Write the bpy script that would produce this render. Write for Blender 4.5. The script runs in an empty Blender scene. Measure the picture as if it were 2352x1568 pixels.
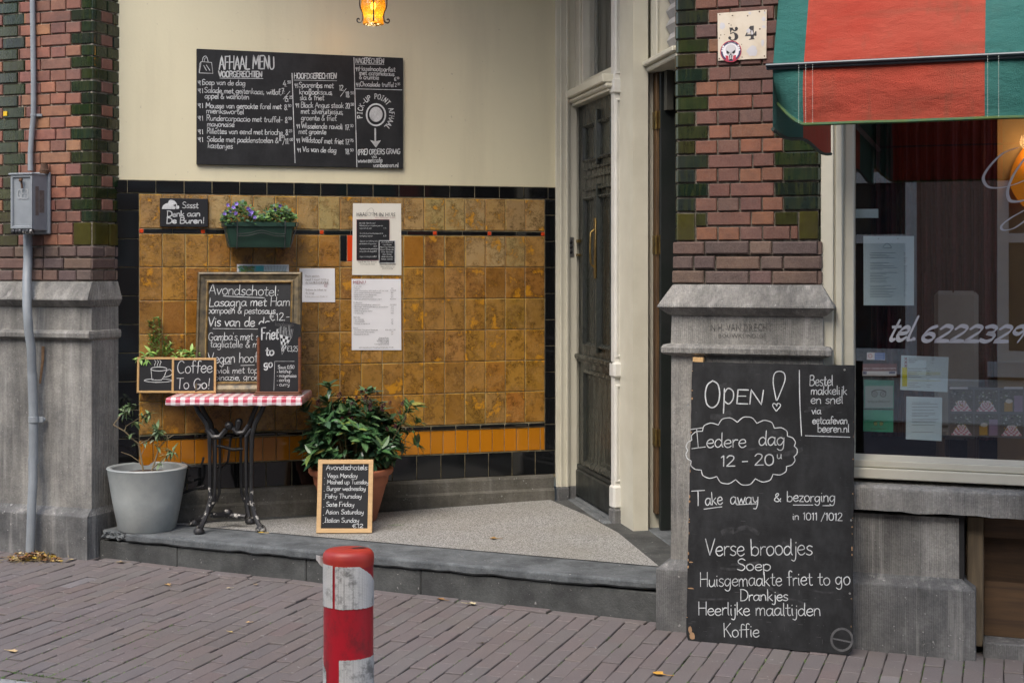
import bpy, math, random
from mathutils import Vector as V, Matrix
random.seed(7)
S = bpy.context.scene
COL = S.collection
# ------------------------------------------------------------------ camera
F = 3300.0; CX = 1176.0; CY = 616.0; H = 1.722       # focal length and horizon in 2352-wide photo pixels
cd = bpy.data.cameras.new('camera'); cam = bpy.data.objects.new('camera', cd); COL.objects.link(cam)
cam.location = (0, 0, H); cam.rotation_euler = (math.radians(90), 0, 0)
cd.sensor_width = 36; cd.lens = F/2352*36; cd.shift_y = -(784-CY)/2352; cd.clip_start = .05; cd.clip_end = 500
S.camera = cam
# ------------------------------------------------------------------ light
SUN_EL, SUN_AZ = 52, 205
w = bpy.data.worlds.new('World'); S.world = w; w.use_nodes = True
nt = w.node_tree; bg = nt.nodes['Background']; sk = nt.nodes.new('ShaderNodeTexSky')
sk.sky_type = 'NISHITA'; sk.sun_disc = False; sk.sun_elevation = math.radians(SUN_EL); sk.sun_rotation = math.radians(SUN_AZ)
sk.air_density = 1.0; sk.dust_density = 3.0; sk.ozone_density = .6
nt.links.new(sk.outputs[0], bg.inputs[0]); bg.inputs[1].default_value = .15
sl = bpy.data.lights.new('sun', 'SUN'); sl.energy = .75; sl.angle = math.radians(35); sl.color = (1, .96, .9)
so = bpy.data.objects.new('sun', sl); COL.objects.link(so)
a = math.radians(SUN_AZ); e = math.radians(SUN_EL)
so.rotation_euler = V((math.sin(a)*math.cos(e), math.cos(a)*math.cos(e), math.sin(e))).to_track_quat('Z', 'Y').to_euler()
so.location = (-4, -8, 12)
S.view_settings.view_transform = 'Standard'; S.view_settings.look = 'None'; S.view_settings.exposure = 1.3; S.view_settings.gamma = 1
# ------------------------------------------------------------------ geometry of the place
def ray(px, py): return V(((px-CX)/F, 1, (CY-py)/F))
CAM = V((0, 0, H))
def atY(px, py, Y): return CAM + ray(px, py)*Y
def onz(px, py, z): return atY(px, py, F*(H-z)/(py-CY))
Z = V((0, 0, 1))
class Pl:
    """a plane in the place: u along, w up, d out of it towards the street"""
    def __init__(s, O, U, W=Z):
        s.O = V(O); s.U = V(U).normalized(); s.W = V(W).normalized(); s.N = s.U.cross(s.W).normalized()
    def uw(s, px, py, d=0):
        r = ray(px, py); O = s.O + s.N*d
        t = (O-CAM).dot(s.N)/r.dot(s.N); p = CAM + r*t - s.O
        return p.dot(s.U), p.dot(s.W)
    def P(s, u, w, d=0): return s.O + s.U*u + s.W*w + s.N*d
    def sub(s, u, w, d=0): return Pl(s.P(u, w, d), s.U, s.W)
    def mat(s):
        m = Matrix((s.U, -s.N, s.W)).transposed().to_4x4(); m.translation = s.O; return m
K = F/2900.0
TF = .316*K                                            # run of the street facade
FAC = Pl((.688, 6.03*K, 0), (1, -TF, 0))               # base of the right pier, left corner
LFT = Pl((-2.447, 7.27*K, 0), (1, -TF, 0))             # base of the left pier, right corner
TI = .53/K
LIN = Pl(LFT.O, (TI, 1, 0))                            # its splayed inner face
TW = .275*K
TIL = Pl((-2.312, 7.525*K, 0), (1, TW, 0))             # tiled back wall
def zg(x): return .0142*(.688-x)                       # street level
def proj(p):
    return CX+F*p[0]/p[1], CY+F*(H-p[2])/p[1]
# ------------------------------------------------------------------ mesh builder
class MB:
    def __init__(s): s.v = []; s.f = []; s.m = []; s.c = []; s.mi = 0; s.col = (1, 1, 1, 1)
    def face(s, pts, col=None):
        i = len(s.v); s.v += [tuple(p) for p in pts]; s.f.append(tuple(range(i, i+len(pts)))); s.m.append(s.mi); s.c.append(col or s.col)
    def addf(s, idx, col=None): s.f.append(tuple(idx)); s.m.append(s.mi); s.c.append(col or s.col)
    def grid(s, rows, col=None, closed=False):
        n = len(rows[0]); b = len(s.v)
        for r in rows: s.v += [tuple(p) for p in r]
        for i in range(len(rows)-1):
            for j in range(n if closed else n-1):
                k = (j+1) % n
                s.addf((b+i*n+j, b+i*n+k, b+(i+1)*n+k, b+(i+1)*n+j), col)
    def box(s, x0, x1, y0, y1, z0, z1, b=0, col=None):
        if b <= 0:
            P = [(x, y, z) for x in (x0, x1) for y in (y0, y1) for z in (z0, z1)]
            i = len(s.v); s.v += P
            for q in ((0, 1, 3, 2), (4, 6, 7, 5), (0, 4, 5, 1), (2, 3, 7, 6), (0, 2, 6, 4), (1, 5, 7, 3)): s.addf([i+k for k in q], col)
            return
        # chamfered box: 24 corner points
        X = (x0, x1); Y = (y0, y1); ZZ = (z0, z1); id = {}
        for ix in (0, 1):
            for iy in (0, 1):
                for iz in (0, 1):
                    sx = b if ix == 0 else -b; sy = b if iy == 0 else -b; sz = b if iz == 0 else -b
                    x, y, z = X[ix], Y[iy], ZZ[iz]
                    for k, p in enumerate(((x, y+sy, z+sz), (x+sx, y, z+sz), (x+sx, y+sy, z))):
                        id[ix, iy, iz, k] = len(s.v); s.v.append(p)
        for q in (0, 1):
            s.addf([id[q, 0, 0, 0], id[q, 1, 0, 0], id[q, 1, 1, 0], id[q, 0, 1, 0]], col)
            s.addf([id[0, q, 0, 1], id[1, q, 0, 1], id[1, q, 1, 1], id[0, q, 1, 1]], col)
            s.addf([id[0, 0, q, 2], id[1, 0, q, 2], id[1, 1, q, 2], id[0, 1, q, 2]], col)
            for r in (0, 1):
                s.addf([id[q, r, 0, 0], id[q, r, 1, 0], id[q, r, 1, 1], id[q, r, 0, 1]], col)
                s.addf([id[q, 0, r, 0], id[q, 1, r, 0], id[q, 1, r, 2], id[q, 0, r, 2]], col)
                s.addf([id[0, q, r, 1], id[1, q, r, 1], id[1, q, r, 2], id[0, q, r, 2]], col)
                for t in (0, 1): s.addf([id[q, r, t, 0], id[q, r, t, 1], id[q, r, t, 2]], col)
    def wbox(s, u0, u1, w0, w1, d0, d1, b=0, col=None): s.box(u0, u1, -d1, -d0, w0, w1, b, col)
    def tube(s, pts, r, n=8, caps=True, col=None):
        pts = [V(p) for p in pts]; rows = []; m = len(pts)
        rr = r if isinstance(r, (list, tuple)) else [r]*m
        up = None
        for i, p in enumerate(pts):
            t = (pts[min(i+1, m-1)]-pts[max(i-1, 0)]).normalized()
            if up is None: up = t.orthogonal().normalized()
            up = (up - t*up.dot(t)).normalized(); q = t.cross(up)
            rows.append([p+(up*math.cos(2*math.pi*k/n)+q*math.sin(2*math.pi*k/n))*rr[i] for k in range(n)])
        b = len(s.v); s.grid(rows, col, True)
        if caps:
            s.addf([b+k for k in range(n)][::-1], col); s.addf([b+(m-1)*n+k for k in range(n)], col)
    def lathe(s, prof, n=40, c=(0, 0, 0), sx=1, sy=1, col=None, caps=False):
        rows = [[(c[0]+r*sx*math.cos(2*math.pi*k/n), c[1]+r*sy*math.sin(2*math.pi*k/n), c[2]+z) for k in range(n)] for r, z in prof]
        b = len(s.v); s.grid(rows, col, True)
        if caps: s.addf([b+k for k in range(n)][::-1], col); s.addf([b+(len(prof)-1)*n+k for k in range(n)], col)
    def ball(s, c, r, n=8, m=5, col=None, sz=1):
        s.lathe([(max(r*math.sin(math.pi*i/m), 1e-5), -r*sz*math.cos(math.pi*i/m)) for i in range(m+1)], n, c, col=col)
    def prism(s, poly, y0, y1, col=None):
        """polygon in local x,z given thickness from y0 (front) to y1"""
        n = len(poly); b = len(s.v)
        s.v += [(p[0], y0, p[1]) for p in poly]+[(p[0], y1, p[1]) for p in poly]
        s.addf(range(b, b+n), col); s.addf([b+n+k for k in range(n)][::-1], col)
        for k in range(n): s.addf((b+k, b+n+k, b+n+(k+1) % n, b+(k+1) % n), col)
    def frame(s, x0, x1, z0, z1, prof, col=None):
        """mitred frame: prof = list of (inset, y)"""
        rows = [[(x0+i, y, z0+i), (x1-i, y, z0+i), (x1-i, y, z1-i), (x0+i, y, z1-i)] for i, y in prof]
        s.grid(rows, col, True)
    def ribbon(s, pts, wd, y, pen=0, x0=0, z0=0, col=None):
        n = len(pts)
        if n < 2: return
        L = []; R = []
        for i in range(n):
            ax, az = pts[max(i-1, 0)]; bx, bz = pts[min(i+1, n-1)]
            tx, tz = bx-ax, bz-az; l = math.hypot(tx, tz) or 1e-9; tx /= l; tz /= l
            k = wd*.5
            if pen: k *= .35+.95*abs(tx*math.sin(pen)-tz*math.cos(pen))
            px, pz = pts[i]
            if i == 0: px -= tx*wd*.3; pz -= tz*wd*.3
            if i == n-1: px += tx*wd*.3; pz += tz*wd*.3
            if i in (0, n-1): k *= .75
            L.append((x0+px-tz*k, y, z0+pz+tx*k)); R.append((x0+px+tz*k, y, z0+pz-tx*k))
        s.grid([R, L], col)
    def build(s, name, mats, parent=None, M=None, smooth=False, fix=True):
        me = bpy.data.meshes.new(name); me.from_pydata(s.v, [], s.f)
        if not isinstance(mats, (list, tuple)): mats = [mats]
        for m in mats: me.materials.append(m)
        me.polygons.foreach_set('material_index', s.m)
        ca = me.color_attributes.new('Col', 'FLOAT_COLOR', 'CORNER'); buf = []
        for f, c in zip(s.f, s.c): buf += list(c)*len(f)
        ca.data.foreach_set('color', buf)
        if smooth: me.polygons.foreach_set('use_smooth', [True]*len(s.f))
        me.update()
        if fix:
            import bmesh
            bm = bmesh.new(); bm.from_mesh(me)
            if smooth: bmesh.ops.remove_doubles(bm, verts=bm.verts, dist=1e-6)
            bmesh.ops.recalc_face_normals(bm, faces=bm.faces); bm.to_mesh(me); bm.free()
        if smooth:
            me.set_sharp_from_angle(angle=math.radians(38))
        o = bpy.data.objects.new(name, me); COL.objects.link(o); place(o, parent, M); return o
WM = {}
def place(o, parent, M):
    M = M or (WM[parent.name] if parent else Matrix())
    if parent:
        o.parent = parent; o.matrix_basis = WM[parent.name].inverted() @ M
    else: o.matrix_basis = M
    WM[o.name] = M.copy()
def thing(name, label, cat, M=None, group=None):
    o = bpy.data.objects.new(name, None); COL.objects.link(o); o.empty_display_size = .1
    if isinstance(M, (V, tuple)): M = Matrix.Translation(M)
    place(o, None, M); return tag(o, label, cat, group)
def tag(o, label, cat, group=None):
    o['label'] = label; o['category'] = cat
    if group: o['group'] = group
    return o
def struct(o, kind='structure'): o['kind'] = kind; return o
# ------------------------------------------------------------------ materials
def srgb(r, g, b):
    f = lambda c: c/12.92 if c <= .04045 else ((c+.055)/1.055)**2.4
    return f(r/255), f(g/255), f(b/255)
class NT:
    def __init__(s, name):
        s.m = bpy.data.materials.new(name); s.m.use_nodes = True; s.t = s.m.node_tree
        s.b = s.t.nodes['Principled BSDF']; s.tc = s.t.nodes.new('ShaderNodeTexCoord')
    def n(s, ty, **kw):
        x = s.t.nodes.new('ShaderNode'+ty)
        for k, v in kw.items(): setattr(x, k, v)
        return x
    def l(s, a, b): s.t.links.new(a, b)
    def inp(s, sock, v):
        if hasattr(v, 'is_linked') or hasattr(v, 'links'): s.l(v, sock)
        else: sock.default_value = v
    def coord(s, scale=(1, 1, 1), off=None):
        mp = s.n('Mapping'); mp.inputs['Scale'].default_value = scale
        s.l(s.tc.outputs['Object'], mp.inputs['Vector'])
        if off is not None: s.l(off, mp.inputs['Location'])
        return mp.outputs[0]
    def noise(s, vec, scale, detail=5, rough=.6, lo=.35, hi=.65, dist=0):
        x = s.n('TexNoise'); s.l(vec, x.inputs['Vector']); x.inputs['Scale'].default_value = scale
        x.inputs['Detail'].default_value = detail; x.inputs['Roughness'].default_value = rough; x.inputs['Distortion'].default_value = dist
        return s.rng(x.outputs['Fac'], lo, hi)
    def rng(s, v, lo, hi, a=0, b=1):
        r = s.n('MapRange'); s.l(v, r.inputs[0]); r.inputs[1].default_value = lo; r.inputs[2].default_value = hi
        r.inputs[3].default_value = a; r.inputs[4].default_value = b; return r.outputs[0]
    def mix(s, f, a, b, mode='MIX'):
        x = s.n('Mix', data_type='RGBA', blend_type=mode); s.inp(x.inputs[0], f)
        for i, c in ((6, a), (7, b)):
            s.inp(x.inputs[i], (*c, 1) if isinstance(c, tuple) and len(c) == 3 else c)
        return x.outputs[2]
    def math(s, op, a, b=0.0):
        x = s.n('Math', operation=op); s.inp(x.inputs[0], a); s.inp(x.inputs[1], b); return x.outputs[0]
    def bump(s, h, st=.3, dist=.01):
        x = s.n('Bump'); s.l(h, x.inputs['Height']); x.inputs['Strength'].default_value = st; x.inputs['Distance'].default_value = dist
        s.l(x.outputs[0], s.b.inputs['Normal'])
    def set(s, **kw):
        for k, v in kw.items(): s.inp(s.b.inputs[k], (*v, 1) if isinstance(v, tuple) and len(v) == 3 else v)
        return s.m
def mat(name, c, c2=None, rough=.6, scale=8, bump=0, bs=60, metal=0, stretch=(1, 1, 1), attr=False, spec=.5, dist=.004, lo=.35, hi=.65, rv=0, **kw):
    t = NT(name); vec = t.coord(stretch)
    f = t.noise(vec, scale, lo=lo, hi=hi)
    base = t.mix(f, c, c2 or tuple(x*.8 for x in c))
    if attr:
        at = t.n('Attribute', attribute_name='Col'); base = t.mix(1.0, base, at.outputs['Color'], 'MULTIPLY')
    t.set(**{'Base Color': base, 'Metallic': metal, 'Specular IOR Level': spec})
    if rv: t.set(Roughness=t.rng(f, 0, 1, rough-rv, rough+rv))
    else: t.set(Roughness=rough)
    if bump:
        n2 = t.noise(vec, bs, 4, lo=.2, hi=.8); t.bump(n2, bump, dist)
    return t.set(**kw)
# ------------------------------------------------------------------ pen font (strokes in a 9-high box, baseline 0, x-height 5)
G = {}
for ln in """a 5 4,4.2 2.5,5 .8,4 .3,2 1.2,.2 2.8,.6 4,3;4.1,4.8 4,2 4.3,.3 5,.4
b 4.9 .5,9 .5,4 .5,.2;.5,3 2,4.8 4,4 4.2,1.5 2.5,0 .5,.8
c 4.4 4,4.2 2.5,5 .8,4 .3,2 1.2,.3 2.8,0 4.2,1
d 5 4,3.5 2.5,5 .8,4 .3,2 1.2,.2 2.8,.5 4,2.5;4.1,9 4,5 4,1.5 4.6,.1
e 4.5 .5,2.6 2.2,2.6 3.8,3.1 3.5,4.5 2.3,5 .8,4 .3,2 1.4,.2 2.8,.1 4.1,1.1
f 3.5 3.6,8.3 2.6,9 1.6,8 1.5,4 1.4,-.2;.2,4.9 3.2,5.2
g 5 4,3.8 2.5,5 .8,4 .4,2 1.4,.3 2.8,.8 4,3;4.1,4.9 4,0 3.4,-2.5 1.8,-3 .5,-2
h 4.7 .5,9 .5,4 .5,0;.5,3 2,4.9 3.6,4.2 3.8,2 3.9,0
i 1.8 .6,4.8 .6,1.5 1,0;.6,6.8 .7,7.2
j 2.2 1.4,4.8 1.4,-1 .6,-3 -.8,-2.4;1.4,6.8 1.5,7.2
k 4.2 .5,9 .5,4 .5,0;3.4,4.9 .6,2.2;1.4,2.9 2.4,1.4 3.8,0
l 1.8 .6,9 .6,4 .7,1 1.2,0
m 6.6 .4,4.8 .5,0;.5,3 1.6,4.9 2.8,4.3 3,2 3,0;3,3 4.2,4.9 5.5,4.3 5.7,2 5.8,0
n 4.7 .4,4.8 .5,0;.5,3 1.8,4.9 3.4,4.3 3.7,2 3.8,0
o 4.7 2.2,5 .7,4 .4,2.2 1.2,.3 2.6,0 4,1.3 4.1,3.3 3.2,4.7 2,5
p 4.9 .5,4.9 .5,1 .4,-3;.5,3.5 2,5 4,4 4.1,1.6 2.4,0 .5,1
q 5 4,3.8 2.5,5 .8,4 .4,2 1.4,.3 2.8,.8 4,3;4.1,4.9 4,0 4,-3
r 3.3 .5,4.8 .5,0;.5,3 1.6,4.7 3.1,4.7
s 3.8 3.4,4.4 2,5 .7,4.1 1.2,2.9 2.8,2.1 3.3,1 2,0 .3,.6
t 3.5 1.6,7.6 1.5,4 1.5,1 2.3,0 3.2,.4;.2,5 3.1,5.2
u 4.9 .5,4.8 .5,1.5 1.6,0 3.2,.8 3.9,3;4,4.8 4,1 4.5,0
v 4.2 .3,4.8 1.2,2.2 2,0 2,0 2.9,2.4 3.9,4.9
w 6.2 .3,4.8 1.6,0 1.6,0 3,4 3,4 4.4,0 4.4,0 5.8,4.9
x 4.2 .4,4.8 3.7,0;3.7,4.8 .3,0
y 4.7 .4,4.8 1,2.2 2.3,1.4 3.9,3;4.1,4.8 3.7,0 2.6,-2.8 .8,-2.7
z 4.2 .4,4.7 3.6,4.8 3.6,4.8 .4,.1 .4,.1 3.9,.1
A 6 .2,0 2.8,9 2.8,9 5.6,0;1.2,3.2 4.7,3.3
B 5.6 .6,9 .5,0;.6,8.8 3.2,9 4.4,7.4 3.4,5.2 .6,4.9;2.8,5 4.8,4 4.9,1.6 3,0 .5,.1
C 5.8 5.2,7.6 3.6,9 1.6,8 .5,5 1,1.8 2.8,0 5.3,.9
D 6 .6,9 .6,0;.2,9 3,8.7 5.3,6.5 5.3,2.8 3.4,.4 .3,0
E 5 4.6,9 .6,8.9 .6,8.9 .6,0 .6,0 4.8,.1;.6,4.8 3.8,5
F 4.8 .6,9 .6,4 .5,0;.3,9 4.6,9.1;.6,5 3.6,5.1
G 6.2 5.2,7.8 3.6,9 1.6,8 .5,5 1,1.8 2.8,0 5,1 5.4,3.8;3.4,4 6,4
H 6 .6,9 .6,0;5.2,9 5.2,0;.6,4.7 5.2,4.8
I 3.4 1.6,9 1.6,0;.2,9 3,9.1;.1,0 3.2,.1
J 4.4 3.6,9 3.6,2 2.6,.2 1,.2 .3,1.6
K 5.4 .6,9 .6,0;4.8,9 .7,4.2;1.8,5.2 5,0
L 4.8 .6,9 .5,0 .5,0 4.6,.2
M 7.4 .5,0 1,9 1,9 3.6,2.6 3.6,2.6 6.2,9 6.2,9 6.8,0
N 6.2 .6,0 .7,9 .7,9 5,0 5,0 5.4,9
O 6.4 3.2,9 1.2,7.6 .5,4.5 1.2,1.2 3.2,0 5.2,1.4 5.8,4.6 5,7.8 3,9
P 5.2 .6,9 .6,4 .5,0;.4,9 3.4,8.8 4.8,7 3.8,4.8 .6,4.2
R 5.6 .6,9 .5,0;.4,9 3.4,8.8 4.7,7 3.6,5 .7,4.5;2.2,4.6 5,0
S 5.2 4.6,7.8 2.8,9 .9,7.6 1.2,5.6 3.6,4.2 4.6,2.2 3,.1 .4,1
T 5.6 2.8,9 2.8,4 2.7,0;.2,8.9 5.4,9.1
U 6 .6,9 .6,2.6 2.2,.1 4.4,.8 5.2,3 5.2,9
V 5.8 .3,9 2.7,0 2.7,0 5.4,9
W 8 .2,9 2,0 2,0 3.9,7 3.9,7 5.8,0 5.8,0 7.6,9
X 5.4 .4,9 5,0;5,9 .3,0
Z 5.2 .5,9 4.7,9 4.7,9 .3,0 .3,0 4.9,0
0 5.4 2.6,9 1,7.6 .5,4.5 1.2,1 2.8,0 4.4,1.4 4.8,4.6 4.2,7.8 2.5,9
1 3 .6,7.4 1.9,9 1.9,9 1.9,4 1.8,0
2 5 .6,7.2 2,9 4,8.2 4,5.8 2,2.6 .3,.2 .3,.2 4.7,.2
3 4.8 .6,8.2 2.4,9 4,7.6 3.4,5.4 1.8,4.8 1.8,4.8 4,4 4.2,1.6 2.4,0 .4,.9
4 5 3,9 .3,3 .3,3 4.7,3.1;3.4,5.5 3.3,0
5 4.8 4.3,9 1,8.9 1,8.9 .8,5 .8,5 3,5.5 4.3,3.6 3.8,1 2,0 .4,.8
6 4.9 3.8,8.8 1.8,7.2 .6,3.6 1.2,.8 2.8,0 4.2,1.4 3.8,3.6 2.2,4.4 .8,3
7 4.6 .4,8.8 4.3,9 4.3,9 2.6,4.4 1.8,0;1.3,4.6 3.8,4.8
8 4.9 4,7.6 2.6,9 .9,7.8 1.4,5.6 3.4,4 4.2,1.8 2.6,0 .7,1.4 1.4,3.8 3.6,5.6 4,7.6
9 4.9 4,6.8 2.6,9 .8,7.8 .7,5.6 2.2,4.6 4,6.8 3.9,4 3.2,0
. 1.8 .5,.1 .9,.3
, 1.8 .8,.6 .3,-1.4
: 2 .6,.6 .8,.9;.7,4 .9,4.3
! 2.6 1.3,9 1.1,2.6;1,.2 1.2,.5
- 3.6 .5,3.6 3.2,3.7
/ 4 .2,-1.5 3.6,9.5
( 2.6 2.2,9.6 .8,7 .6,3 2,-.8
) 2.6 .4,9.6 1.8,7 1.8,3 .5,-.8
' 1.6 .7,9 .5,7.2
& 5.4 4.8,0 1.6,5.8 1.6,8 2.8,9 3.4,7.4 .8,3.6 .5,1.4 2,0 3.6,.8 4.9,3.4
€ 5.8 5,7.8 3.6,8.8 1.8,7.8 1,4.6 1.8,1 3.4,0 5,1;0,5.4 3.8,5.6;0,3.6 3.6,3.8
* 3 1,3 1.6,4 2,3 1.5,2.4 1,3""".split('\n'):
    ch, wd, st = ln.split(' ', 2)
    G[ch] = (float(wd), [[tuple(map(float, p.split(','))) for p in q.split()] for q in st.split(';')])
def smooth(pts, n=4):
    if len(pts) < 3: return pts
    out = []
    for i in range(len(pts)-1):
        p1, p2 = pts[i], pts[i+1]
        if p1 == p2: continue
        p0 = pts[i-1] if i > 0 else p1; p3 = pts[i+2] if i+2 < len(pts) else p2
        for k in range(n):
            t = k/n; r = []
            for a in (0, 1):
                r.append(.5*(2*p1[a]+(p2[a]-p0[a])*t+(2*p0[a]-5*p1[a]+4*p2[a]-p3[a])*t*t+(3*p1[a]-p0[a]-3*p2[a]+p3[a])*t**3))
            out.append(tuple(r))
    out.append(pts[-1]); return out
def pen(mb, pl, s, x0, y0, x1, y1, cap, wd, d=.001, jit=1, shear=.04, nib=0, col=None, n=4, orig=None):
    """hand-write s on plane pl along the photo baseline (x0,y0)-(x1,y1); wd = stroke in m"""
    a = pl.uw(x0, y0, d); b = pl.uw(x1, y1, d); c = pl.uw(x0, y0-cap, d)
    dx, dz = b[0]-a[0], b[1]-a[1]; L = math.hypot(dx, dz); h = math.hypot(c[0]-a[0], c[1]-a[1])/9
    tot = sum(G[ch][0] if ch in G else 3 for ch in s) or 1
    sx = L/tot; ex, ez = dx/L, dz/L; adv = 0
    for ch in s:
        if ch not in G: adv += 3; continue
        g = G[ch]; r = random.Random(random.random())
        js = 1+r.uniform(-.07, .07)*jit; jy = r.uniform(-.3, .3)*jit; jr = shear+r.uniform(-.05, .05)*jit
        for st in g[1]:
            q = []
            for X, Y in smooth(st, n):
                Y2 = Y*js+jy; X2 = adv+X
                lx = X2*sx+Y2*h*jr; lz = Y2*h
                q.append((a[0]+ex*lx-ez*lz, a[1]+ez*lx+ex*lz))
            mb.ribbon(q, wd*(1+r.uniform(-.18, .14)*jit), -d, nib, col=col or (1, 1, 1, 1-.6*r.random()*min(1, jit)))
        adv += g[0]
def line(mb, pl, pts, wd, d=.001, sm=True, col=None, nib=0):
    q = [pl.uw(x, y, d) for x, y in pts]
    mb.ribbon(smooth(q, 5) if sm and len(q) > 2 else q, wd, -d, nib, col=col)
def blob(mb, pl, pts, d=.001, col=None, sm=False):
    q = [pl.uw(x, y, d) for x, y in pts]
    if sm: q = smooth(q+[q[0]], 4)[:-1]
    mb.face([(u, -d, w_) for u, w_ in q], col)
def rectpx(mb, pl, x0, y0, x1, y1, d=.001, col=None): blob(mb, pl, [(x0, y1), (x1, y1), (x1, y0), (x0, y0)], d, col)
def ell(cx, cy, rx, ry, a0=0, a1=360, n=28): return [(cx+rx*math.cos(math.radians(a0+(a1-a0)*i/n)), cy+ry*math.sin(math.radians(a0+(a1-a0)*i/n))) for i in range(n+1)]
_fc = {}
def typed(mb, pl, s, x0, y0, x1, d=.001, col=None, cap=None, shear=0):
    """printed text with the built-in typeface, baseline from x0 to x1"""
    if s not in _fc:
        cu = bpy.data.curves.new('t', 'FONT'); cu.body = s; cu.resolution_u = 1; cu.size = 1; cu.fill_mode = 'FRONT'
        o = bpy.data.objects.new('t', cu); COL.objects.link(o)
        me = bpy.data.meshes.new_from_object(o.evaluated_get(bpy.context.evaluated_depsgraph_get()))
        _fc[s] = ([tuple(v.co) for v in me.vertices], [tuple(p.vertices) for p in me.polygons])
        bpy.data.objects.remove(o); bpy.data.curves.remove(cu); bpy.data.meshes.remove(me)
    vs, fs = _fc[s]
    if not vs: return
    a = pl.uw(x0, y0, d); b = pl.uw(x1, y0, d)
    mx = min(v[0] for v in vs); wx = max(v[0] for v in vs)-mx; sx = (b[0]-a[0])/wx
    sz = sx if cap is None else abs(pl.uw(x0, y0-cap, d)[1]-a[1])/.69
    i0 = len(mb.v); sl = (b[1]-a[1])/(b[0]-a[0])
    mb.v += [(a[0]+(v[0]-mx)*sx+v[1]*sz*shear, -d, a[1]+v[1]*sz+sl*(v[0]-mx)*sx) for v in vs]
    for f in fs: mb.addf([i0+k for k in f], col)
def bricks(mb, fn, s0, s1, z0, z1, d, b, depth, col, mid=(), edge=None):
    """one bevelled brick or tile on the surface fn(s,z,d)"""
    ss = [(s0, depth), (s0, b), (s0+b, 0)]+[(m, 0) for m in mid if s0+b < m < s1-b]+[(s1-b, 0), (s1, b), (s1, depth)]
    zs = [(z0, depth), (z0, b), (z0+b, 0), (z1-b, 0), (z1, b), (z1, depth)]
    if edge is None: mb.grid([[fn(s, z, d-max(a, c)) for s, a in ss] for z, c in zs], col); return
    n = len(ss); b0 = len(mb.v)
    for z, c in zs: mb.v += [fn(s, z, d-max(a, c)) for s, a in ss]
    for i in range(5):
        for j in range(n-1): mb.addf((b0+i*n+j, b0+i*n+j+1, b0+(i+1)*n+j+1, b0+(i+1)*n+j), col if i == 2 and 2 <= j < n-3 else edge)
def var(c, r=.12, al=None):
    k = 1+random.uniform(-r, r)
    return tuple(min(1, max(0, x*k*(1+random.uniform(-r, r)*.4))) for x in c[:3])+((c[3] if len(c) > 3 else 1) if al is None else al,)
# ------------------------------------------------------------------ the palette
def m_brick():
    t = NT('brick'); at = t.n('Attribute', attribute_name='Col'); vec = t.coord()
    f = t.noise(vec, 22, 6, .7); g = t.noise(vec, 160, 3, lo=.3, hi=.7)
    c = t.mix(t.math('MULTIPLY', f, .7), at.outputs['Color'], t.mix(1.0, at.outputs['Color'], (.55, .5, .55), 'MULTIPLY'))
    gl = at.outputs['Alpha']                       # alpha carries the glaze
    c = t.mix(t.math('MULTIPLY', t.math('MULTIPLY', g, .22), gl), c, (.30, .25, .22))
    so_ = t.noise(vec, 2.6, 6, .7, .44, .70); c = t.mix(t.math('MULTIPLY', so_, .5), c, (.045, .038, .034))
    stk = t.noise(t.coord((70, 70, 7)), 1, 4, .7, .45, .62); c = t.mix(t.math('MULTIPLY', t.math('MULTIPLY', stk, t.rng(gl, .3, .1, 0, 1)), .35), c, (.050, .056, .014))
    t.set(**{'Base Color': c, 'Roughness': t.rng(gl, 0, 1, .06, .88), 'Specular IOR Level': t.rng(gl, 0, 1, .6, .3)})
    t.bump(t.math('MULTIPLY', t.math('ADD', t.noise(vec, 90, 4, lo=.2, hi=.8), t.math('MULTIPLY', f, .6)), t.rng(gl, 0, 1, .12, 1)), .35, .003); return t.m
def m_tile():
    t = NT('glazed_tile'); at = t.n('Attribute', attribute_name='Col')
    cx = t.n('CombineXYZ'); 
    for i in range(3): t.l(t.math('MULTIPLY', at.outputs['Alpha'], (31., 17., 53.)[i]), cx.inputs[i])
    vec = t.coord(off=cx.outputs[0])
    f = t.noise(vec, 9, 9, .82, .46, .545, .15); g = t.noise(vec, 95, 4, .8, .41, .57); h = t.noise(vec, 9, 5, .7, .57, .64, .2)
    k = t.noise(vec, 7, 3, .6, .45, .6)
    base = at.outputs['Color']
    dark = t.mix(1.0, base, (.24, .21, .12), 'MULTIPLY')
    c = t.mix(t.math('MULTIPLY', t.math('MULTIPLY', f, t.rng(g, 0, 1, .35, 1)), .95), base, dark)
    c = t.mix(t.math('MULTIPLY', t.math('MULTIPLY', k, g), .6), c, (.37, .205, .06))
    c = t.mix(t.math('MULTIPLY', h, .75), c, (.56, .25, .010))
    sp = t.n('SeparateColor'); t.l(base, sp.inputs[0])
    lum = t.rng(sp.outputs[2], .014, .018)         # plain glazes (black, orange, vermilion) stay plain
    c = t.mix(lum, base, c)
    t.set(**{'Base Color': c, 'Roughness': t.math('ADD', t.math('MULTIPLY', t.math('MULTIPLY', g, lum), .14), .07), 'Specular IOR Level': .6})
    t.bump(t.math('MULTIPLY', t.math('ADD', t.math('MULTIPLY', g, .8), t.noise(vec, 30, 2)), lum), .35, .003); return t.m
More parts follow.
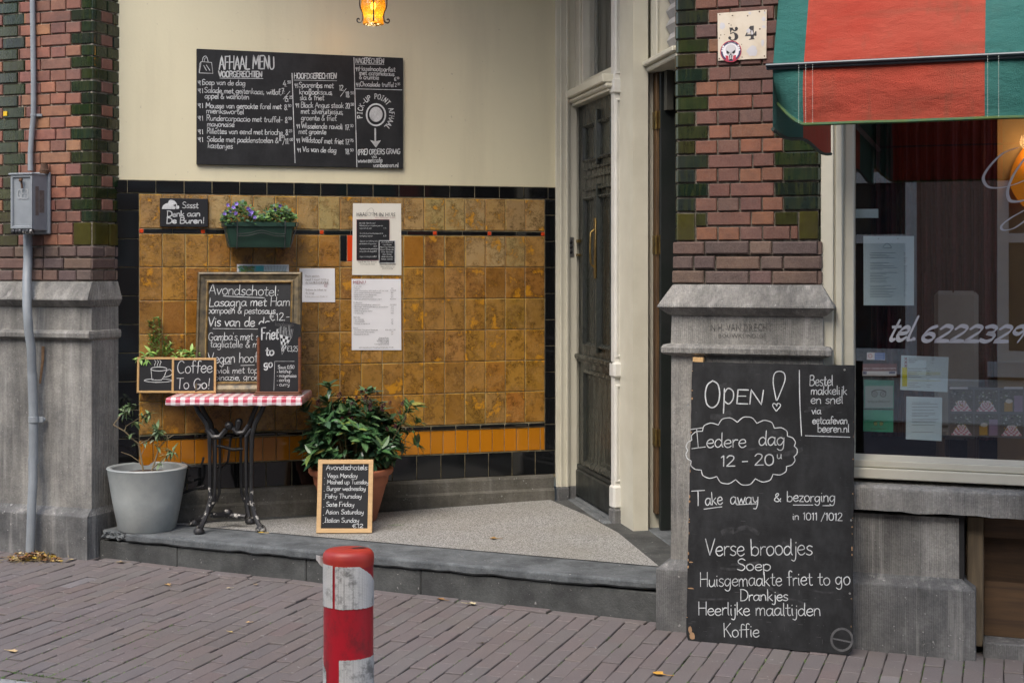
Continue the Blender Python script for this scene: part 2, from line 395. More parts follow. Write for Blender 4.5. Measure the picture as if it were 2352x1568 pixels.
def m_stone(name, c, c2, streak=.6, dark=(.03, .03, .03), lines=None, pale=.5):
    t = NT(name); v1 = t.coord(); v2 = t.coord((26, 26, 1.6)); v3 = t.coord((5, 5, .7))
    f = t.noise(v1, 6, 7, .7); s1 = t.noise(v2, 1.0, 4, .7, .42, .75); s2 = t.noise(v3, 1, 5, .6, .42, .68)
    g = t.noise(v1, 85, 3, .7, lo=.36, hi=.64); sp = t.noise(v1, 48, 2, lo=.68, hi=.74)
    base = t.mix(f, c, c2); base = t.mix(t.math('MULTIPLY', g, .5), base, t.mix(.55, base, dark))
    base = t.mix(t.math('MULTIPLY', s1, streak*.45), base, dark)
    base = t.mix(t.math('MULTIPLY', s2, streak*.55), base, dark)
    base = t.mix(t.math('MULTIPLY', t.noise(v2, .7, 3, .6, .55, .8), pale), base, (.46, .45, .42))
    base = t.mix(t.math('MULTIPLY', sp, .5), base, (.45, .44, .42))
    t.set(**{'Base Color': base, 'Roughness': .85, 'Specular IOR Level': .3})
    hgt = t.math('ADD', t.math('MULTIPLY', g, .35), f)
    if lines:
        wv = t.n('TexWave', bands_direction=lines); wv.inputs['Scale'].default_value = 34; wv.inputs['Distortion'].default_value = 1.2; wv.inputs['Detail'].default_value = 2
        t.l(t.tc.outputs['Object'], wv.inputs['Vector']); hgt = t.math('ADD', hgt, t.math('MULTIPLY', wv.outputs['Fac'], .5))
    t.bump(hgt, .5, .006); return t.m
def m_glass(name, refl=.08, tint=(1, 1, 1)):
    t = NT(name); out = t.t.nodes['Material Output']; t.t.nodes.remove(t.b)
    tr = t.n('BsdfTransparent'); tr.inputs[0].default_value = (*tint, 1); gl = t.n('BsdfGlossy'); gl.inputs['Roughness'].default_value = .0
    fr = t.n('LayerWeight'); fr.inputs[0].default_value = .5; mx = t.n('MixShader')
    t.l(t.math('ADD', t.math('MULTIPLY', t.math('POWER', fr.outputs[1], 5.0), .85), refl), mx.inputs[0]); t.l(tr.outputs[0], mx.inputs[1]); t.l(gl.outputs[0], mx.inputs[2])
    t.l(mx.outputs[0], out.inputs[0]); return t.m
def m_gingham():
    t = NT('gingham'); sp = t.n('SeparateXYZ'); t.l(t.tc.outputs['Object'], sp.inputs[0]); fs = []
    def stripe(o): return t.math('GREATER_THAN', t.math('FRACT', t.math('MULTIPLY', o, 1/.055)), .5)
    sx = stripe(t.math('ADD', sp.outputs[0], 3.0)); sy = stripe(t.math('ADD', t.math('ADD', sp.outputs[1], t.math('MULTIPLY', sp.outputs[2], -1.0)), 3.0))
    c = t.mix(t.math('MULTIPLY', t.math('ADD', sx, sy), .5), (.76, .75, .74), (.44, .055, .095))
    t.set(**{'Base Color': c, 'Roughness': .22, 'Specular IOR Level': .6}); t.bump(t.noise(t.coord(), 14, 3, lo=.2, hi=.8), .3, .01); return t.m
def m_pavers():
    t = NT('clay_paver'); at = t.n('Attribute', attribute_name='Col'); v = t.coord()
    f = t.noise(v, 5, 5); g = t.noise(v, 120, 3, lo=.35, hi=.65); sp = t.noise(v, 30, 2, lo=.70, hi=.73); big = t.noise(v, 1.1, 4, lo=.4, hi=.65)
    c = t.mix(t.math('MULTIPLY', f, .35), at.outputs['Color'], (.10, .09, .088)); c = t.mix(t.math('MULTIPLY', g, .3), c, (.19, .155, .145))
    c = t.mix(t.math('MULTIPLY', big, .4), c, (.155, .145, .145)); c = t.mix(t.math('MULTIPLY', sp, .5), c, (.36, .35, .34))
    t.set(**{'Base Color': c, 'Roughness': .8, 'Specular IOR Level': .35}); t.bump(t.math('ADD', g, f), .35, .003); return t.m
def m_joint():
    t = NT('joint_soil'); v = t.coord(); f = t.noise(v, 2.2, 5, lo=.46, hi=.60); g = t.noise(v, 40, 3)
    c = t.mix(f, (.020, .018, .016), (.06, .11, .015)); t.set(**{'Base Color': c, 'Roughness': 1.0}); t.bump(g, .5, .005); return t.m
def m_terrazzo():
    t = NT('terrazzo'); v = t.coord(); vo = t.n('TexVoronoi'); vo.inputs['Scale'].default_value = 230; t.l(v, vo.inputs['Vector'])
    sp = t.n('SeparateColor'); t.l(vo.outputs['Color'], sp.inputs[0])
    c = t.mix(t.rng(sp.outputs[0], .2, .9), (.17, .17, .16), (.50, .50, .485)); c = t.mix(t.rng(sp.outputs[1], .82, .86), c, (.035, .035, .035))
    c = t.mix(t.math('MULTIPLY', t.noise(v, 2.2, 5), .45), c, (.20, .19, .15)); t.set(**{'Base Color': c, 'Roughness': .6}); return t.m
def m_plaster():
    t = NT('cream_plaster'); v = t.coord(); f = t.noise(v, 1.6, 6, .65); st = t.noise(t.coord((3, 3, .35)), 1.3, 5, lo=.5, hi=.75); sp = t.noise(v, 34, 2, lo=.705, hi=.735)
    c = t.mix(t.math('MULTIPLY', f, .5), (.66, .61, .425), (.60, .555, .385)); c = t.mix(t.math('MULTIPLY', st, .3), c, (.40, .36, .25)); c = t.mix(t.math('MULTIPLY', sp, .35), c, (.25, .22, .16))
    t.set(**{'Base Color': c, 'Roughness': .32, 'Specular IOR Level': .4}); t.bump(t.noise(v, 55, 4, lo=.2, hi=.8), .12, .004); return t.m
def m_slate(name, dust=.5, c=(.012, .0125, .0135)):
    t = NT(name); v = t.coord(); f = t.noise(t.coord((1, 1, .6)), 7, 7, .7, .42, .72); h = t.noise(t.coord((2, 2, 30)), 6, 4, lo=.6, hi=.8); g = t.noise(v, 300, 2)
    b = t.mix(t.math('MULTIPLY', f, dust), c, (.038, .040, .042)); b = t.mix(t.math('MULTIPLY', h, dust*.3), b, (.10, .10, .10)); b = t.mix(t.math('MULTIPLY', g, .06), b, (.06, .06, .06))
    t.set(**{'Base Color': b, 'Roughness': .62, 'Specular IOR Level': .25}); return t.m
def m_wood(name, c, c2, rough=.5, st=(2, 2, 26), scale=2.2):
    return mat(name, c, c2, rough, scale, .15, 30, stretch=st)
def m_chalk(name='chalk', c=(.63, .655, .655)):
    t = NT(name); n = t.math('MULTIPLY', t.noise(t.coord(), 320, 3, lo=.2, hi=.55), t.noise(t.coord(), 16, 3, lo=.2, hi=.6)); at = t.n('Attribute', attribute_name='Col'); n = t.math('MULTIPLY', n, at.outputs['Alpha']); t.set(**{'Base Color': t.mix(n, tuple(x*.40 for x in c), c), 'Roughness': .9}); return t.m
def m_awning():
    t = NT('canvas'); at = t.n('Attribute', attribute_name='Col'); v = t.coord()
    fade = t.noise(v, 2.2, 4, lo=.35, hi=.7); st = t.noise(t.coord((14, 14, 1.0)), 1.2, 4, lo=.56, hi=.74); bl = t.noise(t.coord((1.4, 1.4, 7)), 2.0, 4, lo=.54, hi=.66)
    sc = t.n('SeparateColor'); t.l(at.outputs['Color'], sc.inputs[0]); isr = t.rng(sc.outputs[0], .2, .4)
    c = t.mix(t.math('MULTIPLY', fade, .40), at.outputs['Color'], t.mix(isr, (.08, .22, .19), (.45, .14, .085)))
    c = t.mix(t.math('MULTIPLY', t.math('ADD', t.math('MULTIPLY', st, .6), t.math('MULTIPLY', bl, .35)), t.math('ADD', t.math('MULTIPLY', isr, .5), .08)), c, (.15, .10, .055))
    wv = t.noise(t.coord((1, 1, 1)), 420, 2, lo=.3, hi=.7)
    t.set(**{'Base Color': c, 'Roughness': .75, 'Specular IOR Level': .3}); t.bump(t.math('ADD', t.math('MULTIPLY', wv, .12), t.noise(t.coord((1.2, 1.2, 2.2)), 3.6, 4, .55, .2, .8)), .8, .045); return t.m
def m_band():
    """worn reflective bollard tape: off-white, scuffed, honeycomb"""
    t = NT('reflective_tape'); v = t.coord(); vo = t.n('TexVoronoi', feature='DISTANCE_TO_EDGE'); vo.inputs['Scale'].default_value = 190; vo.inputs['Randomness'].default_value = .12; t.l(v, vo.inputs['Vector'])
    ed = t.rng(vo.outputs['Distance'], .06, .12, 1, 0); f = t.noise(v, 14, 7, .75, .49, .62); p = t.noise(v, 5, 3, lo=.40, hi=.60)
    c = t.mix(t.math('MULTIPLY', t.math('MULTIPLY', ed, p), .6), (.50, .50, .48), (.16, .16, .15)); c = t.mix(t.math('MULTIPLY', f, .75), c, (.06, .06, .055))
    t.set(**{'Base Color': c, 'Roughness': .5}); t.bump(f, .3, .003); return t.m
def m_red():
    t = NT('bollard_red'); v = t.coord(); f = t.noise(t.coord((1, 1, .5)), 13, 7, .75, .50, .64); p = t.noise(v, 3, 3)
    c = t.mix(p, (.36, .008, .018), (.28, .010, .017)); c = t.mix(t.math('MULTIPLY', f, .6), c, (.07, .018, .018)); t.set(**{'Base Color': c, 'Roughness': .38}); return t.m
def emit(name, c, s):
    t = NT(name); return t.set(**{'Base Color': c, 'Emission Color': c, 'Emission Strength': s, 'Roughness': .5})
BRICK = m_brick(); TILE = m_tile(); PLASTER = m_plaster()
STONE = m_stone('bluestone', (.27, .26, .24), (.17, .165, .155), .8, lines='Z')
STONEL = m_stone('light_bluestone', (.36, .35, .315), (.22, .215, .20), .9, lines='X')
BASE = m_stone('dark_bluestone', (.20, .20, .195), (.095, .097, .096), .6, lines='X')
STEP = m_stone('step_stone', (.10, .105, .10), (.045, .047, .046), .25, pale=0)
SLAB = m_stone('slab_stone', (.17, .185, .19), (.07, .078, .082), .15, pale=0)
SKIRT = m_stone('skirting_stone', (.16, .15, .125), (.085, .08, .062), .4, pale=.12)
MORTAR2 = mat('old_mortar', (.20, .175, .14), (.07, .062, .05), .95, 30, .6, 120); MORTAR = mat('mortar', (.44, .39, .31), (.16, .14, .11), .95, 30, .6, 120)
GROUT = mat('grout', (.36, .30, .17), (.13, .12, .08), .9, 12)
PAVER = m_pavers(); JOINT = m_joint(); TERR = m_terrazzo()
CREAM = mat('cream_paint', (.60, .575, .465), (.54, .515, .41), .42, 5, .08, 90)
WHITE = mat('off_white_paint', (.63, .62, .57), (.54, .53, .48), .45, 5, .08, 90)
BLACKP = mat('black_green_paint', (.014, .018, .016), (.009, .011, .010), .45, 6, .12, 70, rv=.12)
DOORP = mat('weathered_door_paint', (.026, .029, .023), (.012, .014, .012), .28, 7, .25, 60, stretch=(4, 4, .7), rv=.15)
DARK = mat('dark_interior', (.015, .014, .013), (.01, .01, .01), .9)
BROWN = m_wood('brown_wood', (.115, .062, .022), (.045, .024, .010), .6, (3, 3, .3), 9)
BRASS = mat('worn_brass', (.32, .22, .07), (.16, .11, .04), .42, 30, metal=.9)
STEEL = mat('steel', (.42, .42, .40), (.3, .3, .29), .38, 30, metal=.9)
IRON = mat('black_iron', (.012, .012, .013), (.022, .022, .022), .34, 30, .2, 90)
CHIP = mat('chipped_iron', (.014, .014, .015), (.34, .33, .30), .5, 30, .2, 90, lo=.56, hi=.60)
GREYM = mat('grey_metal_paint', (.235, .26, .275), (.19, .21, .225), .45, 9, .1, 70)
RUST = mat('rust', (.10, .05, .025), (.04, .02, .012), .9, 30)
GLASS = m_glass('window_glass', .17); GLASSD = m_glass('door_glass', .10)
SLATE = m_slate('slate', .5); SLATE2 = m_slate('painted_board', .7, (.009, .0095, .010)); SLATE3 = m_slate('clean_slate', .12, (.014, .015, .017))
CHALK = m_chalk(); CHALK2 = m_chalk('soft_chalk', (.52, .53, .53)); FAINT = m_chalk('faint_chalk', (.10, .10, .10))
PINE = m_wood('pine', (.52, .33, .14), (.40, .24, .095), .5)
PALEPINE = m_wood('pale_pine', (.56, .37, .18), (.47, .30, .14), .45)
MAHOG = m_wood('mahogany', (.17, .06, .025), (.09, .03, .014), .35)
GILT = mat('worn_gilt', (.15, .115, .06), (.05, .042, .028), .42, 26, .3, 40, metal=.25)
GOLD = mat('gold_edge', (.40, .27, .09), (.16, .10, .04), .4, 30, .2, 60, metal=.4)
PAPER = mat('paper', (.70, .70, .71), (.66, .66, .67), .6, 4); PAPERC = mat('ivory_paper', (.68, .66, .58), (.64, .62, .54), .6, 4)
PAPERB = mat('bluish_paper', (.60, .74, .74), (.55, .68, .69), .6, 4)
INK = mat('ink', (.05, .05, .055), (.04, .04, .04), .7); INKG = mat('grey_ink', (.24, .20, .18), (.2, .17, .15), .7); INKR = mat('red_ink', (.30, .05, .08), (.25, .04, .06), .7)
PRINT = mat('print', (1, 1, 1), (.92, .92, .92), .5, 30, attr=True)
GING = m_gingham()
POTG = mat('grey_glaze', (.36, .385, .372), (.27, .295, .29), .38, 5, .1, 40, rv=.06); TERRA = mat('terracotta', (.40, .135, .065), (.30, .10, .05), .62, 6, .15, 60)
SOIL = mat('soil', (.075, .035, .02), (.03, .015, .01), 1, 30, .8, 60)
PLANTER = mat('green_plastic', (.020, .055, .038), (.016, .045, .03), .4, 6)
def m_leaf(name, rough=.35):
    t = NT(name); at = t.n('Attribute', attribute_name='Col'); n = t.noise(t.coord(), 40, 3)
    c = t.mix(t.math('MULTIPLY', n, .35), at.outputs['Color'], t.mix(1.0, at.outputs['Color'], (.5, .6, .5), 'MULTIPLY'))
    return t.set(**{'Base Color': c, 'Roughness': rough, 'Specular IOR Level': .5, 'Subsurface Weight': 0.0})
LEAF = m_leaf('glossy_leaf', .3); LEAFM = m_leaf('matt_leaf', .5); STEM = mat('stem', (.17, .15, .05), (.11, .08, .04), .7)
CANVAS = m_awning(); TAPE = m_band(); RED = m_red(); REDTOP = mat('faded_red', (.36, .030, .014), (.27, .018, .014), .5, 8)
CURT = mat('red_curtain', (.085, .011, .014), (.05, .007, .009), .85, 8)
DEAD = m_leaf('dead_leaf', .8)
# ================================================================== the cafe building
BLD = thing('cafe_building', 'brick corner cafe with bluestone plinths, a tiled entrance recess and a shop window', 'building', Matrix.Translation(FAC.P(.6, 0, -.4)))
WORLD = Matrix()
def part(mb, name, mats, parent=BLD, M=WORLD, **k): return mb.build(name, mats, parent, M, **k)
def loft(mb, poly, levels, mult):
    """closed plan polygon raised through levels (z, offset); offsets move each side out by offset*mult"""
    n = len(poly); rows = []
    for z, o in levels:
        L = []
        for i in range(n):
            p, q = poly[i], poly[(i+1) % n]; t = V((q[0]-p[0], q[1]-p[1])).normalized(); nn = V((t.y, -t.x))
            L.append((V(p[:2])+nn*o*mult[i], t))
        r = []
        for i in range(n):
            (a, t), (b, u) = L[i-1], L[i]
            den = t.x*u.y-t.y*u.x; k = ((b.x-a.x)*u.y-(b.y-a.y)*u.x)/den; c = a+t*k
            r.append((c.x, c.y, z))
        rows.append(r)
    mb.grid(rows, None, True); mb.face(rows[-1])
ZC, ZW, ZTOP = .069, 1.645, 4.5
PROF_BASE = [(-.15, 0), (.285, 0), (.291, -.003), (.323, -.052), (.329, -.058)]
PROF_UP = [(.329, -.058), (1.305, -.060), (1.312, -.03), (1.320, -.02), (1.343, -.018), (1.357, -.028), (1.362, -.058), (1.497, -.062), (1.503, -.045), (1.538, -.004), (1.546, -.006), (1.640, -.064), (1.645, -.07)]
# ---- right pier
uW = FAC.uw(2240, 1351)[0]; uN = FAC.uw(1886, 400, -.07)[0]+.07
def fplan(u0, u1, back): return [FAC.P(u0, 0), FAC.P(u1, 0), FAC.P(u1, 0, -back), FAC.P(u0, 0, -back)]
m = MB(); loft(m, fplan(0, uW, .5), PROF_BASE, [1, 1, 0, 1]); m.mi = 1
loft(m, fplan(0, uW-.012, .45), [(.329, -.0585), (.60, -.06)], [1, 1, 0, 1])
loft(m, fplan(0, uN, .5), PROF_UP, [1, 1, 0, 1])
PLR = part(m, 'stone_plinth', [BASE, STONEL])
def mkpath(pts, rad):
    """open plan path with rounded corners -> at(s): position and outward normal; s=0 at the first corner"""
    out = []; cs = []
    pts = [V((p[0], p[1])) for p in pts]
    for i, p in enumerate(pts):
        if i in (0, len(pts)-1): out.append(p); continue
        a = (pts[i-1]-p).normalized(); b = (pts[i+1]-p).normalized(); th = a.angle(b); l = rad/math.tan(th/2)
        p0, p1 = p+a*l, p+b*l; cs.append(len(out)+4)
        for k in range(9):
            t = k/8; out.append(p0*(1-t)**2+p*2*t*(1-t)+p1*t*t)
    S_ = [0]
    for i in range(1, len(out)): S_.append(S_[-1]+(out[i]-out[i-1]).length)
    N_ = []
    for i in range(len(out)):
        t = (out[min(i+1, len(out)-1)]-out[max(i-1, 0)]).normalized(); N_.append(V((t.y, -t.x)))
    s0 = S_[cs[0]]; S_ = [x-s0 for x in S_]; corners = [S_[c] for c in cs]
    def at(s, z, d):
        i = 0
        while i < len(S_)-2 and S_[i+1] < s: i += 1
        t = (s-S_[i])/(S_[i+1]-S_[i]); p = out[i].lerp(out[i+1], t); n = N_[i].lerp(N_[i+1], min(max(t, 0), 1)).normalized()
        return (p.x+n.x*d, p.y+n.y*d, z)
    return at, S_, corners
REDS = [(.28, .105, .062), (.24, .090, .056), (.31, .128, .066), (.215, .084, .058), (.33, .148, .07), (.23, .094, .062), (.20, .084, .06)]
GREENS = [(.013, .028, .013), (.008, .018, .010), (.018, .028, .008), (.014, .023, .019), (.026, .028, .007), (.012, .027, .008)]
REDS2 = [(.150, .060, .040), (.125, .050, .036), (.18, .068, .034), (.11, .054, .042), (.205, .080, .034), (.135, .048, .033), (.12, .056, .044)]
DULLS = [(.125, .082, .066), (.105, .072, .06), (.14, .083, .062), (.10, .07, .062), (.15, .095, .068)]
def lay(mb, at, S_, row, specs, reds=REDS):
    """specs: list of (s0, s1, kind)"""
    z0 = ZW+row*ZC+.0045; z1 = ZW+(row+1)*ZC-.0045
    for s0, s1, kd in specs:
        if kd == 'T': zz0, zz1 = ZW+row*ZC+.0045, ZW+(row+2)*ZC-.0045
        else: zz0, zz1 = z0, z1
        c = random.choice({'R': reds, 'G': GREENS, 'T': GREENS, 'D': DULLS}[kd]); gl = {'R': .72, 'G': .0, 'T': .0, 'D': 1.0}[kd]
        c = var(c, .16, gl+random.uniform(0, .1))
        if kd == 'T': c = (.06, .055, .012, .02)
        jz = random.uniform(-.002, .002); d = random.uniform(-.003, .0015); s0 += random.uniform(-.002, .002) if kd in 'RD' else 0
        bricks(mb, at, s0+.0035, s1-.0035, zz0+jz, zz1+jz, d, .0035 if kd != 'D' else .006, .018, c, S_)
NR = int((ZTOP-ZW)/ZC)
c0 = FAC.P(.07, 0, -.07); c1 = FAC.P(uN-.07, 0, -.07)
atR, SR, CR = mkpath([FAC.P(.07, 0, -.5), c0, c1, FAC.P(uN-.07, 0, -.4)], .035)
m = MB(); m.mi = 1
loft(m, fplan(0, uN, .5), [(ZW-.002, -.0835), (ZTOP, -.0835)], [1, 1, 0, 1]); m.mi = 0
LR = CR[1]
atD, SD, CDn = mkpath([FAC.P(.064, 0, -.5), FAC.P(.064, 0, -.063), FAC.P(uN-.064, 0, -.063), FAC.P(uN-.064, 0, -.4)], .006)
h = .107
for r in range(NR):
    if r < 3:
        o = (0, .5, .1)[r]*h*1.0; e = CDn[1]; sp = [(-.11, [.155, .10, .155][r], 'D')]; s = [.155, .10, .155][r]; k = r
        while s < e-.02:
            w_ = h if (k % 2) else 2*h
            n = min(s+w_, e-.004 if e-s-w_ < .05 else e); sp.append((s, n, 'D')); s = n; k += 1
        sp.append((e, e+.11, 'D')); lay(m, atD, SD, r, sp); continue
    if r == 3: sp = [(-.11, -.002, 'G'), (.0, .098, 'T'), (.098, .205, 'R'), (.205, .312, 'R'), (.312, .42, 'R'), (.42, LR-.135, 'R'), (LR-.135, LR-.098, 'R'), (LR-.098, LR, 'T'), (LR, LR+.1, 'G')]
    elif r == 4: sp = [(-.11, -.002, 'G'), (.098, .155, 'G'), (.155, .365, 'R'), (.365, .475, 'R'), (.475, LR-.098, 'G')]
    elif r % 2 == 0: sp = [(-.11, .16, 'G')]+([(.16, .267, 'R'), (.267, .475, 'R')] if r % 4 else [(.16, .372, 'R'), (.372, .475, 'R')])+[(.475, LR+.07, 'G')]
    else: sp = [(-.06, .098, 'G'), (.098, .204, 'R'), (.204, .310, 'R'), (.310, .416, 'R'), (.416, .516, 'R'), (.516, LR+.12, 'G')]
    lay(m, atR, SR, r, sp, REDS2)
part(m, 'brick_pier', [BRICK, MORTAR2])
# ---- left pier
A_ = LFT.P(-1.5, 0); B_ = LFT.O; C_ = LIN.P(.62, 0); D_ = LFT.P(-1.5, 0, -.8); MLT = [1, .3, 0, 0]
def lplan(): return [A_, B_, C_, D_]
m = MB(); loft(m, lplan(), PROF_BASE, MLT); m.mi = 1; loft(m, lplan(), PROF_UP, MLT)
part(m, 'stone_plinth', [BASE, STONEL])
def cut(pl1, d1, pl2, d2):
    a = pl1.P(0, 0, d1); b = pl2.P(0, 0, d2); t, u = pl1.U, pl2.U
    k = ((b.x-a.x)*u.y-(b.y-a.y)*u.x)/(t.x*u.y-t.y*u.x); return a+t*k
cl = cut(LFT, -.07, LIN, -.021)
atL, SL_, _ = mkpath([cl-LFT.U*1.35, cl, cl+LIN.U*.6], .042)
cd_ = cut(LFT, -.063, LIN, -.019); atLD, SLD, _ = mkpath([cd_-LFT.U*1.35, cd_, cd_+LIN.U*.6], .006)
m = MB(); m.mi = 1; loft(m, lplan(), [(ZW-.002, -.0835), (ZTOP, -.0835)], [1, .4, 0, 0]); m.mi = 0
for r in range(NR):
    sp = []
    if r < 3:
        s = -1.3
        bd = [-1.3]
        while bd[-1] < -.22: bd.append(bd[-1]+(h if (len(bd)+r) % 2 else 2*h)*random.uniform(.98, 1.02))
        bd[-1] = (-.11, -.2, -.11)[r]; bd += [0] if r != 1 else [0]
        bd += [(.11, .2, .11)[r], (.21, .31, .21)[r], .42, .52]
        lay(m, atLD, SLD, r, [(a, b, 'D') for a, b in zip(bd, bd[1:]) if b-a > .02]); continue
    if r == 3: sp = [(-.13, .0, 'T'), (.0, .14, 'T'), (.14, .5, 'T')]; edge = -.13
    elif r == 4: sp = []; edge = -.13
    elif r % 2: sp = [(-.075, .125, 'G'), (.125, .245, 'G'), (.245, .5, 'G')]; edge = -.075
    else: sp = [(-.145, .075, 'G'), (.075, .175, 'R'), (.175, .28, 'G'), (.28, .5, 'G')]; edge = -.145
    s = edge; lim = -.52 if r % 2 else -.47
    if r == 4 : s = -.13
    while s > lim:
        w_ = h*random.uniform(.97, 1.03) if (r % 2 or random.random() < .45) else 2*h
        n = max(s-w_, lim) if s-w_-lim > -.03 else lim
        sp.append((n, s, 'R')); s = n
    sp += [(s-.16, s, 'G'), (s-.33, s-.16, 'R'), (s-.55, s-.33, 'R'), (s-.76, s-.55, 'R')]
    lay(m, atL, SL_, r, sp)
part(m, 'brick_pier', [BRICK, MORTAR])
# ---- tiled back wall
TX = 370
def wy(y): return TIL.uw(TX, y)[1]
def ux(x, y=620): return TIL.uw(x, y)[0]
uE = ux(1275); uL0 = ux(319.5); uR0 = ux(1250.5); W0 = wy(1128); W1 = wy(414)
m = MB(); m.mi = 1; m.wbox(-.25, uE, W0-.02, W1, -.05, .004); m.mi = 0
OCH = [(.28, .135, .019), (.31, .155, .022), (.25, .112, .019), (.31, .165, .040), (.27, .14, .026), (.30, .13, .018)]
TAN = [(.33, .225, .085), (.30, .215, .09), (.34, .24, .10)]
EDG = [(.46, .255, .03), (.40, .20, .025), (.34, .16, .03), (.42, .26, .06)]; BLK = (.006, .0065, .007); FLAME = (.42, .155, .008); VERM = (.55, .05, .010)
def til(u0, u1, w0, w1, c, j=.0022, d=.010, b=.0022):
    tu = random.uniform(-.0012, .0012); tw = random.uniform(-.0012, .0012)
    um, wm = (u0+u1)/2, (w0+w1)/2; su, sw = max(u1-u0, .03), max(w1-w0, .03)
    fn = lambda s, z, dd: (s, -(dd+tu*(s-um)/su*2+tw*(z-wm)/sw*2), z)
    pl_ = c[2] < .0145; a_ = random.random(); bricks(m, fn, u0+j, u1-j, w0+j, w1-j, d, b if pl_ else .0036, .007, var(c, .06 if pl_ else .14, a_), edge=None if pl_ else (*random.choice(EDG), a_))
cols = [uL0+(uR0-uL0)*i/19 for i in range(20)]
rows = [(446, 524.8), (537, 613.3), (613.3, 690.3), (690.3, 767), (767, 844), (844, 920.5), (920.5, 997.5)]
for ri, (ya, yb) in enumerate(rows):
    for ci in range(19):
        p = TAN if ri == 0 or (ri == 1 and ci in (15, 16, 17) and random.random() < .9) else OCH
        c = random.choice(p)
        if ri == 0 and random.random() < .25: c = (.30, .19, .06)
        if ri == 1 and ci == 9:
            w0, w1 = wy(yb), wy(ya); wm = wy(600)
            til(cols[9], cols[10], w0, wm, c); q = (cols[10]-cols[9])/3
            til(cols[9], cols[9]+q, wm, w1, BLK); til(cols[9]+q, cols[9]+2*q, wm, w1, VERM); til(cols[9]+2*q, cols[10], wm, w1, BLK); continue
        til(cols[ci], cols[ci+1], wy(yb), wy(ya), c)
ws0, ws1 = wy(536), wy(526); sq = ws1-ws0; iv = (uR0-uL0-sq)/7
for i in range(8):
    u = uL0+i*iv; til(u, u+sq, ws0, ws1, VERM, .0016)
    if i < 7:
        mid = u+sq+(iv-sq)/2; til(u+sq, mid, ws0, ws1, BLK, .0016); til(mid, u+iv, ws0, ws1, BLK, .0016)
def run(u0, u1, w0, w1, pitch, c, start=0, **k):
    u = u0-start
    while u < u1-.005:
        til(max(u, u0), min(u+pitch, u1), w0, w1, c, **k); u += pitch
run(ux(262), uE, wy(444.5), wy(414.5), .1655, BLK, .09)
run(uL0, uR0, wy(1009), wy(999), .163, BLK, .0, d=.02, b=.006)
run(uL0, uR0, wy(1067.5), wy(1010.5), .0815, FLAME)
run(ux(262), uE, wy(1128), wy(1069), .158, BLK, .05)
for (ua, ub) in ((ux(262), uL0), (uR0, uE)):
    z = wy(1069)
    while z < wy(444.5)-.01: til(ua, ub, z, min(z+.17, wy(444.5)), BLK); z += .17
part(m, 'tiled_wall', [TILE, GROUT], M=TIL.mat())
m = MB(); m.wbox(-.25, uE+.02, W1, ZTOP, -.05, 0); part(m, 'plaster_wall', PLASTER, M=TIL.mat())
# ---- entrance frame and doors
uF = ux(1323); DD = TIL.P(uF, 0, 0); DT = .25/K
DR1 = Pl(DD, (DT, -1, 0)); DRD = DR1.sub(0, 0, .035); uD1 = DR1.uw(1409, 700)[0]
PIL = Pl(DR1.P(uD1, 0), TIL.U)
def pu(x, d=0): return PIL.uw(x, 700, d)[0]
uP2 = pu(1466); DR2 = Pl(PIL.P(uP2, 0), (.2/K, -1, 0)); uD2 = DR2.uw(1550, 700)[0]
m = MB()
for a, b, d in ((1275, 1283, .028), (1283, 1287, .040), (1287, 1296, .034), (1296, 1300, .046), (1300, 1304, .038), (1304, 1323, .02)):
    m.wbox(ux(a), ux(b), .30, ZTOP, -.05, d, .002)
m.mi = 1; m.wbox(ux(1275), ux(1303), .15, .30, -.05, .05, .008); m.wbox(ux(1303), ux(1322), .15, .30, -.05, .026, .006)
part(m, 'door_casing', [CREAM, BASE], M=TIL.mat())
def d1w(x, y): return DR1.uw(x, y)[1]
zc0 = d1w(1326, 245); zc1 = d1w(1316, 214)
m = MB()                                               # transom frame and cornice above the dark door
m.wbox(0, uD1, zc0, zc0+.02, -.08, .035, .004); m.wbox(-.02, uD1+.02, zc0+.02, zc0+.05, -.08, .055, .01); m.wbox(-.03, uD1+.02, zc0+.05, zc1, -.08, .075, .006)
g0 = DR1.uw(1338, 100)[0]; zg0 = d1w(1337, 186)
m.wbox(0, g0, zc1, ZTOP, -.08, .0, .003); m.wbox(g0, uD1, zc1, zg0, -.08, .0, .003)
m.wbox(0, g0-.03, zc1+.004, ZTOP, 0, .012, .003)
TRF = part(m, 'transom_window', CREAM, M=DR1.mat())
m = MB(); m.wbox(g0, uD1, zg0, ZTOP, -.05, -.045); part(m, 'pane', GLASSD, TRF, DR1.mat())
m = MB(); m.wbox(g0-.6, uD1+.4, zg0-.3, ZTOP, -.24, -.2); part(m, 'dark_room_wall', mat('transom_room', (.07, .068, .05), (.05, .05, .04), .9), TRF, DR1.mat())
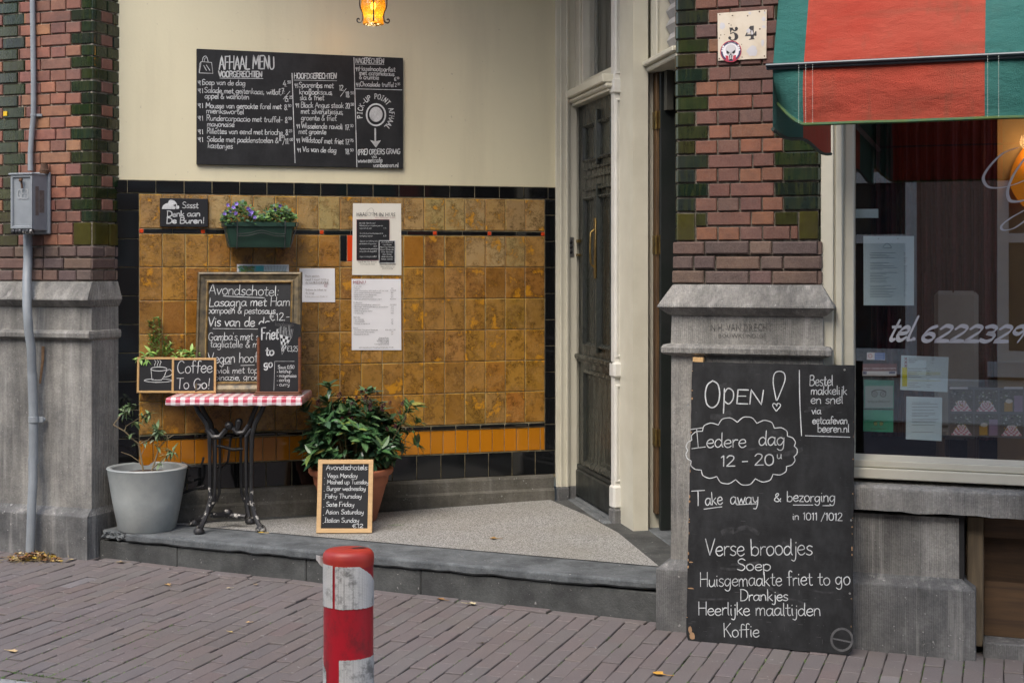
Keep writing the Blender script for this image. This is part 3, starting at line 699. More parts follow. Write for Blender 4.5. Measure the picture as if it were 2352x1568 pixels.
# dark door leaf
m = MB(); m.wbox(-.3, .004, .2, ZTOP, -.12, -.001); m.wbox(uD1-.004, uD1+.3, .2, ZTOP, -.12, -.03); part(m, 'door_jamb', CREAM, M=DR1.mat())
zt = .235; uA = 0.006
m = MB(); m.wbox(uA, uD1+.02, zt, zc0-.004, -.09, -.05)
def panel(u0, u1, w0, w1, d=-.05, mold=.034):
    y = -d
    m.frame(u0, u1, w0, w1, [(0, y), (0, y-.018), (mold*.3, y-.026), (mold*.7, y-.010), (mold, y+.016), (mold+.012, y+.016), (mold+.035, y+.002)])
    i = mold+.035; m.box(u0+i, u1-i, y+.0015, y+.01, w0+i, w1-i)
def du(x): return DRD.uw(x, 700, -.05)[0]
um = (du(1372)+du(1383))/2; ul, ur = du(1346), um+(um-du(1346))
for wa, wb in ((d1w(1350, 372), d1w(1350, 285)), (d1w(1350, 795), d1w(1350, 452))):
    panel(ul, um-.022, wa, wb); panel(um+.022, ur, wa, wb)
    m.wbox(um-.014, um+.014, wa-.03, wb+.07, -.06, -.024, .005)
zf = d1w(1350, 430)
for q, t in ((d1w(1345, 412), .018), (d1w(1345, 440), .022), (d1w(1345, 392), .010)): m.wbox(ul-.02, ur+.05, q, q+t, -.06, -.030, .004)
zr = d1w(1325, 822); m.wbox(uA-.002, uD1+.02, zr, zr+.03, -.06, -.018, .007); m.wbox(uA, uD1+.02, zr-.02, zr, -.06, -.034, .005)
m.mi = 1; zk = d1w(1325, 1075); m.wbox(uA-.004, uD1+.02, zt+.002, zk, -.07, -.028, .012); m.wbox(uA, uD1+.02, zk, zk+.03, -.06, -.036, .008); m.mi = 0
zq0, zq1 = zk+.05, zr-.06
m.frame(ul-.01, ur+.01, zq0, zq1, [(0, .05), (0, .032), (.02, .028), (.035, .046), (.06, .046), (.075, .062), (.10, .062)])
DOOR = part(m, 'door', [DOORP, BLACKP], M=DRD.mat())
m = MB(); m.wbox(ul+.085, ur-.085, zq0+.09, zq1-.09, -.06, -.056); part(m, 'glass_panel', mat('dark_glass', (.02, .02, .02), (.015, .015, .015), .06), DOOR, DRD.mat())
m = MB(); ua = um; wa, wb = d1w(1379, 640), d1w(1379, 500)
m.wbox(ua-.02, ua+.02, wa, wb, -.024, -.016, .003)
m.tube([(ua, .016, wb-.07), (ua, -.008, wb-.09), (ua, -.012, (wa+wb)/2), (ua, -.008, wa+.09), (ua, .016, wa+.07)], .006, 10)
part(m, 'handle', BRASS, DOOR, DRD.mat(), smooth=True)
m = MB(); m.wbox(.02, .065, d1w(1330, 588), d1w(1330, 583), -.05, -.03, .002); part(m, 'lock', BRASS, DOOR, DRD.mat()); m = MB(); m.wbox(.02, .065, d1w(1330, 557), d1w(1330, 550), -.05, -.03, .002); part(m, 'lock', BRASS, DOOR, DRD.mat())
m = MB(); m.wbox(-.0, uD1+.05, .15, zt-.004, -.09, .02, .012); m.wbox(-.0, uD1+.05, .15, .222, .02, .075, .01); part(m, 'threshold', SLAB, M=DR1.mat())
# pilaster between the doors
def pw(y, x=1420): return PIL.uw(x, y)[1]
m = MB(); a, b = pu(1406), pu(1432)
def pil(y0, y1, d, x0=1406, x1=1432, bv=.004): m.wbox(pu(x0), pu(x1), pw(y1), pw(y0), -.03, d, bv)
m.wbox(a, b, pw(1118), ZTOP, -.02, .03, .003)
for y0, y1 in ((-200, 172), (228, 820), (882, 1105)): m.frame(a+.008, b-.012, pw(y1), min(pw(y0), ZTOP-.02), [(0, -.03), (.004, -.038), (.012, -.038), (.018, -.0305)])
pil(183, 215, .048, 1403, 1433); pil(830, 866, .055, 1402.5, 1433, .012); pil(1112, 1165, .05, 1402, 1434, .012)
m.wbox(b, pu(1440), pw(1200), ZTOP, -.02, .008)
for x0, x1, d in ((1440, 1444, .03), (1444, 1452, .022), (1452, 1455, .036), (1455, 1458, .03), (1458, 1462, .042)): m.wbox(pu(x0), pu(x1), pw(1165), ZTOP, -.02, d, .002)
m.mi = 2; pil(1165, 1209, .055, 1401, 1434, .01); m.mi = 0
m.wbox(pu(1462), uP2+.002, pw(1205), ZTOP, -.02, .034, .003); m.wbox(pu(1456), uP2+.004, pw(1207), pw(1162), -.2, .05, .004)
m.mi = 1
part(m, 'door_pilaster', [WHITE, CREAM, BASE], M=PIL.mat())
# open doorway nearest the street
def d2w(x, y): return DR2.uw(x, y)[1]
zl0, zl1 = d2w(1468, 181), d2w(1468, 158)
m = MB(); j = DR2.uw(1492, 700)[0]
m.wbox(0, j, .20, zl0, -.10, .0, .003); m.wbox(-.01, uD2+.15, zl0, zl0+.03, -.12, .035, .008); m.wbox(-.02, uD2+.15, zl0+.03, zl1, -.12, .06, .006)
g2 = DR2.uw(1512, 60)[0]; zg2 = d2w(1518, 128)
m.wbox(0, g2, zl1, ZTOP, -.12, .0, .003); m.wbox(g2, uD2+.2, zl1, zg2, -.12, 0, .003); m.wbox(DR2.uw(1500, 60)[0], g2+.01, zl1+.02, ZTOP, 0, .014, .003)
m.mi = 1; j2 = DR2.uw(1507, 700, -.02)[0]; m.wbox(j, j2, .3, zl0, -.14, -.02, .004)
part(m, 'doorway', [CREAM, BROWN], M=DR2.mat())
m = MB(); NPL = 40
for i in range(NPL):                                   # pleated blind behind the upper light
    z0 = zg2+.0+i*.02
m.grid([[(g2+.012+k*.25, .055+.012*(1 if i % 2 else -1)+.004*math.sin(k*9+i), zg2+.004+i*.042) for k in range(3)] for i in range(16)])
part(m, 'blind', mat('grey_blind', (.42, .41, .40), (.34, .33, .32), .8), M=DR2.mat())
m = MB(); e0 = j2+.006; m.wbox(e0, e0+.032, .215, zl0-.006, -.75, -.035, .003)
LEAFD = part(m, 'open_door', BLACKP, M=DR2.mat())
def hinge(y0, y1):
    m = MB(); z0, z1 = d2w(1500, y1), d2w(1500, y0)
    m.wbox(j+.004, j2+.002, z0, z1, -.022, -.016, .001); m.wbox(e0, e0+.03, z0, z1, -.036, -.031, .001); m.tube([(j2+.004, .020, z0), (j2+.004, .020, z1)], .007, 10)
    for q in (.2, .8): m.ball((j+.022, .016, z0+(z1-z0)*q), .004, 6, 4)
    part(m, 'hinge', BRASS, LEAFD, DR2.mat())
for y0, y1 in ((255, 296), (540, 584), (985, 1025)): hinge(y0, y1)
m = MB(); m.wbox(-.1, uD2+.35, .14, .212, -.8, .03, .012); m.wbox(-.1, uD2+.25, .14, .2, .03, .15, .01); part(m, 'threshold', SLAB, M=DR2.mat())
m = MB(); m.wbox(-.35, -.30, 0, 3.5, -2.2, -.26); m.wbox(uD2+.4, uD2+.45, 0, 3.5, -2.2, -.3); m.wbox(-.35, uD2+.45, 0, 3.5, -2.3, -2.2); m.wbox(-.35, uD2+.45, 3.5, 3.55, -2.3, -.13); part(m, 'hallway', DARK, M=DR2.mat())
# ---- step, floor and ceiling of the recess
p1, p2 = onz(459, 1240, .2), onz(1148, 1303, .2); STP = Pl((p1.x, p1.y, 0), (p2.x-p1.x, p2.y-p1.y, 0))
sl_, sr_ = STP.uw(238, 1212)[0], STP.uw(1516, 1330)[0]; SD_ = .30*K
m = MB(); r = random.Random(3); n = 90; rows = []
us = [sl_+.155+(sr_-sl_-.155)*i/n for i in range(n+1)]
ed = [r.uniform(-.004, .002)-(.022*r.random() if i > 84 else 0)-(.012 if r.random() < .05 else 0) for i in range(n+1)]
bo = [r.uniform(-.004, .004)+(.010 if r.random() < .08 else 0)+(.015*r.random() if i > 80 else 0) for i in range(n+1)]
ed = [(ed[max(i-1, 0)]+ed[i]*2+ed[min(i+1, n)])/4 for i in range(n+1)]
bo = [(bo[max(i-1, 0)]+bo[i]*2+bo[min(i+1, n)])/4 for i in range(n+1)]
for f in (lambda i: (SD_, .2), lambda i: (.014-ed[i], .2), lambda i: (.003-ed[i], .1955), lambda i: (-ed[i], .187), lambda i: (.002-ed[i], .158+bo[i]), lambda i: (.012-ed[i], .148+bo[i]), lambda i: (.10, .146)):
    rows.append([(us[i], f(i)[0], f(i)[1]) for i in range(n+1)])
m.grid(rows); m.face([(us[0], y, z) for y, z in [(SD_, .146)]+[(q[0][1], q[0][2]) for q in rows]])
# broken end stone at the left
n2 = 14; u2 = [sl_-.02+.17*i/n2 for i in range(n2+1)]; rows = []
for y, z, jj in ((SD_, .203, 0), (.03, .203, .008), (.012, .196, .014), (.016, .180, .014), (.004, .168, .012), (.02, .155, .01), (.1, .148, 0)):
    rows.append([(u, y+r.uniform(-jj, jj), z+r.uniform(-jj, jj)*.4) for u in u2])
m.grid(rows); m.mi = 1
zl = zg(-1.9)-.12
ub = [sl_-.05, sl_+.5, sl_+1.35, sl_+2.05, sr_+.02]
for a, b in zip(ub, ub[1:]): m.wbox(a+.001, b-.001, zl, .142, -.2, -.022-random.uniform(0, .006), .006)
part(m, 'entrance_step', [SLAB, STEP], M=STP.mat())
m = MB()
FLZ = lambda p: .204+.022*max(0, min(1, ((V(p[:2])-STP.O.xy).dot(-STP.N.xy)-SD_)/1.9))
def fl(p, dz=0): return (p[0], p[1], FLZ(p)+dz)
bk = [STP.P(sl_-.2, 0, -SD_+.01), STP.P(sr_+.25, 0, -SD_+.01), DR2.P(uD2+.1, 0, 0), DR2.P(0, 0, 0), DR1.P(0, 0, -.02), TIL.P(uE, 0, 0), TIL.P(-.1, 0, 0)]
m.face([fl(p, -.006) for p in bk]); m.mi = 1
tz = [onz(x, y, .207) for x, y in ((400, 1200), (560, 1196), (900, 1177), (1262, 1152), (1345, 1186), (1420, 1225), (1528, 1290))]
tz = [STP.P(STP.uw(300, 1200)[0]-.1, 0, -SD_+.002)]+[p for p in tz]
q = tz[-1]; tz[-1] = STP.P((q-STP.O).dot(STP.U), 0, -SD_+.002)
m.face([fl(p, .0) for p in tz][::-1])
part(m, 'recess_floor', [STEP, TERR])
m = MB(); zb = W0
rows = [[(u, y, z) for u in (-.2, .6, 1.4, 2.1, uE-.02)] for y, z in ((-.004, zb), (-.03, zb-.004), (-.036, zb-.02), (-.036, zb-.085), (-.05, zb-.10), (-.055, .1))]
m.grid(rows); part(m, 'stone_skirting', SKIRT, M=TIL.mat())
m = MB(); pp = [LFT.P(-.3, 0, -.1), FAC.P(.5, 0, -.1), FAC.P(.5, 0, -3.6), TIL.P(3.2, 0, -.4), TIL.P(-.6, 0, -.4)]
m.face([(p.x, p.y, ZTOP-.02) for p in pp]); part(m, 'recess_ceiling', PLASTER)
# ---- upper wall above the recess (outside the picture, shades it)
m = MB(); m.wbox(-5.5, 5.5, ZTOP, 8.6, -.5, -.07); m.wbox(-5.5, 5.5, 8.5, 8.6, -6, -.5); m.wbox(3.3, 5.5, .8, ZTOP, -.5, -.07)
BRW = mat('upper_brick', (.25, .10, .07), (.17, .07, .055), .85, 20)
part(m, 'upper_wall', BRW, M=FAC.mat())
# ---- shop window
def fu(x, d, y=900): return FAC.uw(x, y, d)[0]
def fw(x, y, d): return FAC.uw(x, y, d)[1]
UR = 3.4
m = MB(); zb0 = fw(1965, 1097, -.06); zb1 = fw(1965, 1071, -.075); zb2 = fw(1965, 1052, -.10); zb3 = fw(1965, 1041, -.16); ZT = 3.25
for x0, x1, d in ((1885, 1914, -.085), (1914, 1919, -.10), (1919, 1934, -.093), (1934, 1937, -.115), (1937, 1961, -.125)):
    m.wbox(fu(x0, d), fu(x1, d), zb0-.02, ZT, -.2, d, .003)
ug = fu(1961, -.125)
m.wbox(ug-.06, UR, zb0, zb1-.002, -.2, -.058, .004); m.wbox(ug-.06, UR, zb1, zb2-.001, -.2, -.072, .004)
m.grid([[(u, .085, zb2), (u, .165, zb3)] for u in (ug, UR)]); m.wbox(ug-.1, UR, ZT, ZT+.4, -.25, -.09); m.wbox(UR-.1, UR, zb0, ZT, -.2, -.09)
WIN = part(m, 'shop_window', CREAM, M=FAC.mat())
m = MB(); m.wbox(ug-.01, UR-.05, zb2, ZT, -.172, -.166); part(m, 'glass', GLASS, WIN, FAC.mat())
m = MB(); m.mi = 0; s0, s1 = fw(1965, 1170, .0), fw(1965, 1117, .0)
r = random.Random(5); us = [uN-.03+(UR-uN+.03)*i/40 for i in range(41)]
jj = [r.uniform(-.005, .003) for _ in us]
m.grid([[(u, y+(jj[i] if k in (2, 3) else 0), z+(jj[i] if k == 4 else 0)) for i, u in enumerate(us)] for k, (y, z) in enumerate(((.22, s1+.022), (.01, s1+.006), (.001, s1-.003), (.0, s1-.012), (.003, s0), (.2, s0-.002)))])
part(m, 'stone_sill', STONEL, M=FAC.mat())
# cellar hatch under the sill
m = MB(); uh = uW-.07
m.wbox(uh, UR, -.2, s0, -.42, -.34); m.wbox(uh-.05, uh+.02, .0, s0, -.34, -.06)
m.mi = 1; m.wbox(uh+.03, uh+.1, .015, s0-.02, -.3, -.12, .006); m.mi = 2; m.wbox(uh+.1, UR, .05, s0-.03, -.3, -.20, .003); m.mi = 3; m.wbox(uh+.1, UR, -.1, .05, -.3, -.08, .006)
part(m, 'cellar_hatch', [DARK, m_wood('weathered_post', (.16, .12, .07), (.10, .075, .045), .8, (8, 8, .6), 5), m_wood('brown_board', (.10, .055, .022), (.05, .027, .012), .6, (1, 3, 16), 2.2), BASE], M=FAC.mat())
# room behind the glass
m = MB(); m.wbox(uN-.05, UR+.3, .3, .5, -3.2, -.2); m.wbox(uN-.05, UR+.3, 3.4, 3.5, -3.2, -.2); m.wbox(uN-.1, uN-.05, .3, 3.5, -3.2, -.2); m.wbox(UR+.3, UR+.35, .3, 3.5, -3.2, -.2); m.wbox(uN-.05, UR+.3, .5, 3.4, -3.25, -3.2)
part(m, 'dining_room', mat('brown_room', (.10, .06, .035), (.07, .045, .03), .9), M=FAC.mat())
# ================================================================== street
pk = onz(0, 1552, zg(-2.3)); DK = (pk-FAC.O).dot(FAC.N)
def strip(name, d0, d1, u0, u1, z, mats, n=40, kind='structure', extra=None):
    m = MB(); us = [u0+(u1-u0)*i/n for i in range(n+1)]
    m.grid([[(p.x, p.y, zg(max(-12, min(12, p.x)))+dz) for p in [FAC.P(u, 0, d) for u in us]] for d, dz in ((d0, z), (d1, z))])
    if extra: extra(m, us)
    return struct(m.build(name, mats))
strip('ground', -40, 60, -60, 60, -.16, mat('earth', (.1, .09, .08), (.07, .065, .06), .95))
m = MB(); us = [-14+28*i/30 for i in range(31)]
m.grid([[(p.x, p.y, zg(p.x)-.010) for p in [FAC.P(u, 0, d) for u in us]] for d in (-2.6, DK+.003)]); m.mi = 1
CLAY = [(.132, .113, .106), (.138, .115, .107), (.127, .111, .106), (.135, .116, .110), (.141, .114, .105), (.126, .112, .108)]
ta = 1130/F; A2 = V((ta, 1)).normalized(); C2 = V((A2.y, -A2.x))
N2, O2 = FAC.N.xy, FAC.O.xy
def paver(org, ax, cr, a0, a1, c0, c1, jit=1):
    c = random.choice(CLAY)
    if random.random() < .012: c = (.19, .18, .175)
    dz = random.gauss(0, .0018)*jit; t1 = random.gauss(0, .0012)*jit; t2 = random.gauss(0, .0016)*jit; am, cm = (a0+a1)/2, (c0+c1)/2; ro = random.gauss(0, .008)*jit
    def fn(s, z, d):
        s2 = s+(z-cm)*ro*-1; z2 = z+(s-am)*ro
        p = org+ax*s2+cr*z2; return (p.x, p.y, zg(p.x)+dz+(s-am)*t1*8+(z-cm)*t2*8+d)
    bricks(m, fn, a0+.0045, a1-.0045, c0+.0022, c1-.0022, 0, .003, .022, var(c, .075))
row = -100
PW, PLN = .083, .252
while row < 95:
    c0 = row*PW; off = (.5 if row % 2 else 0)*PLN+random.uniform(-.02, .02)
    lo = None
    # limits of this row along its run
    base = C2*(c0+PW/2)
    kd = A2.dot(N2); a_k = ((DK-.078)-(base-O2).dot(N2))/kd
    sN, sU, sO = STP.N.xy, STP.U.xy, STP.O.xy
    a_s = (.056-(base-sO).dot(sN))/A2.dot(sN)
    ps = base+A2*a_s; us_ = (ps-sO).dot(sU)
    a_end = a_s if sl_-.02 < us_ < sr_+.02 else a_s+.5
    if -5.2 < (base+A2*a_k).x < 4.8:
        a = math.floor(a_k/PLN)*PLN+off-PLN
        while a < a_end:
            a0, a1 = max(a, a_k), min(a+PLN, a_end)
            if a1-a0 > .025: paver(V((0, 0)), A2, C2, a0+C2.dot(C2)*0, a1, c0, c0+PW)
            a += PLN
    row += 1
for k in range(-26, 26): paver(O2+N2*(DK-.076), FAC.U.xy, N2, k*.256, k*.256+.254, 0, .072)
kk = sl_+.0
while kk < sr_:
    l = min(.254, sr_-kk); paver(STP.O.xy+STP.N.xy*(-.018), STP.U.xy, STP.N.xy, kk, kk+l-.003, 0, .070); kk += .254
struct(m.build('pavement', [JOINT, PAVER]))
KERBM = m_stone('kerb_stone', (.36, .37, .37), (.27, .28, .28), .2)
def kext(m, us): m.grid([[(p.x, p.y, zg(p.x)-z) for p in [FAC.P(u, 0, DK+.165) for u in us]] for z in (.004, .15)])
strip('kerb', DK+.004, DK+.165, -14, 14, -.004, KERBM, extra=kext)
strip('road', DK+.16, 9.2, -30, 30, -.11, mat('road_clinker', (.12, .095, .09), (.08, .07, .068), .85, 6, .4, 90))
# ---- house across the street (seen mirrored in the glass)
OPP = thing('town_house', 'brick town house across the street, mirrored in the shop window glass', 'house', Pl(FAC.P(2, 0, 9.6), -FAC.U).mat())
OP = Pl(FAC.P(2, 0, 9.6), -FAC.U)
m = MB(); m.wbox(-14, 14, -.3, 7.4, -3, 0); m.build('wall', mat('town_brick', (.33, .22, .15), (.25, .16, .11), .85, 30), OPP, OP.mat())
FR = mat('pale_frame_paint', (.66, .65, .58), (.6, .59, .52), .5); PN = mat('town_pane', (.03, .032, .035), (.02, .02, .02), .05)
for fl_ in range(2):
    for i in range(-5, 6):
        if random.random() < .1: continue
        u0 = i*2.1-.6; z0 = .7+fl_*3.3; hh = 2.1
        m = MB(); m.frame(u0, u0+1.25, z0, z0+hh, [(0, .02), (0, -.06), (.12, -.06), (.12, .02)]); m.wbox(u0-.1, u0+1.35, z0-.16, z0, 0, .14); m.wbox(u0, u0+1.25, z0+hh*.62, z0+hh*.62+.1, 0, .05)
        fo = m.build('window', FR, OPP, OP.mat())
        m = MB(); m.wbox(u0+.1, u0+1.15, z0+.1, z0+hh-.1, 0, .012); m.build('pane', PN, fo, OP.mat())
m = MB(); m.wbox(-14, 14, 3.15, 3.45, 0, .18, .02); m.wbox(-14, 14, 0, .5, 0, .06, .02); m.build('cornice', FR, OPP, OP.mat())
# ================================================================== things on the tiled wall
def board_thing(name, label, cat, pl, px, py, d=0, group=None):
    u, w_ = pl.uw(px, py, d); sp = pl.sub(u, w_, d); t = thing(name, label, cat, sp.mat(), group); return t, sp
# takeaway menu board
t, p = board_thing('menu_board', 'big black chalk menu board headed AFHAAL MENU on the cream wall', 'menu board', TIL, 451, 378, .002)
bu1 = p.uw(926, 388, .02)[0]; bh = p.uw(447, 112, .02)[1]
m = MB(); m.wbox(0, bu1, 0, bh, 0, .02, .002); m.build('panel', SLATE, t, p.mat())
m = MB(); m2 = MB(); D_ = .0207
def w(s, x0, y0, x1, y1, cap=12, wd=.0044, mb=None): pen(mb or m, p, s, x0, y0, x1, y1, cap, wd, D_, .8)
w('AFHAAL MENU', 503, 159.5, 631, 159, 30, .0085); w('VOORGERECHTEN', 502, 177, 602.5, 177.6, 13, .007)
line(m, p, [(505, 180), (604, 180.8)], .004, D_)
for s, x0, y0, x1, y1 in (('Soep van de dag', 464, 194.7, 564, 197), ('Salade met geitenkaas, witlof,', 469, 213, 647, 218), ('appel & walnoten', 470, 226.5, 572.7, 228.5), ('Mousse van gerookte forel met', 472.6, 248.4, 647, 251),
    ('mierikswortel', 473.8, 260.6, 560.5, 263), ('Rundercarpaccio met truffel-', 474.3, 277, 648.9, 281.4), ('mayonaise', 475.5, 290.7, 538.5, 292), ('Rillettes van eend met brioche', 475, 307, 649.6, 310), ('Salade met paddenstoelen &', 475, 325.3, 639.8, 329), ('kastanjes', 477, 340, 534.8, 342),
    ('4.', 650, 199, 660, 199), ('7:', 647, 216, 655, 216), ('15.', 653, 234, 664, 234), ('8.', 653, 253, 661, 253), ('8.', 654.4, 282.6, 662, 282.6), ('8.', 655.7, 310.7, 663, 310.7), ('8.', 641, 324, 647, 324), ('/11.', 649, 331, 665, 331),
    ('Spareribs met', 685.7, 200.8, 766.7, 202.8), ('12.', 778.4, 208, 791, 208), ('18.', 793.6, 224, 804, 224), ('knoflooksaus,', 687.4, 216.7, 764.3, 218), ('sla & friet', 688.6, 230, 744.8, 230.6), ('Black Angus steak', 691, 247.2, 789.2, 248.4), ('20.', 793, 249.7, 805, 249.7),
    ('met zilveruitjesjus,', 691, 261.4, 788.7, 263), ('groente & friet', 691.5, 276.5, 773.3, 277.7), ('Wisselende ravioli', 692.3, 294.8, 787, 297.2), ('17.', 792.4, 299, 804, 299), ('met groente', 685.7, 307.7, 749.6, 308.7), ('Wildstoof met friet', 692.3, 326.5, 789.2, 331.4), ('17.', 793, 332.6, 804, 332.6), ('Vis van de dag', 694.7, 348.5, 772.8, 351), ('18.', 793, 354.6, 804, 354.6)): w(s, x0, y0, x1, y1, 12.5)
for s, x0, y0 in (('50', 660, 192), ('25', 664, 227), ('50', 661, 246), ('50', 662, 275.5), ('25', 663, 304), ('25', 646, 317), ('00', 665, 324), ('50', 805, 217), ('50', 805, 243), ('50', 804, 292), ('75', 804, 326), ('50', 804, 348)): w(s, x0, y0, x0+8, y0, 6, .003)
line(m, p, [(651, 228), (666, 210)], .004, D_); line(m, p, [(782, 222), (795, 204)], .004, D_)
w('HOOFDGERECHTEN', 675.2, 180.8, 773.3, 181.3, 12.5, .0062); line(m, p, [(675, 184.5), (773, 186)], .0035, D_)
line(m, p, [(670.8, 169), (677.6, 374)], .0065, D_); line(m, p, [(813, 133), (819.7, 384)], .0065, D_)
w('NAGERECHTEN', 816.8, 145.4, 882.2, 146.6, 12, .0055); line(m, p, [(817, 148), (882, 149)], .003, D_)
for s, x0, y0, x1, y1 in (('Hazelnootparfait', 824.8, 162.3, 908.3, 165.4), ('met caramelsaus', 825.3, 172.5, 905.9, 175), ('& crumble', 824.8, 182, 870.5, 183.7), ('Chocolade truffel', 827, 198.4, 904.6, 200)): w(s, x0, y0, x1, y1, 10.5, .0042)
w('6.', 905.4, 186, 911, 186, 8, .0035); w('50', 911, 182, 917, 182, 5, .0025); w('2', 907, 199.6, 911, 199.6, 8, .0035); w('35', 912, 196, 919, 196, 5, .0025)
line(m, p, [(815, 204.5), (923.7, 207)], .005, D_)
for y in (195, 213, 247, 276, 307, 325): line(m, p, [(458, y-9), (460, y+1)], .005, D_); line(m, p, [(465, y-9), (465.5, y+1)], .0055, D_); line(m, p, [(455, y-9), (456, y-4), (459, y-4), (461, y-9)], .003, D_)
for x, y in ((679, 201), (681, 246), (683, 294), (683, 327), (685, 349), (819, 163), (820, 199)): line(m, p, [(x, y-8), (x+.6, y+1)], .0042, D_); line(m, p, [(x+5, y-8), (x+5, y+1)], .0048, D_); line(m, p, [(x-2, y-8), (x-1, y-4), (x+2, y-4), (x+2.5, y-8)], .003, D_)
line(m, p, ell(863.6, 264, 21.5, 24.5), .010, D_); blob(m2, p, ell(863.6, 263, 15.2, 17.2, 0, 350), D_)
line(m2, p, [(861.8, 296), (862, 323)], .014, D_); blob(m2, p, [(850, 322), (862, 325), (875, 322.5), (863.5, 339.5)], D_)
txt = 'PICK-UP POINT AFHAAL'
for i, ch in enumerate(txt):
    if ch == ' ': continue
    an = math.radians(188-i*(188+46)/(len(txt)-1)); r0 = 33; X, Y = 863+r0*.95*math.cos(an), 263-r0*1.08*math.sin(an)
    ta_ = math.atan2(math.cos(an), math.sin(an)); g = G[ch]; sc = 1.25
    for st in g[1]:
        q = []
        for a, b in smooth(st, 4):
            lx, ly = (a-g[0]/2)*sc*.95, b*sc
            q.append((X+lx*math.sin(an)+ly*math.cos(an), Y+lx*math.cos(an)-ly*math.sin(an)))
        line(m, p, q, .0052, D_, False)
w('(PRE) ORDERS GRAAG', 821.7, 355.8, 919.3, 353.4, 12, .0055); w('via', 853.4, 363, 865.6, 363, 8, .0042); w('www.eetcafe', 821.7, 374, 878.5, 373, 11, .0045); w('vanbeeren.nl', 857, 384.4, 915.6, 384.4, 10.5, .0045)
line(m, p, [(462, 142), (486, 144), (489, 169), (458, 168), (462, 142)], .0042, D_, False); line(m, p, [(462, 142), (459, 146), (457, 167)], .003, D_, False); line(m, p, [(465, 142), (467, 132), (474, 130), (478, 142)], .004, D_); line(m, p, [(469, 143), (471, 134), (476, 134)], .003, D_)
line(m, p, [(468, 151), (474, 162)], .005, D_); line(m, p, [(474, 150), (482, 162)], .0055, D_)
m.build('lettering', CHALK, t, p.mat(), fix=False); m2.build('arrow_mark', CHALK2, t, p.mat(), fix=False)
# hush sign
t, p = board_thing('wall_sign', 'small black sign reading Sssst Denk aan De Buren on the tiles', 'sign', TIL, 367, 521, .011)
u1 = p.uw(478, 522, .02)[0]; h1 = p.uw(367, 455, .02)[1]
m = MB(); m.wbox(0, u1, 0, h1, 0, .022, .003); m.build('panel', SLATE3, t, p.mat())
m = MB(); D_ = .0227
w('Sssst', 418.3, 478, 455.8, 478, 14, .0042); w('Denk aan', 383.3, 497.8, 460.3, 496.6, 13, .0065); w('De Buren!', 382, 513, 470.8, 513, 13, .0065)
blob(m, p, [(372, 480), (374, 473), (380, 468), (386, 466), (388, 461), (393, 459), (400, 461), (404, 465), (405, 468), (401, 470), (398, 472), (403, 475), (402, 480), (395, 480.5)], D_, sm=True)
blob(m, p, [(405, 480), (404, 473), (406, 466), (407, 472), (411, 473), (411, 479)], D_, sm=True)
m.build('lettering', CHALK, t, p.mat(), fix=False)
# papers
def sheet(name, label, cat, pl, px, d, m_=PAPER, lift=.004, group=None, corner=.003):
    """px: TL TR BR BL"""
    u, w0 = pl.uw(*px[3], d); sp = pl.sub(u, w0, d); t = thing(name, label, cat, sp.mat(), group)
    q = [sp.uw(*c) for c in px]; TL, TR, BR, BL = q; n = 8; rows = []
    mm = MB()
    for th in (0, .0006):
        rows = []
        for j in range(n+1):
            r = []
            for i in range(n+1):
                s, v = i/n, j/n; a = V(BL).lerp(V(BR), s); b = V(TL).lerp(V(TR), s); c = a.lerp(b, v)
                bow = lift*(.3+math.sin(s*3.1)*.4*math.sin(v*5)+.5*abs(s-.5)**2)
                r.append((c.x, -(bow+th), c.y))
            rows.append(r)
        mm.grid(rows)
    mm.build('sheet', m_, t, sp.mat(), smooth=True); return t, sp
PD = .0075
t, p = sheet('menu_poster', 'ivory poster headed HAAL M IN HUIS taped above the white menu sheet', 'poster', TIL, [(810.5, 467), (921, 467.5), (921.8, 631.7), (808.5, 631.4)], .012, PAPERC)
m = MB(); K1 = MB(); W1_ = MB(); R1 = MB(); D_ = PD
typed(m, p, 'HAAL', 819.4, 496.4, 842.8, D_, cap=8.8); typed(m, p, "'M IN HUIS", 856.5, 497.2, 908, D_, cap=8.8)
for q in ([(842, 492), (843, 485), (847, 481), (853, 478), (857, 481), (858, 487), (852, 489), (848, 487)], [(843, 494), (843, 489), (850, 489), (851, 495), (843, 494)], [(851, 490), (856, 494), (858, 492)]): line(m, p, q, .0012, D_)
typed(R1, p, 'Eetcafe Van Beeren vanaf nu bij u thuis!', 862, 500.5, 907, D_)
rectpx(K1, p, 819.4, 504.6, 894, 597, .0066); rectpx(K1, p, 871.5, 553.5, 906.5, 603, .0072); rectpx(R1, p, 818.8, 504, 894.6, 597.6, .0062); rectpx(W1_, p, 870, 552, 908, 604.5, .0069)
y = 514
for s, pr in (("Broodje 'Van Beeren':", ''), ('Pulled pork met madame jeanette', ''), ('mayonaise & zuur', '7,75'), ('', ''), ('Gerookte forel met mierikswortel &', ''), ('ingelegde pompoen', '8,75'), ('', ''), ('Carpaccio met truffelmayonaise', ''), ('parmezaan & kappertjes', ''), ('', '8,75'), ('Gegratineerde geitenkaas', ''), ('met pijnboom & appel', '7,25'), ('', ''), ('Vegan rendang kroket', '7,25')):
    if s: typed(W1_, p, s, 825.6, y, 825.6+min(len(s)*1.75, 54 if y < 550 else 42), D_, cap=3.4, shear=.25)
    if pr: typed(W1_, p, pr, 880 if y < 550 else 858, y, 887 if y < 550 else 865, D_, cap=3.2, shear=.25)
    y += 5.9
y = 558
for s in ('Avondschotels:', 'Vega Monday', 'Mashed up Tuesday', 'Burger Wednesday', 'Fishy Thursday', 'Sate Friday', 'Asian Saturday', 'Italian Sunday'): l = len(s)*.95; typed(W1_, p, s, 889-l, y, 889+l, .0078, cap=3.2, shear=.25); y += 5.5
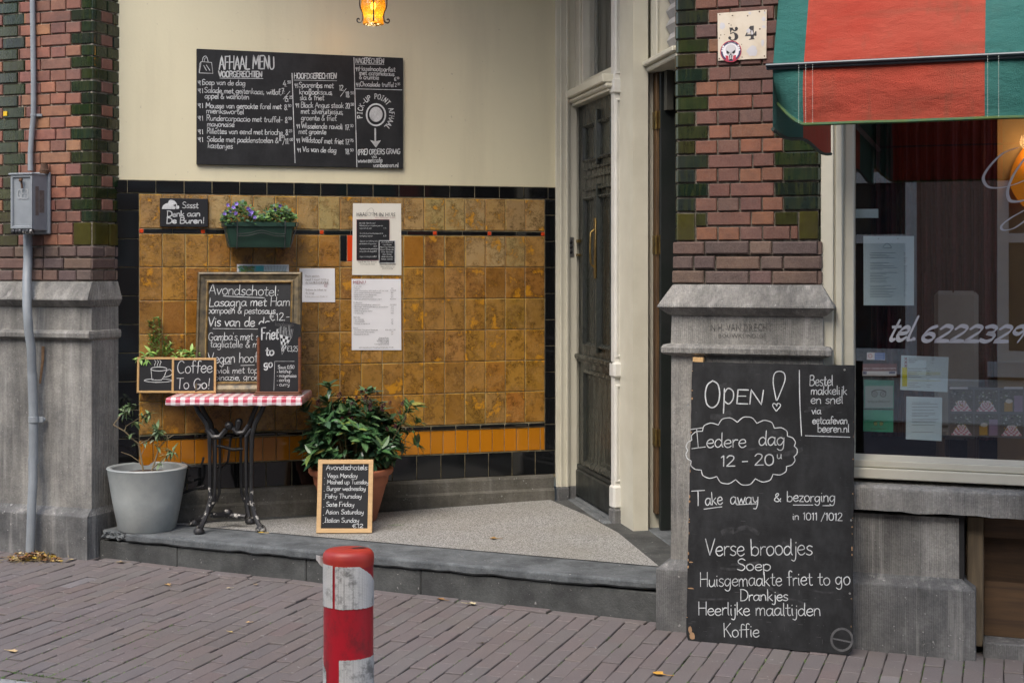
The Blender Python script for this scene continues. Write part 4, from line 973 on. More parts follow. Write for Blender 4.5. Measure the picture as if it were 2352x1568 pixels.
typed(m, p, 'Lunch van Van Beeren', 823.6, 603, 865, D_, cap=4.2); typed(m, p, 'Luxe broodjes wit of bruin', 827.5, 608, 860.5, D_, cap=3, shear=.2); typed(m, p, 'Avondspecialiteiten', 872.6, 608.7, 909, D_, cap=4.2); typed(m, p, 'Bekijk de website voor het', 874.6, 613.4, 906.4, D_, cap=2.8, shear=.2); typed(m, p, 'gerecht van uw dag!', 877.8, 617.4, 902.8, D_, cap=2.8, shear=.2)
m.build('printed_text', INK, t, p.mat(), fix=False); K1.build('black_panel', SLATE3, t, p.mat(), fix=False); W1_.build('white_text', CHALK, t, p.mat(), fix=False); R1.build('red_text', INKR, t, p.mat(), fix=False)
t, p = sheet('menu_sheet', 'white printed MENU sheet taped low on the golden tiles', 'menu', TIL, [(807.4, 640.5), (920.6, 640.7), (921.6, 803.8), (807.7, 803.8)], .012)
m = MB(); R1 = MB()
typed(R1, p, 'MENU', 811.5, 652, 840, D_, cap=7.5)
for s, y, pr in (('Voorgerechten', 658.8, ''), ('* Uiensoep', 663.6, '4,50'), ('* Salade van geitenkaas, witlof, appel en walnoten (vega)', 668.6, '7,00/15,25'), ('* Mousse van gerookte forel met mierikswortel', 673.5, '8,50'), ('* Rundercarpaccio met truffelmayonaise', 678.4, '8,50'), ('* Rillettes van eend met brioche', 683, '8,25'), ('* Salade met paddenstoelen & kastanjes (vegan)', 688, '8,25/17,00'), ('Hoofdgerechten', 696, ''), ('* Spareribs met knoflooksaus, salade & friet', 701, '12,00/18,50'), ('* Black Angus steak met zilveruitjes jus, groente & friet', 705.7, '20,50'), ('* Wisselend vegan gerecht', 710.5, '17,50'), ('* Wildstoof met groente & puree', 715.4, '17,75'), ('* Vis van de dag', 720.2, '18,50'), ('Nagerechten', 729.7, ''), ('* Oreo Cheesecake', 734.7, '6,50'), ('* Chocoladetruffel', 739.5, '2,25'), ('* Kaasplank met vijgenbrood', 744.4, '7,75'), ("Extra's", 754.4, ''), ('* Friet klein / Friet groot / Familiezak', 759, '3,75 / 4,75 / 7,75'), ('* Brood met aioli / Portie Groente', 763.8, '3,75'), ('* Kindermenu met kadootje', 768.6, '6,50')):
    typed(m, p, s, 811.8, y, 811.8+len(s)*1.40, D_, cap=3.1, shear=0 if s[0] == '*' else .2)
    if pr: typed(m, p, pr, 898 if len(pr) < 8 else (896 if len(pr) < 13 else 885), y, (898 if len(pr) < 8 else (896 if len(pr) < 13 else 885))+len(pr)*1.3, D_, cap=3)
y = 777
for s in ('Eetcafe van Beeren', 'Bezorgt bij u thuis', 'Take Away ook mogelijk', '12:00 tot 20:00', 'Postcodegebied 1011 & 1012'): typed(m, p, s, 893-len(s)*1.25, y, 893, D_, cap=3); y += 3.6
typed(m, p, 'www.eetcafevanbeeren.nl | Koningsstraat 54, Amsterdam, 1011 EW', 824.5, 799, 904, D_, cap=2.8)
m.build('printed_text', INK, t, p.mat(), fix=False); R1.build('heading', INKR, t, p.mat(), fix=False)
t, p = sheet('notice', 'small white no smoking notice right of the gilt framed chalkboard', 'notice', TIL, [(687.5, 616), (768.8, 616), (769.6, 693.8), (689.5, 693.5)], .012)
m = MB(); R1 = MB()
for s, x0, y, x1, c in (('Beste gasten,', 701.5, 636, 734.5, 5), ('vanaf 1 maart 2020 is', 701.5, 644.3, 755, 5), ('de tuin', 701.5, 651.5, 718.5, 5), ('Gelieve te roken op', 701.5, 667.5, 750, 5), ('de brug!', 701.5, 675, 722, 5), ('Bedankt namens team Van Beeren!', 701.5, 682, 752.5, 3)): typed(m, p, s, x0, y, x1, D_, cap=c)
for k in (0, .3): typed(m, p, 'ROOKVRIJ.', 720.2+k, 651.5, 755+k, D_+k*.0005, cap=5)
line(R1, p, ell(748, 656, 3.2, 3.2), .0018, D_); line(R1, p, [(746, 654), (750.5, 658)], .0018, D_)
m.build('printed_text', INKG, t, p.mat(), fix=False); R1.build('smoking_sign', INKR, t, p.mat(), fix=False)
t, p = sheet('photo_print', 'photograph print peeping out above the gilt framed chalkboard', 'print', TIL, [(544, 607), (663.5, 607.5), (664, 690), (544, 690)], .012)
m = MB(); r = random.Random(2)
rectpx(m, p, 549, 610, 658, 688, .007, (.12, .25, .27, 1))
for i in range(26): x = 549+r.random()*34; y = 611+r.random()*12; blob(m, p, ell(x, y, 2.5+r.random()*3, 1.5+r.random()*2, n=7), .0072+i*1e-5, (.05+.1*r.random(), .10+.1*r.random(), .05, 1))
rectpx(m, p, 588, 610, 606, 622, .0076, (.04, .30, .33, 1)); rectpx(m, p, 606, 610, 658, 623, .0076, (.45, .55, .58, 1))
for i in range(9): line(m, p, [(606+i*6, 623), (600+i*7.5, 610)], .002, .0079, col=(.12, .14, .15, 1))
for y in (613, 617): line(m, p, [(606, y), (658, y)], .0015, .008, col=(.15, .17, .18, 1))
m.build('picture', PRINT, t, p.mat(), fix=False)
# flower box
fb = TIL.sub(*TIL.uw(530, 566, .02)); t = thing('flower_box', 'dark green plastic window box hanging on the tiled wall', 'planter', fb.mat()); WB = fb
x0, x1 = fb.uw(528, 566, .17)[0], fb.uw(668, 566, .17)[0]; X0, X1 = fb.uw(515, 509, .19)[0], fb.uw(680, 509, .19)[0]; zt_ = fb.uw(600, 510, .19)[1]; zb_ = fb.uw(600, 568, .17)[1]
m = MB(); rows = []
for z, a, b, y0, y1 in ((zb_, x0, x1, -.17, -.05), (zb_+.015, x0-.004, x1+.004, -.175, -.045), (zt_-.028, X0+.012, X1-.012, -.195, -.03), (zt_-.026, X0, X1, -.205, -.022), (zt_, X0-.001, X1+.001, -.206, -.02), (zt_, X0+.012, X1-.012, -.194, -.032), (zt_-.03, X0+.016, X1-.016, -.19, -.036)):
    rows.append([(a+.01, y0, z), (b-.01, y0, z), (b, y0+.012, z), (b, y1, z), (a, y1, z), (a, y0+.012, z)])
m.face(rows[0]); m.grid(rows, None, True); m.build('box', PLANTER, t, fb.mat())
m = MB(); m.face([(X0+.015, -.191, zt_-.028), (X1-.015, -.191, zt_-.028), (X1-.015, -.034, zt_-.028), (X0+.015, -.034, zt_-.028)]); m.build('soil', SOIL, t, fb.mat())
m = MB(); ya = -.209
for px in (545, 655):
    u = fb.uw(px, 540, .2)[0]; m.tube([(u, -.03, zb_-.006), (u, -.182, zb_-.006), (u, ya, zt_-.01), (u, ya+.006, zt_+.006), (u, -.16, zt_+.008)], .003, 6)
ua, ub = fb.uw(545, 540, .2)[0], fb.uw(655, 540, .2)[0]
for z0 in (.066, .08):
    zz = zt_*1-(.155-z0)*1.0; zz = zb_+z0
    m.tube([(ua+(ub-ua)*i/20, -.202-.002, zz+.02*math.exp(-((i-10)/4)**2)) for i in range(21)], .0026, 6)
for s, xx in ((-1, X0-.012), (1, X1+.012)): m.tube([(xx, -.2, zt_-.002), (xx, -.05, zt_-.002)], .003, 6); m.tube([(xx, -.2, zt_-.002), (xx-s*.045, -.178, zb_)], .003, 6)
m.build('wire_holder', mat('wire', (.05, .055, .055), (.03, .03, .03), .45), t, fb.mat(), smooth=True)
# ---- leaves
def leaf(mb, p, d, L, W, col, up=None, bend=.25, n=3, fold=.18):
    d = V(d).normalized(); up = V(up) if up else V((0, 0, 1)); s = d.cross(up)
    if s.length < .05: s = d.cross(V((1, 0, 0)))
    s.normalize(); nn = s.cross(d).normalized(); p = V(p); A = []; B = []; Cc = []
    for i in range(n+1):
        t = i/n; wd = W*.5*(math.sin(math.pi*min(1, (t*.93+.07))**.85)); c = p+d*(L*t)-nn*(bend*L*t*t)
        A.append(c+s*wd+nn*fold*wd); Cc.append(c); B.append(c-s*wd+nn*fold*wd)
    mb.grid([A, Cc, B], col)
def rv(r): 
    while 1:
        v = V((r.uniform(-1, 1), r.uniform(-1, 1), r.uniform(-1, 1)))
        if .05 < v.length < 1: return v.normalized()
r = random.Random(11)
pt = thing('bellflower_plant', 'violet flowering bellflower spilling over the green window box', 'flowers', WB.sub(.1, zt_, .1).mat())
m = MB(); st = MB()
def fbp(x, y, d): u, z = fb.uw(x, y, d); return V((u, -d, z))
for i in range(900):
    x = r.uniform(508, 678); hmx = 33*math.exp(-((x-552)/38)**2)+30*math.exp(-((x-640)/30)**2)+9
    if 590 < x < 606: hmx *= .7
    y = 512-r.random()**.8*hmx*1.15+(6 if r.random() < .2 else 0); d = r.uniform(.05, .215); q = fbp(x, y, d)
    g = r.choice([(.07, .15, .035), (.09, .19, .045), (.05, .12, .045), (.12, .23, .05), (.055, .125, .075)])
    dr = rv(r); dr.z = abs(dr.z)*.4; dr.y = -abs(dr.y)
    L = r.uniform(.014, .026); leaf(m, q, dr, L, L*1.0, var(g, .2), up=(0, -.6, .8), bend=.2)
for i in range(60): x = r.uniform(515, 672); q = fbp(x, 505, .12); st.tube([(q.x, q.y, zt_-.03), q+V((0, -.02, .02)), fbp(x+r.uniform(-8, 8), 505-r.random()*22, r.uniform(.08, .2))], .001, 4)
m.build('foliage', LEAFM, pt, fb.mat(), fix=False); st.build('stems', STEM, pt, fb.mat())
VIO = mat('violet_petal', (.26, .17, .62), (.34, .24, .72), .6); FLW = None
for x, y in ((543, 468), (528.5, 484), (542, 490), (515.5, 491), (570.5, 479), (578, 487), (573, 484), (643.5, 472), (631, 481), (586, 500), (522, 471), (574, 494), (536, 476)):
    q = fbp(x, y, .2)
    if FLW is None:
        m = MB()
        for k in range(5):
            a = k*2*math.pi/5; dd = V((math.cos(a), -.35, math.sin(a))); leaf(m, (0, 0, 0), dd, .016, .011, (1, 1, 1, 1), up=(0, -1, 0), bend=-.1)
        m.ball((0, -.003, 0), .0025, 6, 4); FLW = m.build('flower', VIO, pt, fb.mat() @ Matrix.Translation(q), fix=False)
    else:
        o = FLW.copy(); COL.objects.link(o); o.parent = pt; o.matrix_basis = WM[pt.name].inverted() @ fb.mat() @ Matrix.Translation(q) @ Matrix.Rotation(r.uniform(0, 6), 4, 'Y') @ Matrix.Rotation(r.uniform(-.7, .7), 4, 'Z')
# ================================================================== things on the step
FZ = .207
# table
TZ = .982; ty = F*(H-TZ)/(912-CY); tx0, tx1 = atY(383, 912, ty).x, atY(691, 912, ty).x; TDP = .50
TB = Pl(((tx0+tx1)/2, ty, FZ), (1, .02, 0)); tw = (tx1-tx0)/2
t = thing('cafe_table', 'small square cafe table on a black cast iron double pedestal', 'table', TB.mat())
m = MB(); m.box(-tw+.012, tw-.012, .008, TDP-.01, TZ-FZ-.035, TZ-FZ-.006, .003); m.build('table_top', MAHOG, t, TB.mat())
def q(x, y, Y): return atY(x, y, Y)
yf, yb = ty+.10, ty+.33
for sd in (0, 1):
    m = MB()
    for (xa, xt, Y, fx, fy, fY) in ((((482, 449), (578, 606))[sd] + (yf,) + ((457, 1222, 8.24), (599, 1217, 8.30))[sd]), (((492, 462), (566, 590))[sd]+(yb,)+((446, 1203, 8.50), (575, 1199, 8.53))[sd])):
        s = 1 if sd else -1
        top = [q(xt, 930, Y), q(xt-s*6, 945, Y), q(xa+s*8, 972, Y), q(xa+s*1, 1000, Y), q(xa, 1040, Y), q(xa-s*.5, 1120, Y)]
        m.tube(top, [.014, .014, .015, .014, .0115, .0115], 8)
        m.tube([q(xa-s*13, 1000, Y), q(xa-s*13, 1060, Y), q(xa-s*12, 1130, Y), q(xa-s*5, 1152, Y)], .0085, 8)
        m.tube([q(xa-s*13, 1003, Y), q(xa-s*6, 992, Y), q(xa, 985, Y)], .012, 8)
        fp = q(fx, fy-6, fY); mc = MB()
        mc.tube([q(xa-s*.5, 1118, Y), q(xa-s*.5, 1148, Y), q(xa, 1165, Y).lerp(fp, .30), q(xa, 1180, Y).lerp(fp, .72), fp], [.0115, .0135, .015, .014, .022], 8)
        mc.lathe([(.001, -.016), (.032, -.016), (.032, -.004), (.022, .010), (.001, .012)], 10, fp); mc.build('foot', CHIP, t, WORLD, smooth=True)
    m.build('pedestal', IRON, t, WORLD, smooth=True)
m = MB(); Y = yf
m.tube([q(474, 985, Y), q(487, 1002, Y), q(505, 1003, Y), q(520, 985, Y)], [.015, .017, .016, .014], 8); m.ball(q(526, 977, Y), .026, 12, 8); m.build('upper_stretcher', IRON, t, WORLD, smooth=True); m = MB()
m.tube([q(534, 982, Y), q(545, 993, Y), q(560, 993, Y), q(572, 975, Y)], [.014, .016, .016, .014], 8); m.tube([q(549, 970, Y), q(543, 990, Y)], [.022, .014], 10); m.ball(q(549, 968, Y), .022, 10, 6); m.build('upper_stretcher', IRON, t, WORLD, smooth=True); m = MB()
m.tube([q(499, 1024, yb), q(510, 1025, yb), q(535, 1032, yb), q(558, 1030, yb)], .010, 8)
m.build('rear_stretcher', IRON, t, WORLD, smooth=True)
m = MB(); m.tube([q(486, 1182, yf), q(520, 1183, yf+.08), q(565, 1186, yf+.05)], .017, 8); m.ball(q(523, 1177, yf+.08), .030, 12, 8, sz=.8); m.build('lower_stretcher', CHIP, t, WORLD, smooth=True)
# cable under the table
CB = thing('black_cable', 'black cable looping down the tiles behind the table pedestal', 'cable', q(527, 1070, 8.55)); m = MB()
m.tube([q(546, 985, 8.62), q(530, 1005, 8.58), q(526, 1040, 8.58), q(523, 1060, 8.6), q(510, 1072, 8.62), q(490, 1075, 8.63)], .008, 6); m.build('cord', IRON, CB, WORLD, smooth=True)
# cloth
CL = Pl(TB.P(0, TZ-FZ), TB.U); t = thing('tablecloth', 'red and white gingham oilcloth covering the small table', 'tablecloth', CL.mat())
m = MB(); r = random.Random(4); pr = []
n = 26
def rim(off, z, wob):
    o = []
    X = tw+off; y0, y1 = -off, TDP+off
    for i in range(n): o.append((-X+2*X*i/n, y0, z))
    for i in range(n): o.append((X, y0+(y1-y0)*i/n, z))
    for i in range(n): o.append((X-2*X*i/n, y1, z))
    for i in range(n): o.append((-X, y1-(y1-y0)*i/n, z))
    return [(a+r.uniform(-wob, wob), b+r.uniform(-wob, wob), c+r.uniform(-wob, wob)) for a, b, c in o]
rows = [rim(-.012, 0, 0), rim(-.003, -.002, 0), rim(.002, -.008, 0), rim(.004, -.022, .0006), rim(.006, -.038, .001), rim(.002, -.047, .003)]
m.grid(rows, None, True); m.face(rows[0]); m.build('cloth', GING, t, CL.mat(), smooth=True)
# gilt framed chalkboard standing on the table
fy = F*(H-TZ)/(903-CY)
fy = min(fy, 8.52)
def lean(pbl, pbr, ptl): 
    U = (pbr-pbl).normalized(); W = (ptl-pbl); W = (W-U*W.dot(U)).normalized(); return Pl(pbl, U, W)
a = atY(447, 903, fy); a.z = TZ+.001
b = V((atY(690, 903, fy+.03).x, fy+.03, TZ+.001)); yt = TIL.P(TIL.uw(460, 630, .05)[0], 0, .05).y
c = atY(455, 625, yt-.02); p = lean(a, b, V((a.x, c.y, c.z)))
t = thing('framed_chalkboard', 'chalkboard in a worn gilt picture frame headed Avondschotel, standing on the table', 'chalkboard', p.mat())
bw, bh = (b-a).length, p.uw(455, 625)[1]
i0 = p.uw(473.6, 700, 0)[0]; 
m = MB(); m.frame(0, bw, 0, bh, [(0, .02), (0, -.012), (.006, -.024), (.014, -.026), (.022, -.016), (.046, -.008), (.052, -.012), (.056, -.012)]); 
m.mi = 1; m.frame(.056, bw-.056, .056, bh-.056, [(0, -.012), (.004, -.014), (.008, -.010), (.012, .004), (.014, .006)]); m.build('frame', [GILT, GOLD], t, p.mat())
m = MB(); m.box(.05, bw-.05, .004, .016, .05, bh-.05); m.build('slate', SLATE, t, p.mat())
m = MB(); D_ = -.0034
def w(s, x0, y0, x1, y1, cap=12, wd=.0045, mb=None, col=None, jit=.8): pen(mb or m, p, s, x0, y0, x1, y1, cap, wd, D_, jit, col=col)
w('Avondschotel:', 478.2, 676, 641.5, 679.3, 24, .0048); line(m, p, [(512.7, 679.8), (560, 682), (607.6, 683.8)], .0034, D_)
w('Lasagna met Ham', 479.5, 703.5, 666.4, 701.8, 20, .0048); w('pompoen & pestosaus', 475.4, 719.5, 632.8, 720.8, 15, .0041); w('€12,-', 619, 736.4, 665, 734.7, 17, .0038)
w('Vis van de dag', 477, 749, 634, 749.6, 22, .0060); line(m, p, [(489, 754.4), (640, 756)], .0034, D_)
w("Gamba's met spinazie", 478, 781.4, 650, 780, 18, .0038); w('tagliatelle & mosselen', 482, 797, 648, 798.7, 16, .0036); w('Vegan hoofd', 477, 834, 606, 831, 23, .0044)
line(m, p, [(508, 836), (531, 835)], .0034, D_); line(m, p, [(553, 839), (584, 838)], .0034, D_); w('ravioli met topinambur', 483, 857.5, 655, 855.5, 15, .0037); w('spinazie, groente', 484, 873.5, 622, 871.4, 14, .0037)
m.build('lettering', CHALK, t, p.mat(), fix=False)
# fries board
yy = F*(H-TZ)/(908-CY)+.035
a, b = atY(584, 908, yy), atY(693, 908, yy); a.z = b.z = TZ+.001; p = Pl(a, b-a)
t = thing('table_sign', 'arched chalkboard Friet to go between two mahogany posts on the table', 'chalkboard', p.mat())
def pp(x, y, d=0): return p.uw(x, y, d)
sx0, sx1 = pp(593, 800)[0], pp(690.5, 800)[0]; zb_ = pp(640, 899)[1]; ze = pp(640, 746)[1]; zt_ = pp(640, 736.5)[1]
m = MB(); n = 16; poly = [(sx0, zb_)]+[(sx1, zb_)]+[(sx1+(sx0-sx1)*i/n, ze+(zt_-ze)*math.sin(math.pi*i/n)) for i in range(n+1)]; m.prism(poly, -.006, .006); m.build('slate', SLATE3, t, p.mat())
for x in (594, 688.8):
    u = pp(x, 800)[0]; m = MB(); m.lathe([(.001, zb_-.01), (.0095, zb_-.01), (.0095, pp(594, 779)[1]), (.008, pp(594, 776)[1]), (.009, pp(594, 774.5)[1]), (.001, pp(594, 773.5)[1])], 16, (u, -.004, 0)); m.build('post', MAHOG, t, p.mat(), smooth=True)
m = MB(); L = (b-a).length; m.box(0, L, -.045, .045, 0, zb_*.55, .006); m.box(.006, L-.006, -.034, .034, zb_*.55, zb_+.001, .006); m.build('base', MAHOG, t, p.mat())
m = MB(); D_ = .0066
w('Friet', 600, 780, 640, 779, 26, .0075); w('to', 609.6, 815, 629.4, 815.3, 20, .0075); w('go', 606, 843, 626, 843, 18, .0075)
w('€3,25', 659, 806.7, 683.7, 806.7, 12, .0034); line(m, p, [(676, 829.5), (631, 829.5), (629, 897)], .0022, D_, False)
for s, x0, y, x1 in (('Saus 0,50', 638, 846.4, 676), ('ketchup', 641, 855.8, 669), ('mayonaise', 641, 866, 681), ('oorlog', 641, 876, 666), ('curry', 641.5, 886, 665)): w(s, x0, y, x1, y, 8, .0028)
for y in (855, 864, 875, 885): line(m, p, [(636.6, y-1), (637.4, y-1)], .004, D_)
cone = [(643, 768), (648, 814), (669, 775)]
line(m, p, cone+[cone[0]], .0022, D_, False)
tipc = V((648, 814))
for j in range(5):
    for i in range(4):
        if (i+j) % 2: continue
        q4 = []
        for (ii, jj_) in ((i, j), (i+1, j), (i+1, j+1), (i, j+1)): q4.append(tuple(V((643, 768)).lerp(V((669, 775)), ii/4).lerp(tipc, jj_/6)))
        blob(m, p, q4, D_)
for i in range(9): xx = 642+i*3.1; hh = 16+6*math.sin(i*2.3); line(m, p, [(xx, 770+i*.5), (xx-2+i*.7, 770-hh), (xx+1+i*.7, 769-hh), (xx+3, 770+i*.5)], .0014, D_, False)
f = MB(); w('koolsoep', 632, 748, 674, 750, 9, .003, f); f.build('faint_lettering', FAINT, t, p.mat(), fix=False)
m.build('lettering', CHALK, t, p.mat(), fix=False)
# herb trough carrying the two coffee slates
yh = F*(H-TZ)/(904-CY)
a = atY(318, 903, yh+.05); a.z = TZ+.002; b = atY(495, 903, yh+.05); p = Pl(a, (b.x-a.x, .012, 0)); L = b.x-a.x
t = thing('herb_trough', 'narrow dark wooden herb trough behind the coffee slates on the table', 'planter', p.mat()); HT = p
m = MB(); hz = .175
for x0, x1, y0, y1 in ((0, L, 0, .012), (0, L, .10, .112), (0, .012, .012, .10), (L-.012, L, .012, .10)): m.box(x0, x1, y0, y1, 0, hz, .002)
m.box(.012, L-.012, .012, .10, 0, .012); m.build('box', BROWN, t, p.mat()); m = MB(); m.box(.013, L-.013, .013, .099, .1, .15); m.build('soil', SOIL, t, p.mat())
def slate(name, label, bl, br, tl, yoff, draw):
    a = atY(*bl, yh+yoff); a.z = TZ+.0025; b = atY(*br, yh+yoff); b.z = a.z; c = atY(*tl, yh+yoff+.012)
    global p, m
    p = lean(a, b, V((a.x, c.y, c.z))); W_, H_ = (b-a).length, p.uw(*tl)[1]
    t = thing(name, label, 'chalkboard', p.mat()); m = MB(); m.frame(0, W_, 0, H_, [(0, .008), (0, -.004), (.001, -.005), (.012, -.005), (.013, -.003), (.013, .002)]); m.frame(0, W_, 0, H_, [(0, .008), (.014, .008)]); m.build('frame', PINE, t, p.mat())
    m = MB(); m.box(.012, W_-.012, -.001, .006, .012, H_-.012); m.build('slate', SLATE3, t, p.mat()); m = MB(); draw(); m.build('lettering', CHALK, t, p.mat(), fix=False)
D_ = .0016
def cup():
    line(m, p, ell(365, 847, 18.3, 4.6), .0042, D_); line(m, p, [(346.8, 848), (348, 860), (349, 872.5), (371, 872.5), (378, 862), (383.2, 848)], .0042, D_, False)
    line(m, p, [(382, 852), (389, 848), (395, 853), (394, 860), (386, 864), (377, 866)], .0042, D_); line(m, p, ell(363, 873.5, 31.5, 4, -70, 250), .0036, D_)
    for x in (355, 361, 367): line(m, p, [(x, 827), (x+3, 831), (x+1, 835), (x, 840)], .0028, D_)
def ctg(): w('Coffee', 406.3, 857.4, 488.6, 854.5, 27, .0048); w('To Go!', 404.4, 892, 483.7, 893, 24, .0048)
slate('chalk_slate', 'small pine framed slate with a drawn steaming coffee cup', (314.3, 901.7), (404, 904), (320, 820), .036, cup)
slate('chalk_slate', 'small pine framed slate reading Coffee To Go on the table corner', (394.2, 903.7), (496, 906), (399, 821.4), .012, ctg)
# herbs
t = thing('herb_plant', 'light green herbs growing up behind the coffee slates', 'plant', HT.sub(L/2, .15, -.05).mat()); m = MB(); st = MB(); r = random.Random(21)
yg = yh+.10
def qq(x, y, dy=0): return atY(x, y, yg+dy)
LG = [(.19, .34, .07), (.23, .40, .08), (.14, .27, .055), (.28, .42, .11)]
for path in ([(360, 818), (358, 790), (352, 760), (355, 729)], [(366, 818), (366, 780), (366, 750), (363, 731)], [(372, 818), (378, 795), (384, 770)], [(350, 818), (346, 790), (344, 755), (342, 738)], [(376, 818), (388, 800), (394, 788)], [(380, 818), (392, 808), (398, 805)], [(355, 818), (352, 780), (352, 750)]):
    pts = [qq(x, y, r.uniform(-.03, .03)) for x, y in path]; pts = [V(s) for s in smooth([tuple(v) for v in [(a.x, a.z) for a in pts]], 6) and [(0, 0, 0)]] and pts
    st.tube(pts, .0017, 5)
    for i in range(len(pts)-1):
        for k in range(20):
            c = pts[i].lerp(pts[i+1], r.random()); dd = rv(r); dd.z = abs(dd.z)*.7+.2
            Lf = r.uniform(.018, .034); leaf(m, c, dd, Lf, Lf*.34, var(r.choice(LG), .2), bend=.2)
for cx, cy, sc in ((333, 815, 1), (345, 808, 1.1), (322, 822, 1), (338, 822, 1.1), (404, 817, .9), (434, 812, 1.1), (440, 808, 1.1), (408, 830, .9), (430, 818, 1), (448, 816, .9), (418, 806, .9)):
    c0_ = qq(cx, cy, -.045); st.tube([qq(cx+r.uniform(-5, 8), 824, .0), qq(cx, cy-2, -.03), c0_], .0014, 5)
    for k in range(6): dd = rv(r); dd.y = -abs(dd.y)*.6; Lf = r.uniform(.036, .05)*sc; leaf(m, c0_, dd, Lf, Lf*.42, var(r.choice(LG), .2), up=(0, -.5, 1), bend=.35)
m.build('foliage', LEAFM, t, WORLD, fix=False); st.build('stems', STEM, t, WORLD)
# ---- pots
def pot_prof(rb, rt, hh, lip): return None
gy = 8.40; gc = atY(338, 1000, gy); GP = V((gc.x, gy, .2))
t = thing('grey_pot', 'tapered grey glazed pot on the left end of the step', 'pot', GP); rt = 182/2*gy/F; rb = 65*gy/F; hh = H-(1071-CY)*gy/F-.2
m = MB(); m.lathe([(.001, 0), (rb-.006, 0), (rb, .006), (rb+(rt-rb)*.5, hh*.48), (rt-.004, hh-.012), (rt, hh-.005), (rt-.004, hh), (rt-.022, hh+.001), (rt-.030, hh-.006), (rt-.034, hh-.03), (rt-.05, hh-.10)], 64); m.build('body', POTG, t, Matrix.Translation(GP), smooth=True)
m = MB(); m.lathe([(rt-.04, hh-.045), (rt-.1, hh-.035), (.001, hh-.03)], 40); m.build('soil', SOIL, t, Matrix.Translation(GP), smooth=True)
t = thing('straggly_shrub', 'sparse leggy shrub with few grey green leaves in the grey pot', 'shrub', GP+V((0, 0, hh-.04))); m = MB(); st = MB(); r = random.Random(8)
def z7(x, y, dy=0): return atY(229.6+x*.2563, 889.7+y*.2563, gy+dy)
GG = [(.13, .20, .085), (.18, .26, .13), (.10, .16, .065), (.26, .33, .21)]
def branch(ps, r0, r1, dys):
    P3 = [z7(x, y, d) for (x, y), d in zip(ps, dys)]; n_ = len(P3); st.tube(P3, [r0+(r1-r0)*i/(n_-1) for i in range(n_)], 6); return P3
branch([(388, 745), (365, 610), (345, 500), (290, 460), (220, 390), (120, 335)], .0065, .003, [0, 0, 0, -.02, -.04, -.05])
branch([(120, 335), (170, 270), (220, 205), (270, 160)], .003, .0018, [-.05, -.05, -.06, -.06]); branch([(220, 390), (235, 345), (330, 285), (430, 240)], .003, .0016, [-.04, -.03, -.03, -.04])
branch([(465, 745), (500, 640), (530, 540), (600, 460), (660, 425)], .006, .0025, [0, .01, .03, .05, .05]); branch([(345, 510), (430, 470), (515, 385)], .003, .0018, [0, -.02, -.03]); branch([(465, 730), (560, 650), (650, 580)], .0035, .0016, [0, -.03, -.06]); branch([(362, 668), (270, 605), (190, 578)], .003, .002, [0, -.03, -.05]); branch([(372, 600), (400, 540), (380, 470)], .003, .002, [0, .02, .03])
def cl7(x, y, dy, n_, Ls, dn=.3):
    for k in range(int(n_*1.6)): dd = rv(r); dd.z = dd.z*.6-dn*.4+.15; Lf = Ls*r.uniform(.7, 1.2); leaf(m, z7(x+r.uniform(-14, 14), y+r.uniform(-12, 12), dy), dd, Lf*1.1, Lf*.34, var(r.choice(GG), .22), bend=.35)
for x, y, dy, n_, Ls in ((265, 165, -.06, 14, .05), (430, 243, -.04, 12, .05), (390, 270, -.03, 4, .055), (515, 390, -.03, 17, .055), (490, 430, -.02, 6, .055), (650, 580, -.06, 12, .05), (600, 610, -.05, 4, .045), (235, 220, -.05, 5, .06), (310, 300, -.03, 5, .06), (265, 430, -.03, 4, .05), (500, 520, 0, 5, .045), (330, 510, 0, 4, .03), (410, 490, 0, 4, .035), (590, 470, .04, 4, .03), (500, 460, -.02, 4, .06), (530, 680, -.03, 3, .05)): cl7(x, y, dy, n_, Ls)
m.build('foliage', LEAFM, t, WORLD, fix=False); st.build('branches', mat('twig', (.24, .19, .10), (.16, .12, .07), .7), t, WORLD, smooth=True)
# black iron basket behind the grey pot
t = thing('iron_basket', 'black iron plant holder half hidden behind the grey pot', 'plant holder', q(440, 1110, 8.55)); m = MB()
m.tube([q(418, 1062, 8.56), q(440, 1072, 8.55), q(462, 1070, 8.53), q(468, 1050, 8.52)], .008, 6); m.tube([q(432, 1075, 8.55), q(428, 1100, 8.55), q(415, 1130, 8.55)], .009, 6); m.tube([q(415, 1135, 8.54), q(440, 1124, 8.53), q(470, 1116, 8.52)], .009, 6); m.tube([q(425, 1108, 8.55), q(445, 1104, 8.55)], .006, 6)
m.build('ring', IRON, t, WORLD, smooth=True)
ty_ = 8.64; tc = atY(806, 1000, ty_); TP = V((tc.x, ty_, .208)); rt = 97*ty_/F; zr = H-(1072-CY)*ty_/F-.208
t = thing('terracotta_pot', 'round terracotta pot with a rolled rim behind the small menu slate', 'pot', TP)
m = MB(); k = rt/.25; m.lathe([(.001, 0), (rt*.58, 0), (rt*.62, .02), (rt*.84, zr-.10), (rt*.865, zr-.098), (rt*.87, zr-.088), (rt*.9, zr-.045), (rt*.96, zr-.04), (rt, zr-.025), (rt, zr-.008), (rt*.96, zr), (rt*.9, zr-.002), (rt*.86, zr-.02), (rt*.84, zr-.08)], 64); m.build('body', TERRA, t, Matrix.Translation(TP), smooth=True)
m = MB(); m.lathe([(rt*.85, zr-.05), (.001, zr-.04)], 40); m.build('soil', SOIL, t, Matrix.Translation(TP))
SKP = TP+V((0, 0, zr-.04)); t = thing('skimmia_shrub', 'dense dark green shrub with maroon bud clusters in the terracotta pot', 'shrub', SKP); m = MB(); st = MB(); r = random.Random(15)
